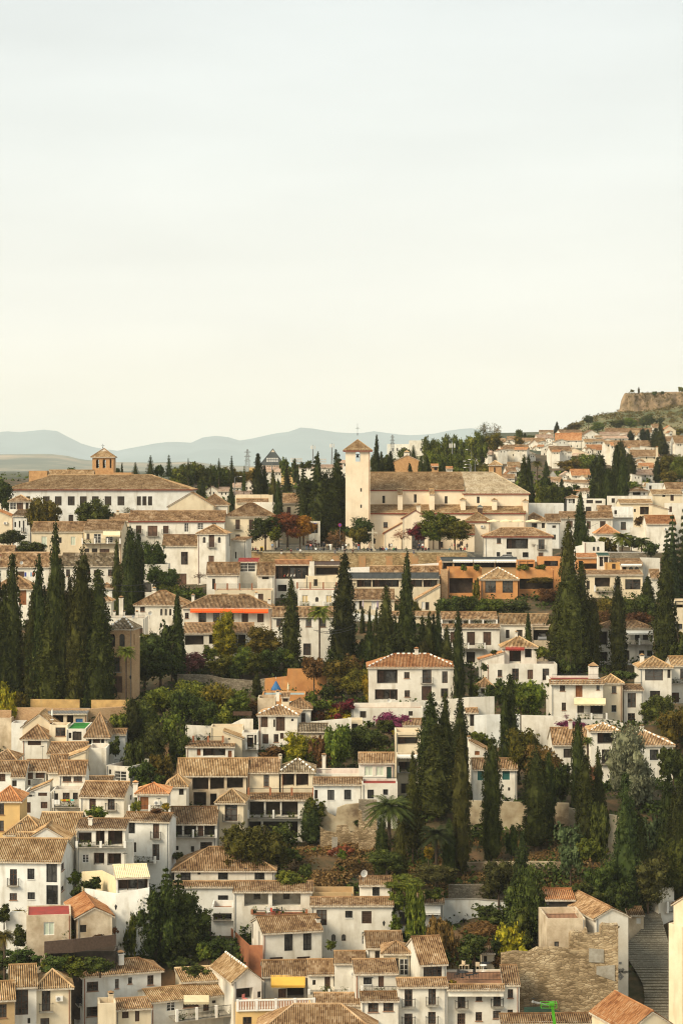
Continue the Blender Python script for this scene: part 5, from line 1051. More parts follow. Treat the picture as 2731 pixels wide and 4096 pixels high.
# ---------------------------------------------------------------- the church
at(1300, 1600)
CH = H('cream church with long tiled nave, side aisle and pedimented portal', 403, 1792, 1010, 1344, 938, 'shed', D=517, wall='h', tile='g', dep=6, eave='redeave', wins='522 1095 38 48 w;607 1243 40 60 w;430 1243 20 45 x;1015 1270 40 50 w;1205 1265 40 40 x', cat='church', name='church', down=3)
def absorb(root, part, prefix=''):
 bpy.context.view_layer.update()
 for c in list(part.children):
  mw = c.matrix_world.copy(); c.parent = root; c.matrix_parent_inverse = root.matrix_world.inverted(); c.matrix_basis = mw
  if c.name.split('.')[0] == 'wall' and prefix: c.name = prefix
 bpy.data.objects.remove(part)
for args, kw in (
 (('x', 395, 1240, 800, 1344, 648, 'gx'), dict(D=523, wall='h', tile='g', dep=19, eave='redeave', wins='512 858 24 66 x;795 845 24 74 x;1070 862 25 66 x', pitch=.33, pre='nave_wall')),
 (('x', 1238, 1822, 832, 1344, 648, 'hip'), dict(D=522.2, wall='h', tile='lg', dep=20.5, eave='redeave', wins='1358 866 24 58 x', inset=8.2, hipr=1, pitch=.36, pre='crossing_wall')),
 (('x', 692, 922, 1055, 1344, 985, 'gy'), dict(D=512.5, wall='h', tile='g', dep=4, eave='redeave', wins='776 1120 112 222 A', pre='portal')),
 (('x', 818, 855, 945, 1000, 934, 'gx'), dict(D=513.3, wall='h', tile='g', dep=1.5, over=.15, down=.5, pre='portal_finial')),
 (('x', 530, 706, 1185, 1344, 1085, 'sr'), dict(D=513, wall='h', tile='g', dep=4, eave='redeave', pre='chapel_wall')),
 (('x', 1262, 1478, 1080, 1344, 1005, 'hip'), dict(D=511, wall='h', tile='g', dep=6, eave='redeave', pre='chapel_wall')),
 (('x', 1240, 1335, 1188, 1344, 1100, 'shed'), dict(D=508.5, wall='h', tile='g', dep=2.4, eave='redeave', pre='chapel_wall')),
 (('x', 650, 694, 850, 1008, 795, 'shed'), dict(D=519, wall='h', tile='g', dep=4.2, over=.1, pre='buttress')),
 (('x', 934, 978, 846, 1008, 795, 'shed'), dict(D=519, wall='h', tile='g', dep=4.2, over=.1, pre='buttress')),
 (('x', 1214, 1256, 893, 1008, 878, 'hip'), dict(D=519, wall='h', tile='g', dep=3.2, over=.12, pre='buttress')),
 (('x', 1496, 1538, 897, 1008, 882, 'hip'), dict(D=519, wall='h', tile='g', dep=3.2, over=.12, pre='buttress')),
 (('x', 1776, 1815, 905, 1008, 890, 'hip'), dict(D=518.5, wall='h', tile='g', dep=3.2, over=.12, pre='buttress')),
 (('x', 1366, 1408, 958, 1010, 918, 'hip'), dict(D=514, wall='wood', tile='lead', dep=1.1, over=.08, down=.6, pre='lantern'))):
 pre = kw.pop('pre'); absorb(CH, H(*args, **kw), pre)
CT = H('tall plain cream church tower with bell and small tiled roof', 183, 402, 436, 1344, 320, 'hip', D=514, wall='h', tile='g', dep=5.9, eave='redeave', wins='272 460 42 92 O;315 790 14 32 x;315 937 14 30 x', cat='church tower', name='church_tower', down=3, over=.62, pitch=.5)
def cross(root, x, yb, yt, D, w):
 a, b = P(sx(x), sy(yb), D), P(sx(x), sy(yt), D); mi = Matrix.Translation(root.location) @ Matrix.Rotation(root.rotation_euler.z, 4, 'Z'); mi.invert(); a, b = mi @ a, mi @ b; h = b.z - a.z
 mb = MB(); mb.bar(a, b, .05); z = a.z + h * .62; mb.bar((a.x - w/2, a.y, z), (a.x + w/2, a.y, z), .045); mb.lathe((a.x, a.y, a.z + h * .1), [(.02,0),(.16,.12),(.16,.22),(.02,.34)], 8)
 for s in (-1, 1): mb.bar((a.x, a.y, z - .35), (a.x + s * .3, a.y, z), .02); mb.bar((a.x, a.y, z + .35), (a.x + s * .3, a.y, z), .02)
 mb.build('weather_cross', M['iron'], root)
cross(CT, 290, 322, 210, 517, 1.1)
def bell(root, x, y, D, r):
 mi = Matrix.Translation(root.location) @ Matrix.Rotation(root.rotation_euler.z, 4, 'Z'); mi.invert(); p = mi @ P(sx(x), sy(y), D)
 mb = MB(); mb.lathe((p.x, p.y, p.z), [(r, 0), (r*.8, r*.25), (r*.55, r*.9), (r*.5, r*1.3), (.06, r*1.6)], 12); mb.bar((p.x - r*1.1, p.y, p.z + r*1.75), (p.x + r*1.1, p.y, p.z + r*1.75), .09); mb.bar((p.x, p.y, p.z + r*1.5), (p.x, p.y, p.z + r*2.1), .16)
 mb.build('bell', M['iron'], root)
bell(CT, 291, 515, 516.5, .42)
at(0, 1600); cross(HT, 924, 437, 392, 602.8, 1.0); bell(HT, 878, 600, 602.5, .4); bell(HT, 936, 600, 602.5, .35)
at(2031, 1500)

# ---------------------------------------------------------------- right of the church
at(2031, 2000)
H('white cafe house with wooden balcony, dark windows and hipped roof', -208, 395, 320, 530, 250, 'hip', D=489, wall='w', dep=8, wins='-101 343 38 45 w;-15 345 195 92 L;-103 467 30 40 k;-15 467 45 45 k;130 468 50 44 k;270 352 56 88 b;270 470 45 60 d', eave='redeave')
H('brown hipped roof house behind the cream parasols', 118, 362, 186, 330, 113, 'hip', D=520, wall='w', dep=8, wins='210 208 50 40 x;300 206 28 45 x')
H('narrow white house with wall lantern and two small windows', 342, 466, 190, 400, 127, 'gx', D=518, wall='v', dep=7, wins='395 228 32 22 x;395 310 32 45 x')
H('white house with brown double roof behind the plump cypress', 470, 935, 157, 300, 106, 'gx', D=531, wall='w', dep=6, wins='527 187 50 60 s;703 190 35 70 s;822 189 50 62 s')
H('raised brown roof piece on the double roof house', 806, 932, 110, 160, 52, 'gx', D=534.5, wall='w', dep=5)
H('white house with balustrade terrace and open doorway', 938, 1120, 62, 290, None, 'flat', D=533, wall='v', dep=6, wins='950 92 24 46 x;1008 196 46 68 w', rails='945 1115 128 28 .8 balus')
H('tan bay of the balustrade house with orange hipped roof', 790, 992, 292, 350, 217, 'hip', D=500, wall='w', tile='q', dep=6)
H('white house with new orange tiled roof near the cedar', 1238, 1500, 208, 460, 138, 'gx', D=512, wall='w', tile='q', dep=7)
FW('white wall with domed top left of the new orange roof', [(1095,245,400,515),(1240,245,400,515)], 'w', .5)
at(2031, 1500)
H('long blue white blank wall building right of the church', 183, 500, 1150, 1260, None, 'flat', D=545, wall='v', dep=6)
H('small house with glazed porch above the blank wall', 525, 640, 1098, 1160, 1075, 'hip', D=560, wall='v', dep=5, wins='540 1105 30 45 W;575 1110 25 40 x')
H('long flat roofed terrace house with concrete canopy', 620, 870, 1110, 1250, None, 'flat', D=548, wall='w', dep=6, wins='700 1120 60 30 x;780 1125 60 25 x;695 1180 50 45 x;790 1185 30 40 x')
H('flat white house with slim canopy beams', 905, 1290, 1085, 1200, None, 'flat', D=556, wall='w', dep=5, wins='925 1105 30 40 x;945 1090 60 40 x')
H('cream gabled house with golden roof and round window', 1000, 1290, 1145, 1300, 1115, 'gx', D=546, wall='c', tile='g', dep=7, wins='1125 1200 18 28 x;1180 1180 80 70 l')
H('cream house with brown door and golden roof, right side', 1290, 1560, 1062, 1250, 1030, 'gx', D=562, wall='c', tile='g', dep=7, wins='1380 1070 26 22 x;1452 1072 30 55 s')
H('small orange lean-to roof on the right edge row', 1285, 1430, 1200, 1260, 1160, 'sl', D=540, wall='c', tile='q', dep=5)
H('white two storey house with arched balcony at the right edge', 1430, 1640, 1150, 1300, None, 'flat', D=550, wall='w', dep=6, wins='1442 1178 24 50 s')
H('roof house with hipped ridge left of the white box house', 1075, 1250, 1038, 1110, 1005, 'hip', D=585, wall='w', dep=6, wins='1115 1045 70 30 v;1210 1055 14 18 x')
H('white box house with air conditioning unit', 1255, 1412, 968, 1090, None, 'flat', D=588, wall='v', dep=5, wins='1262 990 22 35 x')
H('brown roof house at the right edge above the box house', 1415, 1640, 1018, 1120, 965, 'gx', D=582, wall='w', dep=7, wins='1500 1040 25 18 x')
at(1850, 1600, 2.851)
H('small square brick belfry behind the church roof', 306, 440, 735, 860, 690, 'hip', D=585, wall='ob', tile='g', dep=4.2, wins='352 768 20 58 O', over=.3, name='belfry', cat='belfry')
FAR = [
 ('far white house with chimney stack on the hill, leftmost', 265, 500, 478, 520, 440), ('far white house stepping up with brown roof', 500, 608, 450, 515, 415),
 ('far long white house with pink roof at the tree edge', 178, 440, 556, 640, 520), ('far white terraced house below the pink roof', 176, 305, 645, 720, 625),
 ('far white block with five dark windows and low roof', 305, 442, 598, 720, 558), ('far white house with green awning under a wide pink roof', 440, 762, 555, 720, 512),
 ('far white gabled house left of the tall cypress', 615, 820, 605, 700, 568), ('far pink roofed house with two chimneys', 680, 948, 470, 520, 435),
 ('far white house with gable facing the valley', 740, 890, 520, 560, 455), ('far pale house behind the pink roofed house', 850, 1040, 430, 500, 395),
 ('far cream house standing on the skyline', 875, 1032, 365, 410, 345), ('far big white gabled house in the village middle', 890, 1110, 545, 640, 498),
 ('far large blank white house on the hill', 1050, 1350, 455, 560, 378), ('far long white house with grey roof on the ridge', 1110, 1365, 372, 440, 342),
 ('far white gabled house right of the grey roof', 1365, 1570, 400, 480, 342), ('far white row house with dark windows and pink roof', 1000, 1240, 580, 770, 530),
 ('far cream barn like house with wide low roof', 1090, 1440, 610, 680, 545), ('far orange walled house with brown roof', 1092, 1330, 680, 760, 640),
 ('far white house with dark arcade by the trees', 1430, 1620, 555, 640, 512), ('far white house with iron balconies by the ridge', 1415, 1620, 468, 560, 445),
 ('small brown roof house left of the double cypress', 500, 612, 810, 880, 765), ('narrow brown roof beside the belfry', 440, 590, 890, 940, 850),
 ('small white house at the foot of the village', 515, 655, 765, 830, 710), ('white chapel like house below the village', 975, 1075, 870, 930, 800),
 ('brown roofed house with white pillars in the trees', 980, 1130, 920, 975, 880), ('house with tall orange roof and ridge chimney', 1240, 1455, 855, 930, 790),
 ('small white house between chapel house and orange roof', 1130, 1245, 850, 920, 815), ('long white house below the tall orange roof', 1135, 1435, 940, 1000, 915),
 ('lower brown roof above the cypress wood', 1290, 1440, 1040, 1110, 1012), ('tan ruin walls between the dark trees', 915, 1052, 1090, 1170, None), ('tan little shed roof by the dark trees', 822, 900, 1060, 1120, 1025)]
fr = random.Random(5)
def wing(a, b, ye, yb, D):
 root = LAST[0]; w = b - a
 for k in range(2 if w > 130 else 1):
  x = a + w * fr.choice((-.12, .05, .45, .7)); q = w * fr.uniform(.28, .5); e_ = ye + fr.uniform(8, 26); f_ = fr.random()
  absorb(root, H('x', x, x + q, e_, yb + 15, e_ - fr.uniform(13, 24), 'gy' if f_ < .45 else 'gx' if f_ < .8 else 'sl', D=D - 5 - 4 * k, dep=7, wall='w', tile=fr.choice(('fp', 'r', 'q', 'g')), wins=f'{x+q*.3:.0f} {e_+10:.0f} 9 16 x;{x+q*.65:.0f} {e_+10:.0f} 9 16 x', rot=fr.uniform(-12, 12)), 'wing_wall')
for lb, a, b, ye, yb, yr in FAR:
 ww = ';'.join(f'{a + (b-a)*t:.0f} {ye + 14:.0f} {9 if b-a < 160 else 12} {fr.choice([14, 18, 22])} x' for t in ([.2, .5, .78] if b - a > 150 else [.25, .62])) if yr else ''
 if yb - ye > 80: ww += ';' + ';'.join(f'{a + (b-a)*t:.0f} {ye + 62:.0f} 11 22 x' for t in (.15, .4, .6, .82))
 H(lb, a, b, ye, yb, yr, 'flat' if yr is None else ('gy' if 'gable' in lb or 'barn' in lb or 'chapel' in lb else 'gx'), wall='k' if 'tan' in lb else 'o' if 'orange walled' in lb else 'c' if 'cream' in lb else 'w', tile='r' if 'brown' in lb or 'grey' in lb else fr.choice(('fp', 'q', 'r', 'g')), dep=9 if yb < 800 else 7, wins=ww, group='far houses on the hillside', D=(Dg(sx((a+b)/2), sy(yb))), rot=fr.uniform(-9, 9)); wing(a, b, ye, yb, Dg(sx((a+b)/2), sy(yb)))
at(2031, 1500)
FAR2 = [
 ('far long white house with orange roof below the green hill', 870, 1285, 512, 560, 478), ('far house with dark porch left of the small cypress', 840, 1075, 565, 600, 545),
 ('far small house with red shutters', 1110, 1180, 520, 580, 500), ('far white turret house near the twin cypresses', 1288, 1350, 470, 540, 440),
 ('far cream gabled house under the scrub slope', 1385, 1500, 495, 545, 455), ('far white house at the right end with flat roof', 1465, 1640, 440, 480, 418),
 ('far grey white house among dark cypresses', 1370, 1500, 590, 700, 552), ('far white house with orange awning at right edge', 1490, 1640, 600, 720, 545),
 ('far house with broad orange roof behind the thick cypress', 925, 1290, 640, 700, 588), ('far white house with black terrace', 1040, 1130, 650, 700, None),
 ('far villa with dark hipped roof and tall white chimney', 1110, 1355, 725, 800, 672), ('far small white gable house below the villa', 1170, 1310, 770, 830, None),
 ('far house with two red doors', 1170, 1305, 815, 860, 790), ('far house with grey roof and two tall windows', 1130, 1310, 890, 960, 850),
 ('far house with small iron balconies right of the arcade', 715, 870, 660, 730, 625), ('far white house corner above the thick cypress', 870, 940, 615, 800, 590),
 ('far small roof house by the yellow bush', 1000, 1062, 975, 1060, 945), ('far white chapel like facade house right', 1205, 1260, 965, 1030, None)]
for lb, a, b, ye, yb, yr in FAR2:
 ww = ';'.join(f'{a + (b-a)*t:.0f} {ye + 9:.0f} {12} {fr.choice([14, 18])} x' for t in ([.2, .5, .78] if b - a > 120 else [.3, .65]))
 H(lb, a, b, ye, yb, yr, 'flat' if yr is None else ('gy' if 'gable' in lb else 'gx'), wall='c' if 'cream' in lb or 'villa' in lb else 'w', tile=fr.choice(('fp', 'r', 'r', 'g', 'q')), dep=8, wins=ww, group='far houses on the hillside', D=Dg(sx((a+b)/2), sy(yb)), chim='1322 645 18 70' if 'villa' in lb else '', rot=fr.uniform(-8, 8)); wing(a, b, ye, yb, Dg(sx((a+b)/2), sy(yb)))
at(700, 1600)
FAR3 = [('distant white house with pale pink roof among trees', 120, 220, 765, 830, 733), ('distant white gabled house with low roof', 275, 385, 810, 880, 775), ('distant white house with one square window', 385, 490, 815, 900, 782),
 ('distant brown roofed row house', 500, 590, 780, 830, 745), ('distant white house with steep gable next to the cypress', 615, 702, 765, 870, 720), ('distant low white wall house', 520, 700, 850, 890, 815),
 ('distant white house below the dark pyramid roof', 790, 950, 640, 740, 600), ('distant yellow apartment block behind floodlights', 950, 1090, 612, 760, None), ('distant ochre low block behind the tall cypress', 665, 800, 605, 680, None),
 ('distant white row of houses right of the yellow block', 1080, 1500, 605, 700, 580), ('distant house with pink roof beside the tower', 1440, 1560, 560, 680, 540)]
for lb, a, b, ye, yb, yr in FAR3:
 ww = ';'.join(f'{a + (b-a)*t:.0f} {ye + 14:.0f} 12 20 x' for t in ([.2, .45, .7, .88] if b - a > 150 else [.3, .62]))
 H(lb, a, b, ye, yb, yr, 'flat' if yr is None else ('gy' if 'gable' in lb else 'gx'), wall='y' if 'yellow apart' in lb or 'ochre' in lb else 'w', tile='fp', dep=9, wins=ww, group='distant houses behind the plaza', D=Dg(sx((a+b)/2), sy(yb)) if yb > 700 else 760 + (780 - yb) * 1.5)
H('distant dark slate pyramid roof on a white walled hall', 765, 975, 580, 700, 438, 'hip', D=880, wall='w', tile='slate', dep=20, pitch=1.2, wins=';'.join(f'{780+i*22} 588 10 14 x' for i in range(8)), cat='pyramid hall', name='pyramid_hall', inset=12)
at(1300, 1600)
H('red brick gabled hall with yellow upper wall behind the church', 605, 868, 548, 690, 490, 'gy', D=640, wall='ob', tile='g', dep=10, chim='706 468 50 30')
H('small brown chimney house behind the church roof', 950, 1012, 590, 660, 575, 'gx', D=610, wall='ob', tile='q', dep=4, wins='975 600 30 30 x')
H('small pale roof house behind the church roof', 1085, 1140, 612, 660, 598, 'gx', D=612, wall='w', tile='q', dep=4)
H('distant pale grey apartment block on the horizon', 560, 900, 395, 520, None, 'flat', D=1500, wall='v', dep=20, wins=';'.join(f'{600+i*40} 430 12 30 x' for i in range(6)))
H('distant taller pale block beside the apartment block', 760, 900, 362, 520, None, 'flat', D=1480, wall='w', dep=20, wins='850 430 15 25 x')

# ================================================================ GROUND, HILLS, MOUNTAINS
def ground_mesh():
 ds = [20, 60, 120, 160, 190] + [200 + 2.5 * i for i in range(113)] + [483.5, 485.5, 486.6, 488, 492] + [495 + 6 * i for i in range(60)] + [860 + 20 * i for i in range(20)] + [1300, 1400, 1600, 2000, 2600, 3500, 5000, 7000, 10000, 16000, 22000, 30000]
 ds = sorted(set(ds)); us = [-1.6, -1, -.7, -.45, -.32, -.25] + [-.21 + .0035 * i for i in range(121)] + [.25, .32, .45, .7, 1, 1.6]
 mb = MB(); n = len(us)
 for d in ds:
  for u in us:
   x = u * d; z = groundc(x, d)
   if d < 480: z += .35 * noise.noise(Vector((x * .12, d * .12, 0))) - .15
   elif d > 540: z += min(1.5, (d - 540) * .01) * noise.noise(Vector((x * .02, d * .02, 3)))
   mb.v.append((x, d, z))
 for i in range(len(ds) - 1):
  for j in range(n - 1):
   a = i * n + j; d, u = ds[i], us[j] * F + CX
   mb.f.append((a, a + 1, a + n + 1, a + n)); mb.uv.append([(0, 0)] * 4)
   mb.m.append(1 if 484 < d < 548 and 985 < u < 2080 else (2 if d > 900 else 0))
 return mb
M['far'] = mat('far_ground', (.10,.10,.05), 1, (.045,.055,.03), .02, c3=(.07,.075,.04), detail=8)
tag(ground_mesh().build('ground', [M['soil'], M['cob'], M['far']], smooth=True), kind='structure')
M['mtn'] = mat('mountain', (.19,.27,.29), 1, (.10,.17,.19), .0006, c3=(.14,.22,.235), detail=10)  # blueness of distant haze is put into the base colour
def range_mesh(pts, D, depth, foot, seed, rough=1.0):
 """a mountain range: ridge line through photo points at distance D, real slopes before and behind it"""
 mb = MB(); xs = [pts[0][0] + (pts[-1][0] - pts[0][0]) * i / 160 for i in range(161)]; n = len(xs); rows = [-1, -.8, -.6, -.45, -.3, -.18, -.08, 0, .1, .3, .6, 1]
 def ry(x):
  for (a, ya), (b, yb) in zip(pts, pts[1:]):
   if x <= b: t = (x - a) / (b - a); return ya + (yb - ya) * (t * t * (3 - 2 * t) * .5 + t * .5)
  return pts[-1][1]
 for r_ in rows:
  d = D + r_ * depth
  for x in xs:
   px = P(x, ry(x), D); t = 1 - abs(r_); s = t ** 1.3; nz = noise.noise(Vector((px.x / D * 20, r_ * 3.1 + seed, seed))) * .35 * (1 - t) * 3 * t + noise.noise(Vector((px.x / D * 70, r_ * 9, seed))) * .10 * (1 - t)
   z = foot + (px.z - foot) * max(0, s + nz * rough); mb.v.append((px.x * d / D, d, z))
 for i in range(len(rows) - 1):
  for j in range(n - 1): a = i * n + j; mb.f.append((a, a+1, a+n+1, a+n)); mb.m.append(0); mb.uv.append([(0,0)]*4)
 return mb
SK = [(-2600,1800),(-1500,1750),(-700,1780),(-300,1745),(0,1728),(40,1725),(100,1730),(150,1719),(215,1718),(265,1745),(330,1775),(400,1795),(470,1803),(560,1785),(650,1769),(700,1767),(765,1771),(800,1755),(830,1741),(900,1746),(970,1764),(1040,1746),(1070,1741),(1130,1728),(1160,1727),(1210,1708),(1260,1715),(1340,1729),(1430,1734),(1500,1724),(1580,1737),(1640,1741),(1720,1737),(1800,1722),(1870,1711),(1950,1722),(2100,1745),(2300,1750),(2800,1765),(3800,1740),(5200,1790)]
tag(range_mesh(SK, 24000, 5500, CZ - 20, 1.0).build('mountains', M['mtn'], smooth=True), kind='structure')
SK2 = [(-2500,1860),(-900,1835),(-100,1818),(100,1817),(200,1816),(260,1822),(330,1838),(430,1848),(600,1850),(760,1846),(900,1862),(1200,1868),(1600,1872),(2600,1875)]
M['mtn2'] = mat('low_hill', (.36,.27,.17), 1, (.055,.075,.045), .0024, c3=(.12,.125,.075), detail=9)
tag(range_mesh(SK2, 10500, 2000, CZ - 30, 4.0, .5).build('low_hills', M['mtn2'], smooth=True), kind='structure')
M['scrub'] = mat('scrub_slope', (.24,.19,.10), 1, (.06,.08,.03), .05, c3=(.13,.13,.055), detail=10)
SK3 = [(1500,1850),(1800,1800),(2080,1762),(2200,1735),(2250,1722),(2310,1690),(2345,1672),(2400,1660),(2460,1648),(2560,1645),(2650,1635),(2731,1622),(3000,1600),(4200,1640),(5000,1800)]
tag(range_mesh(SK3, 1500, 260, CZ + 2, 2.0, .25).build('scrub_hill', M['scrub'], smooth=True), kind='structure')
M['cliff'] = mat('cliff_rock', (.36,.25,.15), 1, (.13,.10,.05), .06, streak=.3, bump=.6, c3=(.27,.19,.11), detail=10)
def cliff():
 mb = MB(); top = [(2478,1612),(2492,1580),(2497,1572),(2520,1573),(2600,1570),(2731,1566),(2900,1562),(3300,1560),(3800,1600)]; D = 1506; xs = []; n = 110
 cols = [2470 + (3700 - 2470) * (i / n) ** 1.4 for i in range(n + 1)]; rows = 12
 def ty(x):
  if x <= top[0][0]: return 1640
  for (a, ya), (b, yb) in zip(top, top[1:]):
   if x <= b: return ya + (yb - ya) * (x - a) / (b - a)
  return top[-1][1]
 for k in range(rows + 1):
  t = k / rows
  for x in cols:
   y = 1668 + (ty(x) - 1668) * t; d = D + t * 14 + 5 * noise.noise(Vector((x / 28, t * 2, 1))) + 2.5 * noise.noise(Vector((x / 9, t * 5, 4)))
   if x < 2500: d += (2500 - x) * .3
   mb.v.append(tuple(P(x + (t - 1) * (12 if x < 2500 else 0), y, d)))
 m = len(cols)
 for x in cols: p = P(x, ty(x), D + 14); mb.v.append((p.x * 1.12, p.y + 170, p.z + 4))
 for i in range(rows + 1):
  for j in range(m - 1): a = i * m + j; mb.f.append((a, a+1, a+m+1, a+m)); mb.m.append(0 if i < rows else 1); mb.uv.append([(0,0)]*4)
 return mb
tag(cliff().build('cliff', [M['cliff'], M['scrub']], smooth=True), kind='structure')
# stepped street at the right
at(2031, 3496)
def stairs():
 L = [(1215,318),(1212,400),(1205,520),(1080,640),(1075,760),(1165,900),(1225,1010),(1240,1130),(1225,1290),(1225,1500)]; Rr = [(1335,318),(1350,400),(1385,520),(1420,640),(1440,760),(1480,900),(1510,1010),(1560,1130),(1650,1290),(1750,1500)]
 def ip(t, y):
  for (a, ya), (b, yb) in zip(t, t[1:]):
   if y <= yb: return a + (b - a) * (y - ya) / (yb - ya)
  return t[-1][0]
 mb = MB(); ys = []; y = 318.
 while y < 1490: ys.append(y); y += (11 + (y - 318) * .018) * (.8 + .45 * ((y * 7.3) % 1))
 prev = None
 for k, y in enumerate(ys):
  d = Dg(sx(1350), sy(y)); lx, rx = sx(ip(L, y)) - 8, sx(ip(Rr, y)) + 8; a, b = P(lx, sy(y), d), P(rx, sy(y), d); a.z = b.z = a.z + .35
  if prev:
   pa, pb = prev; mb.quad(Vector((pa.x, pa.y, a.z)) + Vector((0,0,(pa.z-a.z)*.55)), Vector((pb.x, pb.y, a.z + (pa.z-a.z)*.55)), pb, pa, 1)
   mb.quad(a, b, Vector((pb.x, pb.y, a.z + (pa.z-a.z)*.55)), Vector((pa.x, pa.y, a.z + (pa.z-a.z)*.55)))
  prev = (a, b)
 return mb
tag(stairs().build('stepped_street', [M['cob'], M['riser']]), kind='structure')

# undergrowth: ground cover between the houses nobody could count
def undergrowth(name, region, n, mt, size=(.3, .8), lift=.6, seed=1):
 r = random.Random(seed); mb = MB(); k = 0
 while k < n:
  x, y = r.uniform(region[0], region[2]), r.uniform(region[1], region[3])
  if 2490 < x < 2760 and y > 3540 or mt == 'dg' and (1150 < x < 1520 and 3350 < y < 3545 or 1860 < x < 2300 and 3380 < y < 3450) and r.random() < .93: continue
  d = Dg(x, y); g = P(x, y, d); g.z = groundc(g.x, d)
  if noise.noise(Vector((g.x * .16, g.y * .16, seed))) < -.08: k += .3; continue
  h = lift * max(.1, noise.noise(Vector((g.x * .3, g.y * .3, 9))) + .45)
  for _ in range(7): leafquad(mb, Vector((g.x + r.gauss(0, .5), g.y + r.gauss(0, .5), g.z + r.uniform(0, h))), r.uniform(*size), r, .6)
  k += 7
 tag(mb.build(name, M[mt]), kind='stuff')
undergrowth('undergrowth', (-260, 2350, 3100, 4000), 125000, 'dg', (.35, .9), 2.0, 2)
undergrowth('weeds', (1150, 3330, 2400, 3580), 5000, 'br', (.2, .5), .5, 3)
undergrowth('dry_brush', (1180, 3350, 2480, 3560), 26000, 'dry', (.2, .5), .5, 6)
undergrowth('meadow_shrubs', (0, 1890, 2731, 2100), 16000, 'gr', (.8, 2.0), 2.2, 4)
def hillscrub():
 r = random.Random(12); mb = MB()
 for _ in range(1300):
  x = r.uniform(2080, 2900); t = r.random() ** 1.5
  for (a, ya), (b, yb) in zip(SK3, SK3[1:]):
   if a <= x <= b: sk = ya + (yb - ya) * (x - a) / (b - a)
  d = 1500 - 200 * t; p = P(x, sk, 1500); z = CZ + 2 + (p.z - CZ - 2) * (1 - 200 * t / 260) ** 1.3; c = Vector((p.x * d / 1500, d, z)); q = r.uniform(.8, 2.8)
  for _ in range(26):
   v = Vector((r.gauss(0, 1), r.gauss(0, 1), abs(r.gauss(0, .8)))).normalized() * q * r.uniform(.6, 1); leafquad(mb, c + v, r.uniform(.5, 1.2), r, .4)
 
 for _ in range(260):
  x = r.uniform(2500, 2900); t = r.random(); y = 1572 + (t ** 2) * 55; c = P(x, y, 1507 + (1 - t) * 12); q = r.uniform(.5, 1.8)
  for _ in range(16): v = Vector((r.gauss(0, 1), r.gauss(0, 1), r.gauss(0, .7))).normalized() * q; leafquad(mb, c + v, r.uniform(.4, .9), r, .4)
 tag(mb.build('hill_scrub', M['ol']), kind='stuff')
hillscrub()

at(1300, 1600)
pw = FW('rubble stone retaining wall under the plaza with brick panels', [(-668,1362,1600,484.8),(-560,1362,1600,484.8),(-558,1372,1600,484.8),(300,1370,1600,484.8),(1270,1367,1600,484.8)], 'st', .9, name='retaining_wall', cap='tanc', down=1)
for x in (-640, -403, -174, 66, 304, 544, 774, 999, 1200):
 b_ = MB(); a, c = P(sx(x), sy(1398), 484.74), P(sx(x + 60), sy(1480), 484.74); l = pw.location; b_.box(a.x-l.x, a.y-l.y, c.z-l.z-2, c.x-l.x, a.y-l.y+.3, a.z-l.z); b_.build('brick_panel', M['ob2'], pw)

# ================================================================ TREES AND PLANTS
at(0, 2000); DEF[0] = 363
C(28, 770, 1690, 120, 'short dark cypress at the left frame edge below the gate house'); C(-25, 640, 1720, 130, 'cypress half cut by the left frame edge'); C(115, 508, 1660, 135, 'tall pointed cypress second from the left edge, before the laundry house', shape=0)
C(60, 950, 1750, 170, 'broad dark cypress low at the left edge over the ochre bush', shape=1)
C(358, 515, 1720, 150, 'tall dark cypress rising beside the orange timber bay', shape=0); C(275, 840, 1740, 130, 'brownish cypress in front of the orange timber bay', 'cy2', shape=0)
C(430, 925, 1745, 210, 'broad brownish cypress standing lowest in the left grove', 'cy2', shape=0)
C(492, 228, 1420, 118, 'tall slim cypress with visible bare trunk, left grove', shape=0); C(565, 600, 1560, 90, 'slim cypress just right of the bare trunk cypress', shape=0)
C(722, 452, 1600, 165, 'bulky brownish cypress with blunt crown, left grove', 'cy2', shape=1); C(645, 690, 1600, 110, 'brownish cypress tucked under the bulky blunt one', 'cy2', shape=0)
C(770, 690, 1700, 130, 'dark cypress in the gap left of the villa tower', shape=0); C(868, 648, 1745, 190, 'broad cypress covering the left side of the villa tower', shape=0); C(690, 820, 1750, 150, 'dark cypress covering the brick villa wing', 'cy2', shape=0)
C(940, 1080, 1745, 130, 'low cypress touching the villa tower wall', shape=1)
DEF[0] = None
C(1045, 368, 985, 80, 'slim left cypress of the trio above the chimney terrace', shape=0); C(1165, 254, 1010, 150, 'thick round topped cypress of the trio above the chimney terrace', shape=1); C(1255, 280, 900, 85, 'slim right cypress of the trio above the chimney terrace', shape=1); C(1235, 470, 960, 110, 'dark cypress low between trio trunks', shape=1)
T(400, -45, 240, 290, 'yellow green bushy tree before the convent windows, left', 'ol', D=505); T(330, 20, 260, 150, 'olive tree at the foot of the yellow green bushy tree', 'ol', D=500); T(810, -30, 210, 250, 'dark green tree before the convent, right of the yellow green one', 'dg', D=507); T(905, 20, 210, 170, 'lower dark green tree hugging the convent wall', 'gr', D=508)
T(1130, 60, 150, 150, 'straggly shrub on the convent wall under three windows', 'ol', kind='bare', D=520); T(1000, 90, 190, 120, 'leafy shrub between dark tree and small chimney roofs', 'dg', kind='bush', D=508)
T(95, 260, 450, 220, 'round leafy tree at the left edge below the narrow window house', 'dg'); T(290, 345, 480, 250, 'dense round bush left of the pointed cypress', 'dg', kind='bush', D=483); T(25, -195, 60, 200, 'dark tree at the left end of the convent', 'dg', D=530)
T(1385, 340, 570, 220, 'square clipped climber over the walled yard pergola', 'dg', kind='bush', D=452); T(1470, 580, 830, 260, 'spiky dark shrub tree beside the arched gate', 'dg', D=440)
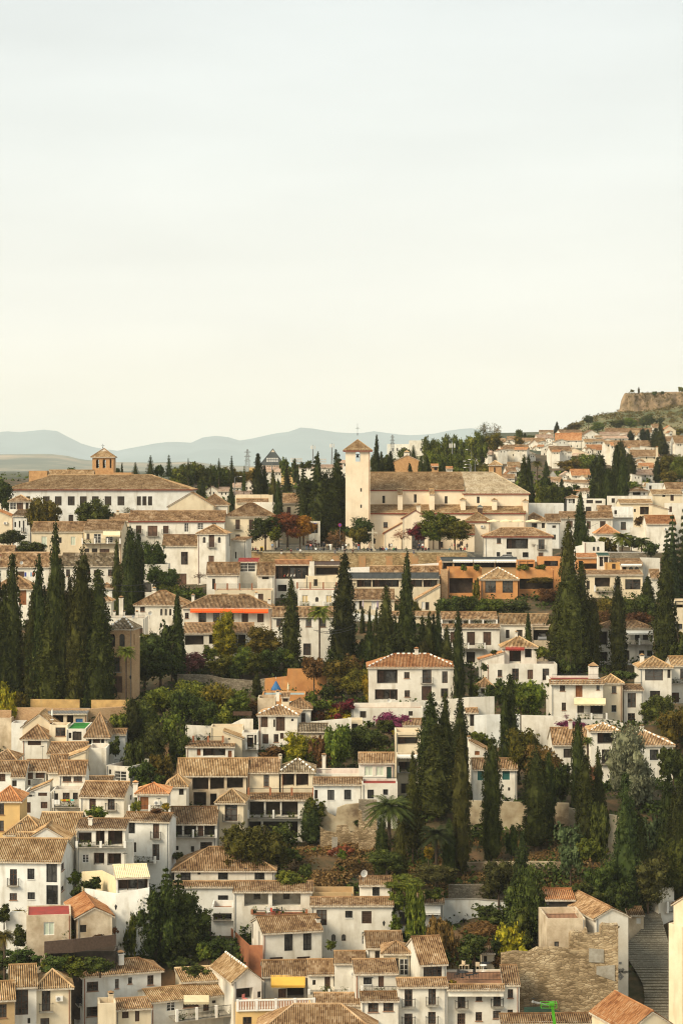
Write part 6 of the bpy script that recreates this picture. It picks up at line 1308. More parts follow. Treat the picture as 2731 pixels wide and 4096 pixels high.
T(1560, 730, 960, 260, 'bushy green garden left of the panelled house', 'gr', kind='bush', D=432)
C(1590, 900, 1560, 110, 'pointed cypress between arched window house and orange awning', shape=0)
T(1330, 1180, 1260, 120, 'yellow flowering shrub under the square brown window', 'yg', kind='bush', D=398)
at(0, 2500)
T(1440, 60, 420, 420, 'broad dark green tree right of the brick villa', 'dg', D=382, trunk=.15); T(1300, 40, 330, 240, 'dark green shrub mass touching the villa', 'dg', D=385, kind='bush'); T(1540, -60, 420, 200, 'dark hedge tree under the pointed cypress', 'dg', D=384)
T(60, 480, 740, 200, 'ochre yellow bush at the left edge below the grove', 'yg', kind='bush', D=356); T(170, 570, 720, 140, 'yellowing shrub beside the ochre bush', 'ol', kind='bush', D=357)
T(1130, 165, 665, 175, 'palm tree standing before the brick villa door', 'gr', 'palm', D=363)
T(1080, 770, 930, 190, 'green hedge bush below the right end of the brick wall', 'gr', kind='bush', D=347); T(1280, 650, 1180, 300, 'dark cypress like tree mass right of the brick wall', 'dg', D=349, trunk=.05); C(1190, 665, 1160, 130, 'dark column hedge right of ochre wall', shape=1, D=347)
T(1450, 540, 900, 330, 'feathery green tree below the stone garden wall', 'gr', D=356); T(1370, 860, 1250, 260, 'dark green bushy tree below the brick wall end', 'dg', D=338); T(1440, 1120, 1440, 220, 'pale green flowering shrub above the long galleries roof', 'ol', kind='bush', D=330); T(1040, 970, 1160, 120, 'dark shrub hiding the white outhouse', 'dg', kind='bush', D=336); T(1180, 1000, 1320, 200, 'dark shrub mass right of the side terrace', 'dg', D=334, kind='bush'); T(1530, 760, 1080, 220, 'dark tree left of the small chimneys parapet', 'gr', D=345)
T(1300, 1180, 1500, 240, 'olive dark shrubs under the pale flowering shrub', 'dg', kind='bush', D=326)
at(700, 2000)
C(35, 820, 1560, 115, 'slim cypress left of the orange awning', shape=0); C(1040, 713, 1440, 148, 'shapely cypress with bare foot in front of the six pane window house', shape=0); C(1498, 502, 1500, 205, 'tallest pointed cypress below the plaza wall centre', shape=0); C(1555, 665, 1500, 90, 'cypress joined to the right side of the tallest one', shape=0)
at(700, 1600)
C(748, 488, 848, 110, 'dark cypress beside the steep distant gable', shape=0, D=560); C(805, 590, 848, 70, 'thin cypress right of the dark one before the pyramid hall', shape=0, D=562)
C(882, 635, 980, 80, 'olive toned cypress behind the white stepped block', 'cy2', shape=0, D=535); C(930, 715, 1030, 88, 'dark cypress at the end of the white stepped block', shape=0, D=511)
C(240, 700, 845, 80, 'dark fat cypress by the convent roof end', shape=1, D=580); C(505, 738, 870, 50, 'dark little cypress among distant gabled houses', shape=0, D=610)
at(700, 2000)
T(1295, 920, 1700, 205, 'tall palm with long thin trunk before the white house', 'gr', 'palm', D=386)
T(430, 970, 1400, 210, 'bright yellow green ginkgo like tree below the orange awning', 'yg', D=399); T(440, 1180, 1480, 240, 'lower yellow green tree under the bright ginkgo like one', 'yg', D=396)
T(800, 1100, 1500, 330, 'ochre and green round tree right of the low porch roof', 'ol', D=397); T(905, 1180, 1420, 130, 'yellowing branches beside the shapely cypress', 'yg', kind='bare', D=400)
T(200, 770, 870, 180, 'green hedge above the orange awning house, left', 'gr', kind='bush', D=425); T(80, 790, 900, 170, 'dark green hedge beside the panel garage', 'dg', kind='bush', D=427); T(225, 640, 730, 130, 'bare twiggy shrub before the white wing', 'br', kind='bare', D=455)
T(810, 135, 400, 270, 'dark green plaza tree at the far left', 'dg', D=490, trunk=.25); T(900, 200, 400, 150, 'olive green plaza tree leaning into the red tree', 'gr', D=489, trunk=.3); T(1010, 100, 440, 300, 'rusty red autumn tree on the plaza', 'au', D=492, trunk=.3); T(1120, 130, 430, 230, 'reddish golden autumn tree right of the rusty one', 'au2', D=491, trunk=.3); T(1235, 330, 440, 110, 'small orange leaved sapling on the plaza', 'au', kind='bare', D=494)
T(1440, 260, 440, 180, 'pinkish nearly bare tree on the plaza', 'pk', kind='bare', D=494)
at(700, 1600)
for i, (x, yt, yb, w, lb) in enumerate(((1150, 600, 1090, 180, 'leftmost fir of the big dark clump'), (1260, 478, 1110, 240, 'tall fir with sharp top in the big dark clump'), (1365, 595, 1110, 230, 'middle fir of the big dark clump'), (1465, 456, 1115, 240, 'tallest fir touching the church tower side'), (1220, 690, 1000, 230, 'broad lower fir of the big dark clump'), (1420, 740, 1115, 270, 'thick low fir skirt in the big dark clump'), (1535, 640, 1110, 180, 'fir filling the gap left of the church tower'))):
 T(x, yt, yb, w, lb, 'cy', 'fir' if i in (1, 3, 0) else 'round', D=526 + i, group='dark firs beside the church tower', trunk=.08, name='conifer_tree')
for x, yt, w, sh, lb in ((1265, 480, 120, 0, 'narrow dark spire tree in the fir clump'), (1468, 460, 130, 0, 'narrow dark spire tree next to the tower'), (1310, 700, 230, 1, 'dense dark skirt of the fir clump'), (1395, 720, 230, 1, 'dense dark foliage column in the fir clump')): C(x, yt, 1112, w, lb, shape=sh, D=525)
T(1005, 575, 840, 140, 'drooping cedar behind the old brown door house', 'cy', 'fir', D=575)
at(1400, 2000)
T(85, 140, 465, 260, 'dark green plaza tree beside the stone cross', 'dg', D=496, trunk=.2); T(70, 240, 465, 170, 'olive green plaza tree before the church tower', 'ol', D=489, trunk=.35); T(462, 240, 465, 150, 'slender pinkish tree by the church portal', 'pk', kind='bare', D=492, trunk=.4)
T(610, 190, 465, 200, 'dark red leaved tree before the church door', 'rd', kind='round', D=500, trunk=.35); T(800, 75, 465, 300, 'large green plaza tree right of the church door', 'gr', D=495, trunk=.3); T(935, 150, 465, 290, 'large olive plaza tree overlapping the green one', 'ol', D=493, trunk=.3); T(745, 200, 465, 190, 'green plaza tree close to the red leaved one', 'gr', D=494, trunk=.35)
for x, yt, w, lb in ((110, 958, 46, 'thin little cypress first in the small row'), (167, 952, 36, 'thin little cypress second in the small row'), (228, 962, 40, 'thin little cypress third in the small row'), (407, 1038, 34, 'thin little cypress fourth in the small row'), (580, 1058, 32, 'thin little cypress last in the small row')): C(x, yt, 1290, w, lb, shape=0, D=424, group='little cypresses in a row')
C(312, 783, 1480, 145, 'tall cypress under the bright window screens', shape=0); C(487, 482, 1500, 150, 'highest slender cypress before the restaurant gallery', shape=0)
for x, yt, yb, w, lb in ((640, 1045, 1500, 90, 'dark cypress in the centre thicket, left part'), (700, 1008, 1510, 95, 'dark cypress in the centre thicket under the tapering roof'), (755, 1030, 1500, 70, 'thin cypress between two thicket cypresses'), (795, 1003, 1510, 95, 'dark cypress at the right of the centre thicket'), (870, 1135, 1560, 110, 'low cypress closing the centre thicket on the right'), (175, 1165, 1520, 150, 'low broad cypress in the left centre thicket'), (100, 1250, 1500, 120, 'low dark shrub cypress left end of the centre thicket'), (255, 1180, 1560, 150, 'dark cypress below the tall screen cypress'), (420, 1180, 1560, 170, 'dark cypress below the highest slender cypress'), (560, 1180, 1560, 160, 'dark cypress in the middle thicket base'), (350, 1230, 1580, 150, 'bright green edged cypress above the chimney house'), (650, 1260, 1580, 150, 'brownish cypress above the brick chimney'), (520, 1260, 1580, 130, 'greenish cypress right behind the brick chimney')): C(x, yt, yb, w, lb, 'cy2' if 'brown' in lb else 'cy', shape=1 if w > 140 else 0)
C(972, 993, 1790, 95, 'tall narrow cypress at the right corner of the white balcony house', shape=1); C(1083, 1510, 1750, 30, 'tiny cypress beside the garden hut', shape=0)
for x, yt, w, mt, lb in ((880, 835, 210, 'dg', 'dark ivy hedge below the orange loggia, left'), (1010, 835, 220, 'dg', 'dark ivy hedge below the orange loggia, centre'), (1140, 840, 220, 'gr', 'dark ivy hedge below the orange pavilion'), (1300, 865, 230, 'gr', 'leafy pergola cover below the orange pavilion'), (1480, 880, 240, 'dg', 'leafy pergola cover continuing right')): T(x, yt, 1010, w, lb, mt, 'bush', D=433, group='ivy hedges below the orange restaurant', trunk=0)
T(1135, 680, 870, 70, 'vine climbing between loggia and pavilion', 'ol', 'bush', D=451); T(590, 880, 1010, 80, 'creeper on the tapering roof house', 'ol', 'bush', D=440)
at(2031, 2000)
T(300, 675, 740, 240, 'yellowish hanging creeper on the orange dining wall', 'ol', 'bush', D=455); T(370, 770, 900, 190, 'rust and green creeper beside the olive cypress', 'br', 'bush', D=447)
C(545, 205, 1500, 160, 'giant olive brown cypress with open crown', 'cy2', shape=1, D=400); C(560, 640, 1560, 260, 'very wide dark cypress body below the giant olive one', 'cy2', shape=1, D=396); C(655, 575, 1540, 170, 'dark cypress fused right of the giant olive one', shape=0, D=397); C(440, 850, 1540, 170, 'dark brownish cypress leaning left of the giant one', 'cy2', shape=1, D=398); C(745, 870, 1540, 170, 'brownish cypress at the right foot of the giant one', 'cy2', shape=1, D=399)
C(645, -60, 400, 130, 'plump bright cypress beside the oriental gate house', shape=0, D=484); T(735, 300, 420, 110, 'dark shrub at the foot of the plump cypress', 'dg', 'bush', D=483)
C(185, 1012, 1440, 75, 'slim cypress in front of the golden roofed car port', shape=0, D=402)
C(985, 703, 1520, 145, 'slender cypress before the large green tinted window', shape=0, D=398); C(1400, 440, 1480, 200, 'large straight cypress near the right edge', shape=0, D=400); C(1250, 690, 1060, 130, 'dark cypress hedge under the narrow steps', shape=0, D=440)
T(1470, 100, 1000, 300, 'big layered cedar at the right side', 'ce', 'fir', D=452); T(1580, 30, 1100, 330, 'second big cedar cut by the right edge', 'ce', 'fir', D=456); T(1420, 250, 900, 200, 'cedar branches left of the big cedar', 'ce', 'fir', D=449)
T(1020, 265, 475, 180, 'bushy palm above the stone post wall', 'gr', 'palm', D=480); T(1195, 310, 480, 160, 'second bushy palm right in the walled garden', 'dg', 'palm', D=481); T(1100, 310, 470, 160, 'dark garden tree between two bushy palms', 'dg', D=484); T(900, 320, 470, 130, 'yellowish shrub left of the bushy palm', 'ol', 'bush', D=482); T(1280, 350, 500, 130, 'dark shrub by the tall white wall', 'dg', 'bush', D=478); T(840, 315, 380, 80, 'sunny green shrub beside the plump cypress', 'yg', 'bush', D=486)
for x, yt, yb, w, mt, lb in ((850, 860, 1080, 240, 'ol', 'yellow green hedge under the white carmen, left'), (1080, 835, 1080, 260, 'dg', 'dark hedge under the white carmen, centre'), (1230, 830, 1080, 220, 'dg', 'dark hedge under the white carmen, right'), (880, 960, 1110, 240, 'br', 'brown creeper bank below the carmen hedge'), (1150, 980, 1120, 260, 'br', 'reddish brown creeper bank by the right cypress')): T(x, yt, yb, w, lb, mt, 'bush', D=436 if yb < 1100 else 424)
T(1180, 125, 230, 100, 'autumn shrub beside the balustrade terrace', 'br', 'bush', D=525); T(1545, 1150, 1300, 120, 'golden shrub at the right edge', 'yg', 'bush', D=404); T(1560, 1180, 1400, 200, 'dark hedge right of the large straight cypress', 'dg', 'bush', D=398)
T(320, 1290, 1420, 140, 'green shrub below the car port', 'gr', 'bush', D=392)
at(1400, 2500)
T(60, 380, 690, 260, 'autumn coloured bush left of the balcony loggia', 'ol', D=372); T(180, 420, 640, 140, 'yellow green shrub against the balcony loggia', 'yg', 'bush', D=369); T(20, 250, 560, 190, 'brown leaved tree left of the white balcony house', 'br', D=376)
T(410, 755, 940, 290, 'large purple bougainvillea over the white terrace wall', 'pu', 'bush', D=349); T(300, 820, 960, 160, 'green shrub under the bougainvillea', 'dg', 'bush', D=346); T(440, 910, 970, 120, 'yellow shrub under the bougainvillea', 'yg', 'bush', D=344)
C(725, 622, 1600, 235, 'left giant of the twin cypresses, centre right', shape=0, D=318); C(850, 618, 1600, 165, 'right giant of the twin cypresses, centre right', shape=0, D=319); C(770, 900, 1720, 290, 'broad lower body of the twin cypresses', shape=0, D=315)
C(985, 655, 1300, 160, 'shorter cypress right behind the twin cypresses', shape=0, D=333); C(1000, 965, 2130, 155, 'tall narrow leaning cypress right of the twins', 'cy2', shape=1, D=296); C(560, 1150, 1950, 110, 'airy olive cypress left of the twins', 'cy2', shape=0, D=302)
C(1262, 1010, 2000, 165, 'narrow cypress before the two teal shutters', shape=1, D=300); C(1430, 460, 1560, 150, 'tall dark cypress rising to the garden hut', shape=0, D=330); C(1395, 560, 1560, 120, 'green cypress left side of the garden hut one', shape=0, D=329)
T(1320, 470, 700, 190, 'white flowered dark shrub by the garden hut', 'dg', D=366); T(1530, 480, 800, 260, 'spreading green tree before the white retaining wall', 'gr', D=356, trunk=.3); T(1100, 500, 620, 120, 'leafy shrub left of the garden hut', 'gr', 'bush', D=372); T(1195, 320, 0+400, 70, 'clipped round green bush beside round window', 'dg', 'bush', D=380); T(1280, 205, 250, 60, 'clipped ball bush below tall dark shutters', 'dg', 'bush', D=385)
T(100, 880, 1150, 330, 'dark round tree left of the lattice balcony', 'dg', D=338, trunk=.1); T(250, 960, 1100, 170, 'dark shrub joining the lattice balcony house', 'dg', 'bush', D=336); T(1180, 940, 1120, 220, 'mixed shrubs behind the small gabled house', 'gr', 'bush', D=338); T(1000, 1000, 1200, 130, 'dark shrub behind twin cypresses', 'dg', 'bush', D=332)
at(700, 2500)
for x, yt, yb, w, mt, lb in ((150, 230, 420, 290, 'pu2', 'pink and brown bougainvillea above the stone garden wall'), (60, 270, 440, 150, 'br', 'brown shrub at the left end of the stone garden wall'), (300, 160, 300, 150, 'gr', 'green shrub left of the ginkgo like tree'), (600, 180, 440, 220, 'gr', 'green garden tree above the stone garden wall'), (720, 230, 430, 220, 'gr', 'leafy tree left of the dark hollow'), (400, 260, 440, 260, 'ol', 'olive shrub bank above the garden wall'), (880, 190, 400, 230, 'dg', 'dark dense tree beside the shapely cypress foot'), (1060, 270, 390, 170, 'dg', 'dark shrub with white blossom by the orange wall'), (1010, 200, 330, 130, 'gr', 'green shrub below the shapely cypress'), (520, 330, 450, 160, 'dg', 'dark shrub right behind white posts'), (230, 340, 440, 180, 'dg', 'dark shrub under the pink bougainvillea')): T(x, yt, yb, w, lb, mt, 'round' if w > 200 else 'bush', D=391, trunk=.1)
T(1245, 270, 590, 200, 'reddish brown tree before the orange wall', 'br', D=377, trunk=.4); T(1500, 270, 660, 300, 'large grey green tree beside the tall palm', 'ol', D=375, trunk=.15); T(1400, 480, 640, 180, 'dark shrub at the foot of the tall palm', 'dg', 'bush', D=373); T(1220, 570, 650, 130, 'low green shrub in front of the orange wall', 'gr', 'bush', D=366); T(1480, 120, 520, 240, 'dark dense conifer left of centre thicket', 'dg', D=392)
C(733, 440, 645, 75, 'short dark cypress against the stone garden wall', shape=1, D=375)
for x, yt, yb, w, mt, lb in ((180, 480, 800, 300, 'gr', 'feathery tree below the stone garden wall, left'), (350, 500, 820, 300, 'ol', 'rusty green feathery tree below the stone garden wall'), (540, 570, 830, 280, 'gr', 'bright green tree left of the shutter house'), (440, 690, 880, 220, 'gr', 'bright green bush above the small chimneys parapet'), (60, 560, 900, 240, 'dg', 'dark tree mass at left of the feathery trees'), (700, 640, 720, 110, 'br', 'grey brown shrub left of the low parapet room'), (620, 800, 860, 130, 'gr', 'green shrub under the pergola beam'), (60, 850, 1100, 200, 'dg', 'dark green tree left of the veranda house'), (260, 640, 880, 280, 'dg', 'dark shrub mass in the middle of the feathery trees')): T(x, yt, yb, w, lb, mt, 'round' if w > 200 else 'bush', D=362 - (yb - 700) * .055, trunk=.08)
for x, yt, yb, w, mt, lb in ((1300, 650, 760, 230, 'gr', 'white blossom shrub right of the back house'), (1450, 660, 780, 200, 'rd', 'crimson shrub on the terrace edge'), (1560, 640, 760, 150, 'rd', 'crimson bougainvillea on the terrace edge'), (1500, 700, 820, 240, 'yg', 'yellow green drooping hedge under the crimson shrubs'), (1300, 700, 830, 180, 'br', 'dark red hedge behind the cracked wall')): T(x, yt, yb, w, lb, mt, 'bush', D=357)
for x, yt, yb, w, mt, lb in ((1130, 930, 1200, 260, 'yg', 'sunlit yellow green tree before the shutter house'), (1110, 1060, 1260, 270, 'gr', 'green bush below the sunlit tree'), (900, 1060, 1190, 230, 'br', 'reddish hedge below the three brown shutters'), (1300, 970, 1250, 210, 'br', 'brown green tree right of the sunlit one'), (1440, 880, 1230, 250, 'gr', 'dark green bush tree under the cracked wall'), (1240, 1130, 1280, 200, 'dg', 'dark hedge behind the pale ridge dashes'), (1390, 1100, 1260, 180, 'dg', 'dark shrub left of the white terrace block chimney')): T(x, yt, yb, w, lb, mt, 'round' if w > 240 else 'bush', D=333, trunk=.08)
at(2031, 2500)
T(190, 470, 850, 260, 'broad green tree standing in the white walled corner', 'gr', D=356, trunk=.3); T(540, 280, 390, 140, 'dark rose shrub left of the lattice fence', 'dg', 'bush', D=392); T(1060, 390, 480, 200, 'dark hedge behind the narrow white house', 'dg', 'bush', D=378); T(1330, 620, 930, 260, 'dark green tree right of the narrow white house', 'dg', D=360); T(1500, 720, 1100, 280, 'golden brown tree at the right edge', 'ol', D=352); T(1420, 760, 980, 170, 'dark shrubs under the iron balcony', 'dg', 'bush', D=356); T(1100, 870, 950, 170, 'low dark hedge above the silver tree', 'br', 'bush', D=352)
T(590, 840, 950, 250, 'pink bougainvillea over the left wing roof', 'pu', 'bush', D=348); T(525, 780, 870, 50, 'small pink bougainvillea branch on white wall', 'pu', 'bare', D=350); T(380, 500, 545, 90, 'potted greenery left of the red roof terrace', 'gr', 'bush', D=372)
C(620, 830, 1720, 120, 'slender cypress before the tower house left wing', shape=1, D=312); C(812, 1105, 1860, 120, 'dark cypress under the tower house', shape=0, D=308); C(1620, 1000, 2250, 260, 'massive dark cypress at the right edge', shape=0, D=292)
C(1060, 1340, 2480, 230, 'tall greenish pointed cypress below the silver tree', 'gcy', shape=0, D=284); C(1180, 1700, 2500, 200, 'dark wide cypress right of the greenish pointed one', shape=1, D=285); C(1440, 1280, 2250, 200, 'dark cypress between silver tree and right edge', shape=0, D=295); C(1540, 1450, 2300, 260, 'broad dark cypress mass low at the right', shape=1, D=288)
T(1090, 890, 1640, 400, 'silver blue conifer standing before the tower house', 'bs', 'round', D=318, trunk=.02, cat='conifer', name='conifer_tree'); T(1090, 890, 1500, 230, 'upper silver blue spire of the big conifer', 'bs', 'fir', D=317); T(1200, 1250, 1620, 260, 'silver grey lower boughs right', 'bs', 'bush', D=319)
T(712, 990, 1300, 110, 'palm with rusty skirt beside the slender cypress', 'gr', 'palm', D=320)
T(160, 900, 1300, 300, 'mottled autumn tree above the teal shutter house', 'ol', D=322); T(330, 1060, 1500, 300, 'rust and green autumn tree left of the slender cypress', 'br', D=318); T(430, 1230, 1500, 220, 'dark shrub below the rust and green tree', 'dg', D=314)
C(255, 1130, 1850, 230, 'broad dark cypress rising from the retaining wall', shape=1, D=304); C(345, 1150, 1700, 130, 'dark cypress behind the broad retaining wall one', shape=0, D=308)
C(690, 1180, 1900, 170, 'dark cypress in the gap right of slender cypress', 'cy2', shape=0, D=306); T(770, 1220, 1400, 110, 'reddish shrub under the dark balcony door', 'pk', 'bush', D=324)
T(560, 1750, 2100, 260, 'blue green olive tree in the ruined garden', 'bl', D=292, trunk=.15); T(760, 1890, 2120, 240, 'yellow green hedge in the ruined garden', 'gr', 'bush', D=289); T(830, 1560, 1950, 170, 'dark shrub under cypresses right of the olive', 'dg', D=298); T(1270, 1700, 2100, 260, 'dark blue green shrub under the silver tree', 'bl', D=296); T(1480, 1090, 1480, 240, 'dark green hedge tree beside the right wing', 'dg', D=330)
T(820, 2080, 2420, 300, 'dark leafy tree below the yellow green hedge', 'dg', D=282); T(1250, 2000, 2380, 400, 'dim brown green tree mass at lower right', 'ol2', D=284); T(650, 2270, 2480, 300, 'dark bush above the grey roofed pavilion', 'dg', 'bush', D=277); T(1000, 2280, 2560, 260, 'dark bush above the small attic gable', 'dg', 'bush', D=277); T(1450, 1900, 2320, 300, 'dark tree mass above the stepped street', 'dg', D=286)
at(1400, 3000)
T(350, 355, 960, 420, 'large drooping date palm in the ruined garden', 'pm', 'palm', D=298); T(770, 640, 1000, 300, 'second palm in the dark hollow right of the date palm', 'pmd', 'palm', D=294); C(290, 600, 1110, 130, 'ivy clad cypress before the date palm, left', shape=1, D=289); C(455, 650, 1130, 120, 'ivy clad cypress before the date palm, right', 'cy2', shape=1, D=288); T(330, 900, 1120, 330, 'dark shrubs at the foot of the date palm', 'dg', D=286)
C(885, 620, 1060, 110, 'cypress left of the tall leaning one', shape=1, D=295); C(1240, 780, 900, 80, 'ragged ivy column below the teal shutter cypress', shape=1, D=300); T(1450, 640, 880, 120, 'dark ivy arch on the retaining wall', 'dg', 'bush', D=302)
T(560, 560, 940, 240, 'dark brown foliage right of the date palm', 'cy2', D=300); T(700, 860, 1010, 110, 'yellow green young tree in the hollow', 'yg', D=287, trunk=.2); T(780, 1010, 1260, 330, 'olive green dense tree above the white awning wing', 'ol2', D=283); T(1330, 960, 1310, 330, 'round olive tree left of the great dark conifer', 'ol2', D=284)
C(1530, 750, 1830, 250, 'great dark conifer behind the stained terrace house', 'gcy', shape=2, D=276); T(1560, 1000, 1870, 380, 'broad lower boughs of the great dark conifer', 'dg', 'round', D=274, trunk=.02, name='conifer_tree'); T(1510, 1400, 1860, 300, 'dark evergreen mass left of the stained terrace house', 'dg', D=271)
at(1400, 3496)
for x, yt, yb, w, mt, lb in ((500, -5, 150, 330, 'gr', 'bright ivy canopy over the square roof room edge'), (440, 80, 330, 170, 'gr', 'ivy falling left of the white awning'), (590, 40, 560, 180, 'gr', 'ivy column between dark window and white awning'), (400, 310, 530, 110, 'gr', 'ivy column at the corner of the arched window house'), (760, 90, 220, 180, 'gr', 'bright bush right on the white awning roof'), (840, 370, 680, 250, 'br', 'dark reddish shrub before the white garden wall'), (1260, 240, 460, 300, 'dg', 'reedy dark green bush against the white garden wall'), (1180, 410, 620, 330, 'br', 'autumn vine arbour below the reedy bush'), (1110, 520, 780, 270, 'dg', 'dark shrub behind the dining terrace'), (1440, 410, 720, 270, 'yg', 'ochre green round tree beside the ruin'), (600, 510, 600, 170, 'dg', 'small round green bush above the steep roofs'), (840, 650, 780, 140, 'dg', 'grey green shrub right of the steep leaning roof'), (1340, 700, 830, 200, 'br', 'orange brown vine behind the dining terrace'), (1310, 520, 700, 150, 'dg', 'dark shrub left of the ochre green tree'), (910, 920, 990, 80, 'yg', 'yellowish potted shrub on the dining terrace')):
 T(x, yt, yb, w, lb, mt, 'round' if yb - yt > 250 and w > 200 else 'bush', D=263 if x > 1300 and yb > 600 else (279 - max(0, yb - 400) * .05 if x < 800 else 275 - max(0, yb - 450) * .04), trunk=.06)
at(700, 3000)
T(670, 625, 1080, 500, 'huge olive green tree before the balcony house', 'olb', D=297, trunk=.08); T(610, 780, 1080, 380, 'left lower crown of the huge olive green tree', 'olb', D=296, trunk=.04); T(820, 860, 1080, 320, 'right lower boughs of the huge olive green tree', 'olb', D=298, trunk=.05)
C(1215, 440, 830, 170, 'ivy covered stump at the corner of the balcony house', 'gcy', shape=1, D=311); T(1230, 415, 640, 200, 'bright ivy top at the corner of the balcony house', 'gr', D=311, trunk=.1); T(980, 620, 820, 230, 'dark vines between the columns', 'dg', 'bush', D=309); T(1040, 840, 990, 190, 'dark shrub on the rubble bank', 'dg', 'bush', D=300); T(1180, 1020, 1210, 120, 'dark column shrub on the vacant slope', 'dg', D=287); T(1050, 1060, 1230, 240, 'green shrub behind the pergola porch', 'gr', 'bush', D=285); T(1490, 860, 960, 90, 'small green weed clump on the dry slope', 'gr', 'bush', D=292)
T(1490, 830, 950, 200, 'rusty dead brush pile below the ruins', 'rs', 'bush', D=296)
T(20, 900, 960, 120, 'dark shrub left of the shaded balcony house', 'dg', 'bush', D=296)
at(0, 3000)
T(860, 490, 660, 190, 'potted tree at the foot of two brown shuttered doors', 'gr', D=298, trunk=.05); T(1215, 430, 540, 90, 'potted bush left of the brown rooftop door', 'gr', 'bush', D=293.5); T(1495, 455, 525, 80, 'round sunny potted bush on the rooftop terrace', 'yg', 'bush', D=293.5); T(1400, 500, 550, 140, 'reddish dry potted plants on the rooftop terrace', 'br', 'bush', D=293.6)
T(680, 1070, 1260, 110, 'yellow flowering tree beside the corner balcony house', 'gr', D=282); T(845, 1130, 1330, 210, 'small round orange tree in the white yard', 'dg', D=277, trunk=.35); T(700, 1180, 1330, 120, 'dark hedge in the white yard', 'dg', 'bush', D=279); T(840, 1290, 1350, 200, 'dark shrub below the small round orange tree', 'dg', 'bush', D=275)
at(0, 3496)
for x, yt, yb, w, mt, lb, k in ((1490, -90, 800, 400, 'dg', 'great dark deodar right of the cafe terrace', 'fir'), (1390, 10, 800, 360, 'dg', 'dark evergreen before the white garden wall', 'round'), (1195, 190, 600, 130, 'gr', 'pale tipped young conifer at the wall lamp', 'round'), (1600, -30, 780, 400, 'dg', 'dark deodar right half of the evergreen group', 'fir'), (1700, 90, 600, 360, 'dg', 'rounded dark conifer beside the twin mullioned window', 'round'), (1420, 300, 880, 480, 'dg', 'dense dark skirt of the evergreen group', 'round'), (1200, 400, 760, 280, 'dg', 'dark evergreen left skirt behind small chimney', 'round'), (1630, 340, 900, 380, 'dg', 'dark undergrowth tree beside the brick strip', 'round'), (1640, 540, 900, 200, 'br', 'autumn tinted shrub under the dark conifers', 'round')):
 T(x, yt, yb, w, lb, mt, k, D=272 + TR.random() * 6, trunk=.04)
for x, yt, yb, w, mt, lb in ((500, 720, 930, 260, 'dg', 'dark tree in front of the undercroft, left'), (700, 770, 930, 260, 'gr', 'green tree in front of the undercroft, middle'), (900, 740, 900, 240, 'dg', 'dark tree in front of the undercroft, right')): T(x, yt, yb, w, lb, mt, D=255.5, trunk=.05)
for x, yt, yb, w, mt, lb, k in ((40, 260, 470, 170, 'dg', 'dark rounded tree at the left edge below corner balcony house', 'round'), (190, 430, 620, 210, 'dg', 'dark green bush left of the peeling wall', 'bush'), (205, 630, 790, 260, 'dg', 'dark shrubs left of the reed screen', 'bush'), (440, 740, 870, 170, 'gr', 'green shrub under the reed screen corner', 'bush'), (620, 690, 800, 220, 'gr', 'bright shrub below the reed screen', 'bush'), (570, 450, 600, 160, 'gr', 'leafy terrace plants left of the old cream gable', 'bush'), (650, 490, 580, 110, 'yg', 'yellow green terrace plant beside the dark doorway', 'bush'), (900, 480, 560, 170, 'br', 'reddish flowering planter below the old gable', 'bush'), (1030, 450, 520, 60, 'br', 'red flowering pot right of the old gable', 'bush'), (330, 560, 640, 120, 'br', 'brown dry creeper on the peeling wall', 'bush'), (100, 700, 830, 220, 'dg', 'dark bushes behind cream house roofs', 'bush'), (1750, 780, 900, 200, 'dg', 'dark bushes at foot of the evergreens', 'bush'), (300, 720, 820, 200, 'dg', 'dark weeds between palm and reed screen', 'bush'), (170, 300, 345, 130, 'ol', 'spiky agave pot above the white steps', 'bush')):
 T(x, yt, yb, w, lb, mt, k, D=262 + (700 - yb) * .03 + 4 * TR.random(), trunk=.1)
T(45, 480, 800, 190, 'fan palm at the left edge of the picture', 'ol', 'palm', D=264)
for x, yt, yb, w, mt, lb in ((370, 560, 790, 230, 'dg', 'dark tree below the side balcony'), (300, 620, 800, 180, 'gr', 'green tree left of the weathered roof'), (480, 560, 780, 150, 'dg', 'dark shrub beside the side balcony'), (60, 740, 900, 240, 'dg', 'dark thicket left of the weathered roof'), (1400, 570, 660, 110, 'gr', 'climbing bush beside small arched windows')):
 at(700, 3496); T(x, yt, yb, w, lb, mt, 'round' if w > 170 else 'bush', D=268, trunk=.1)
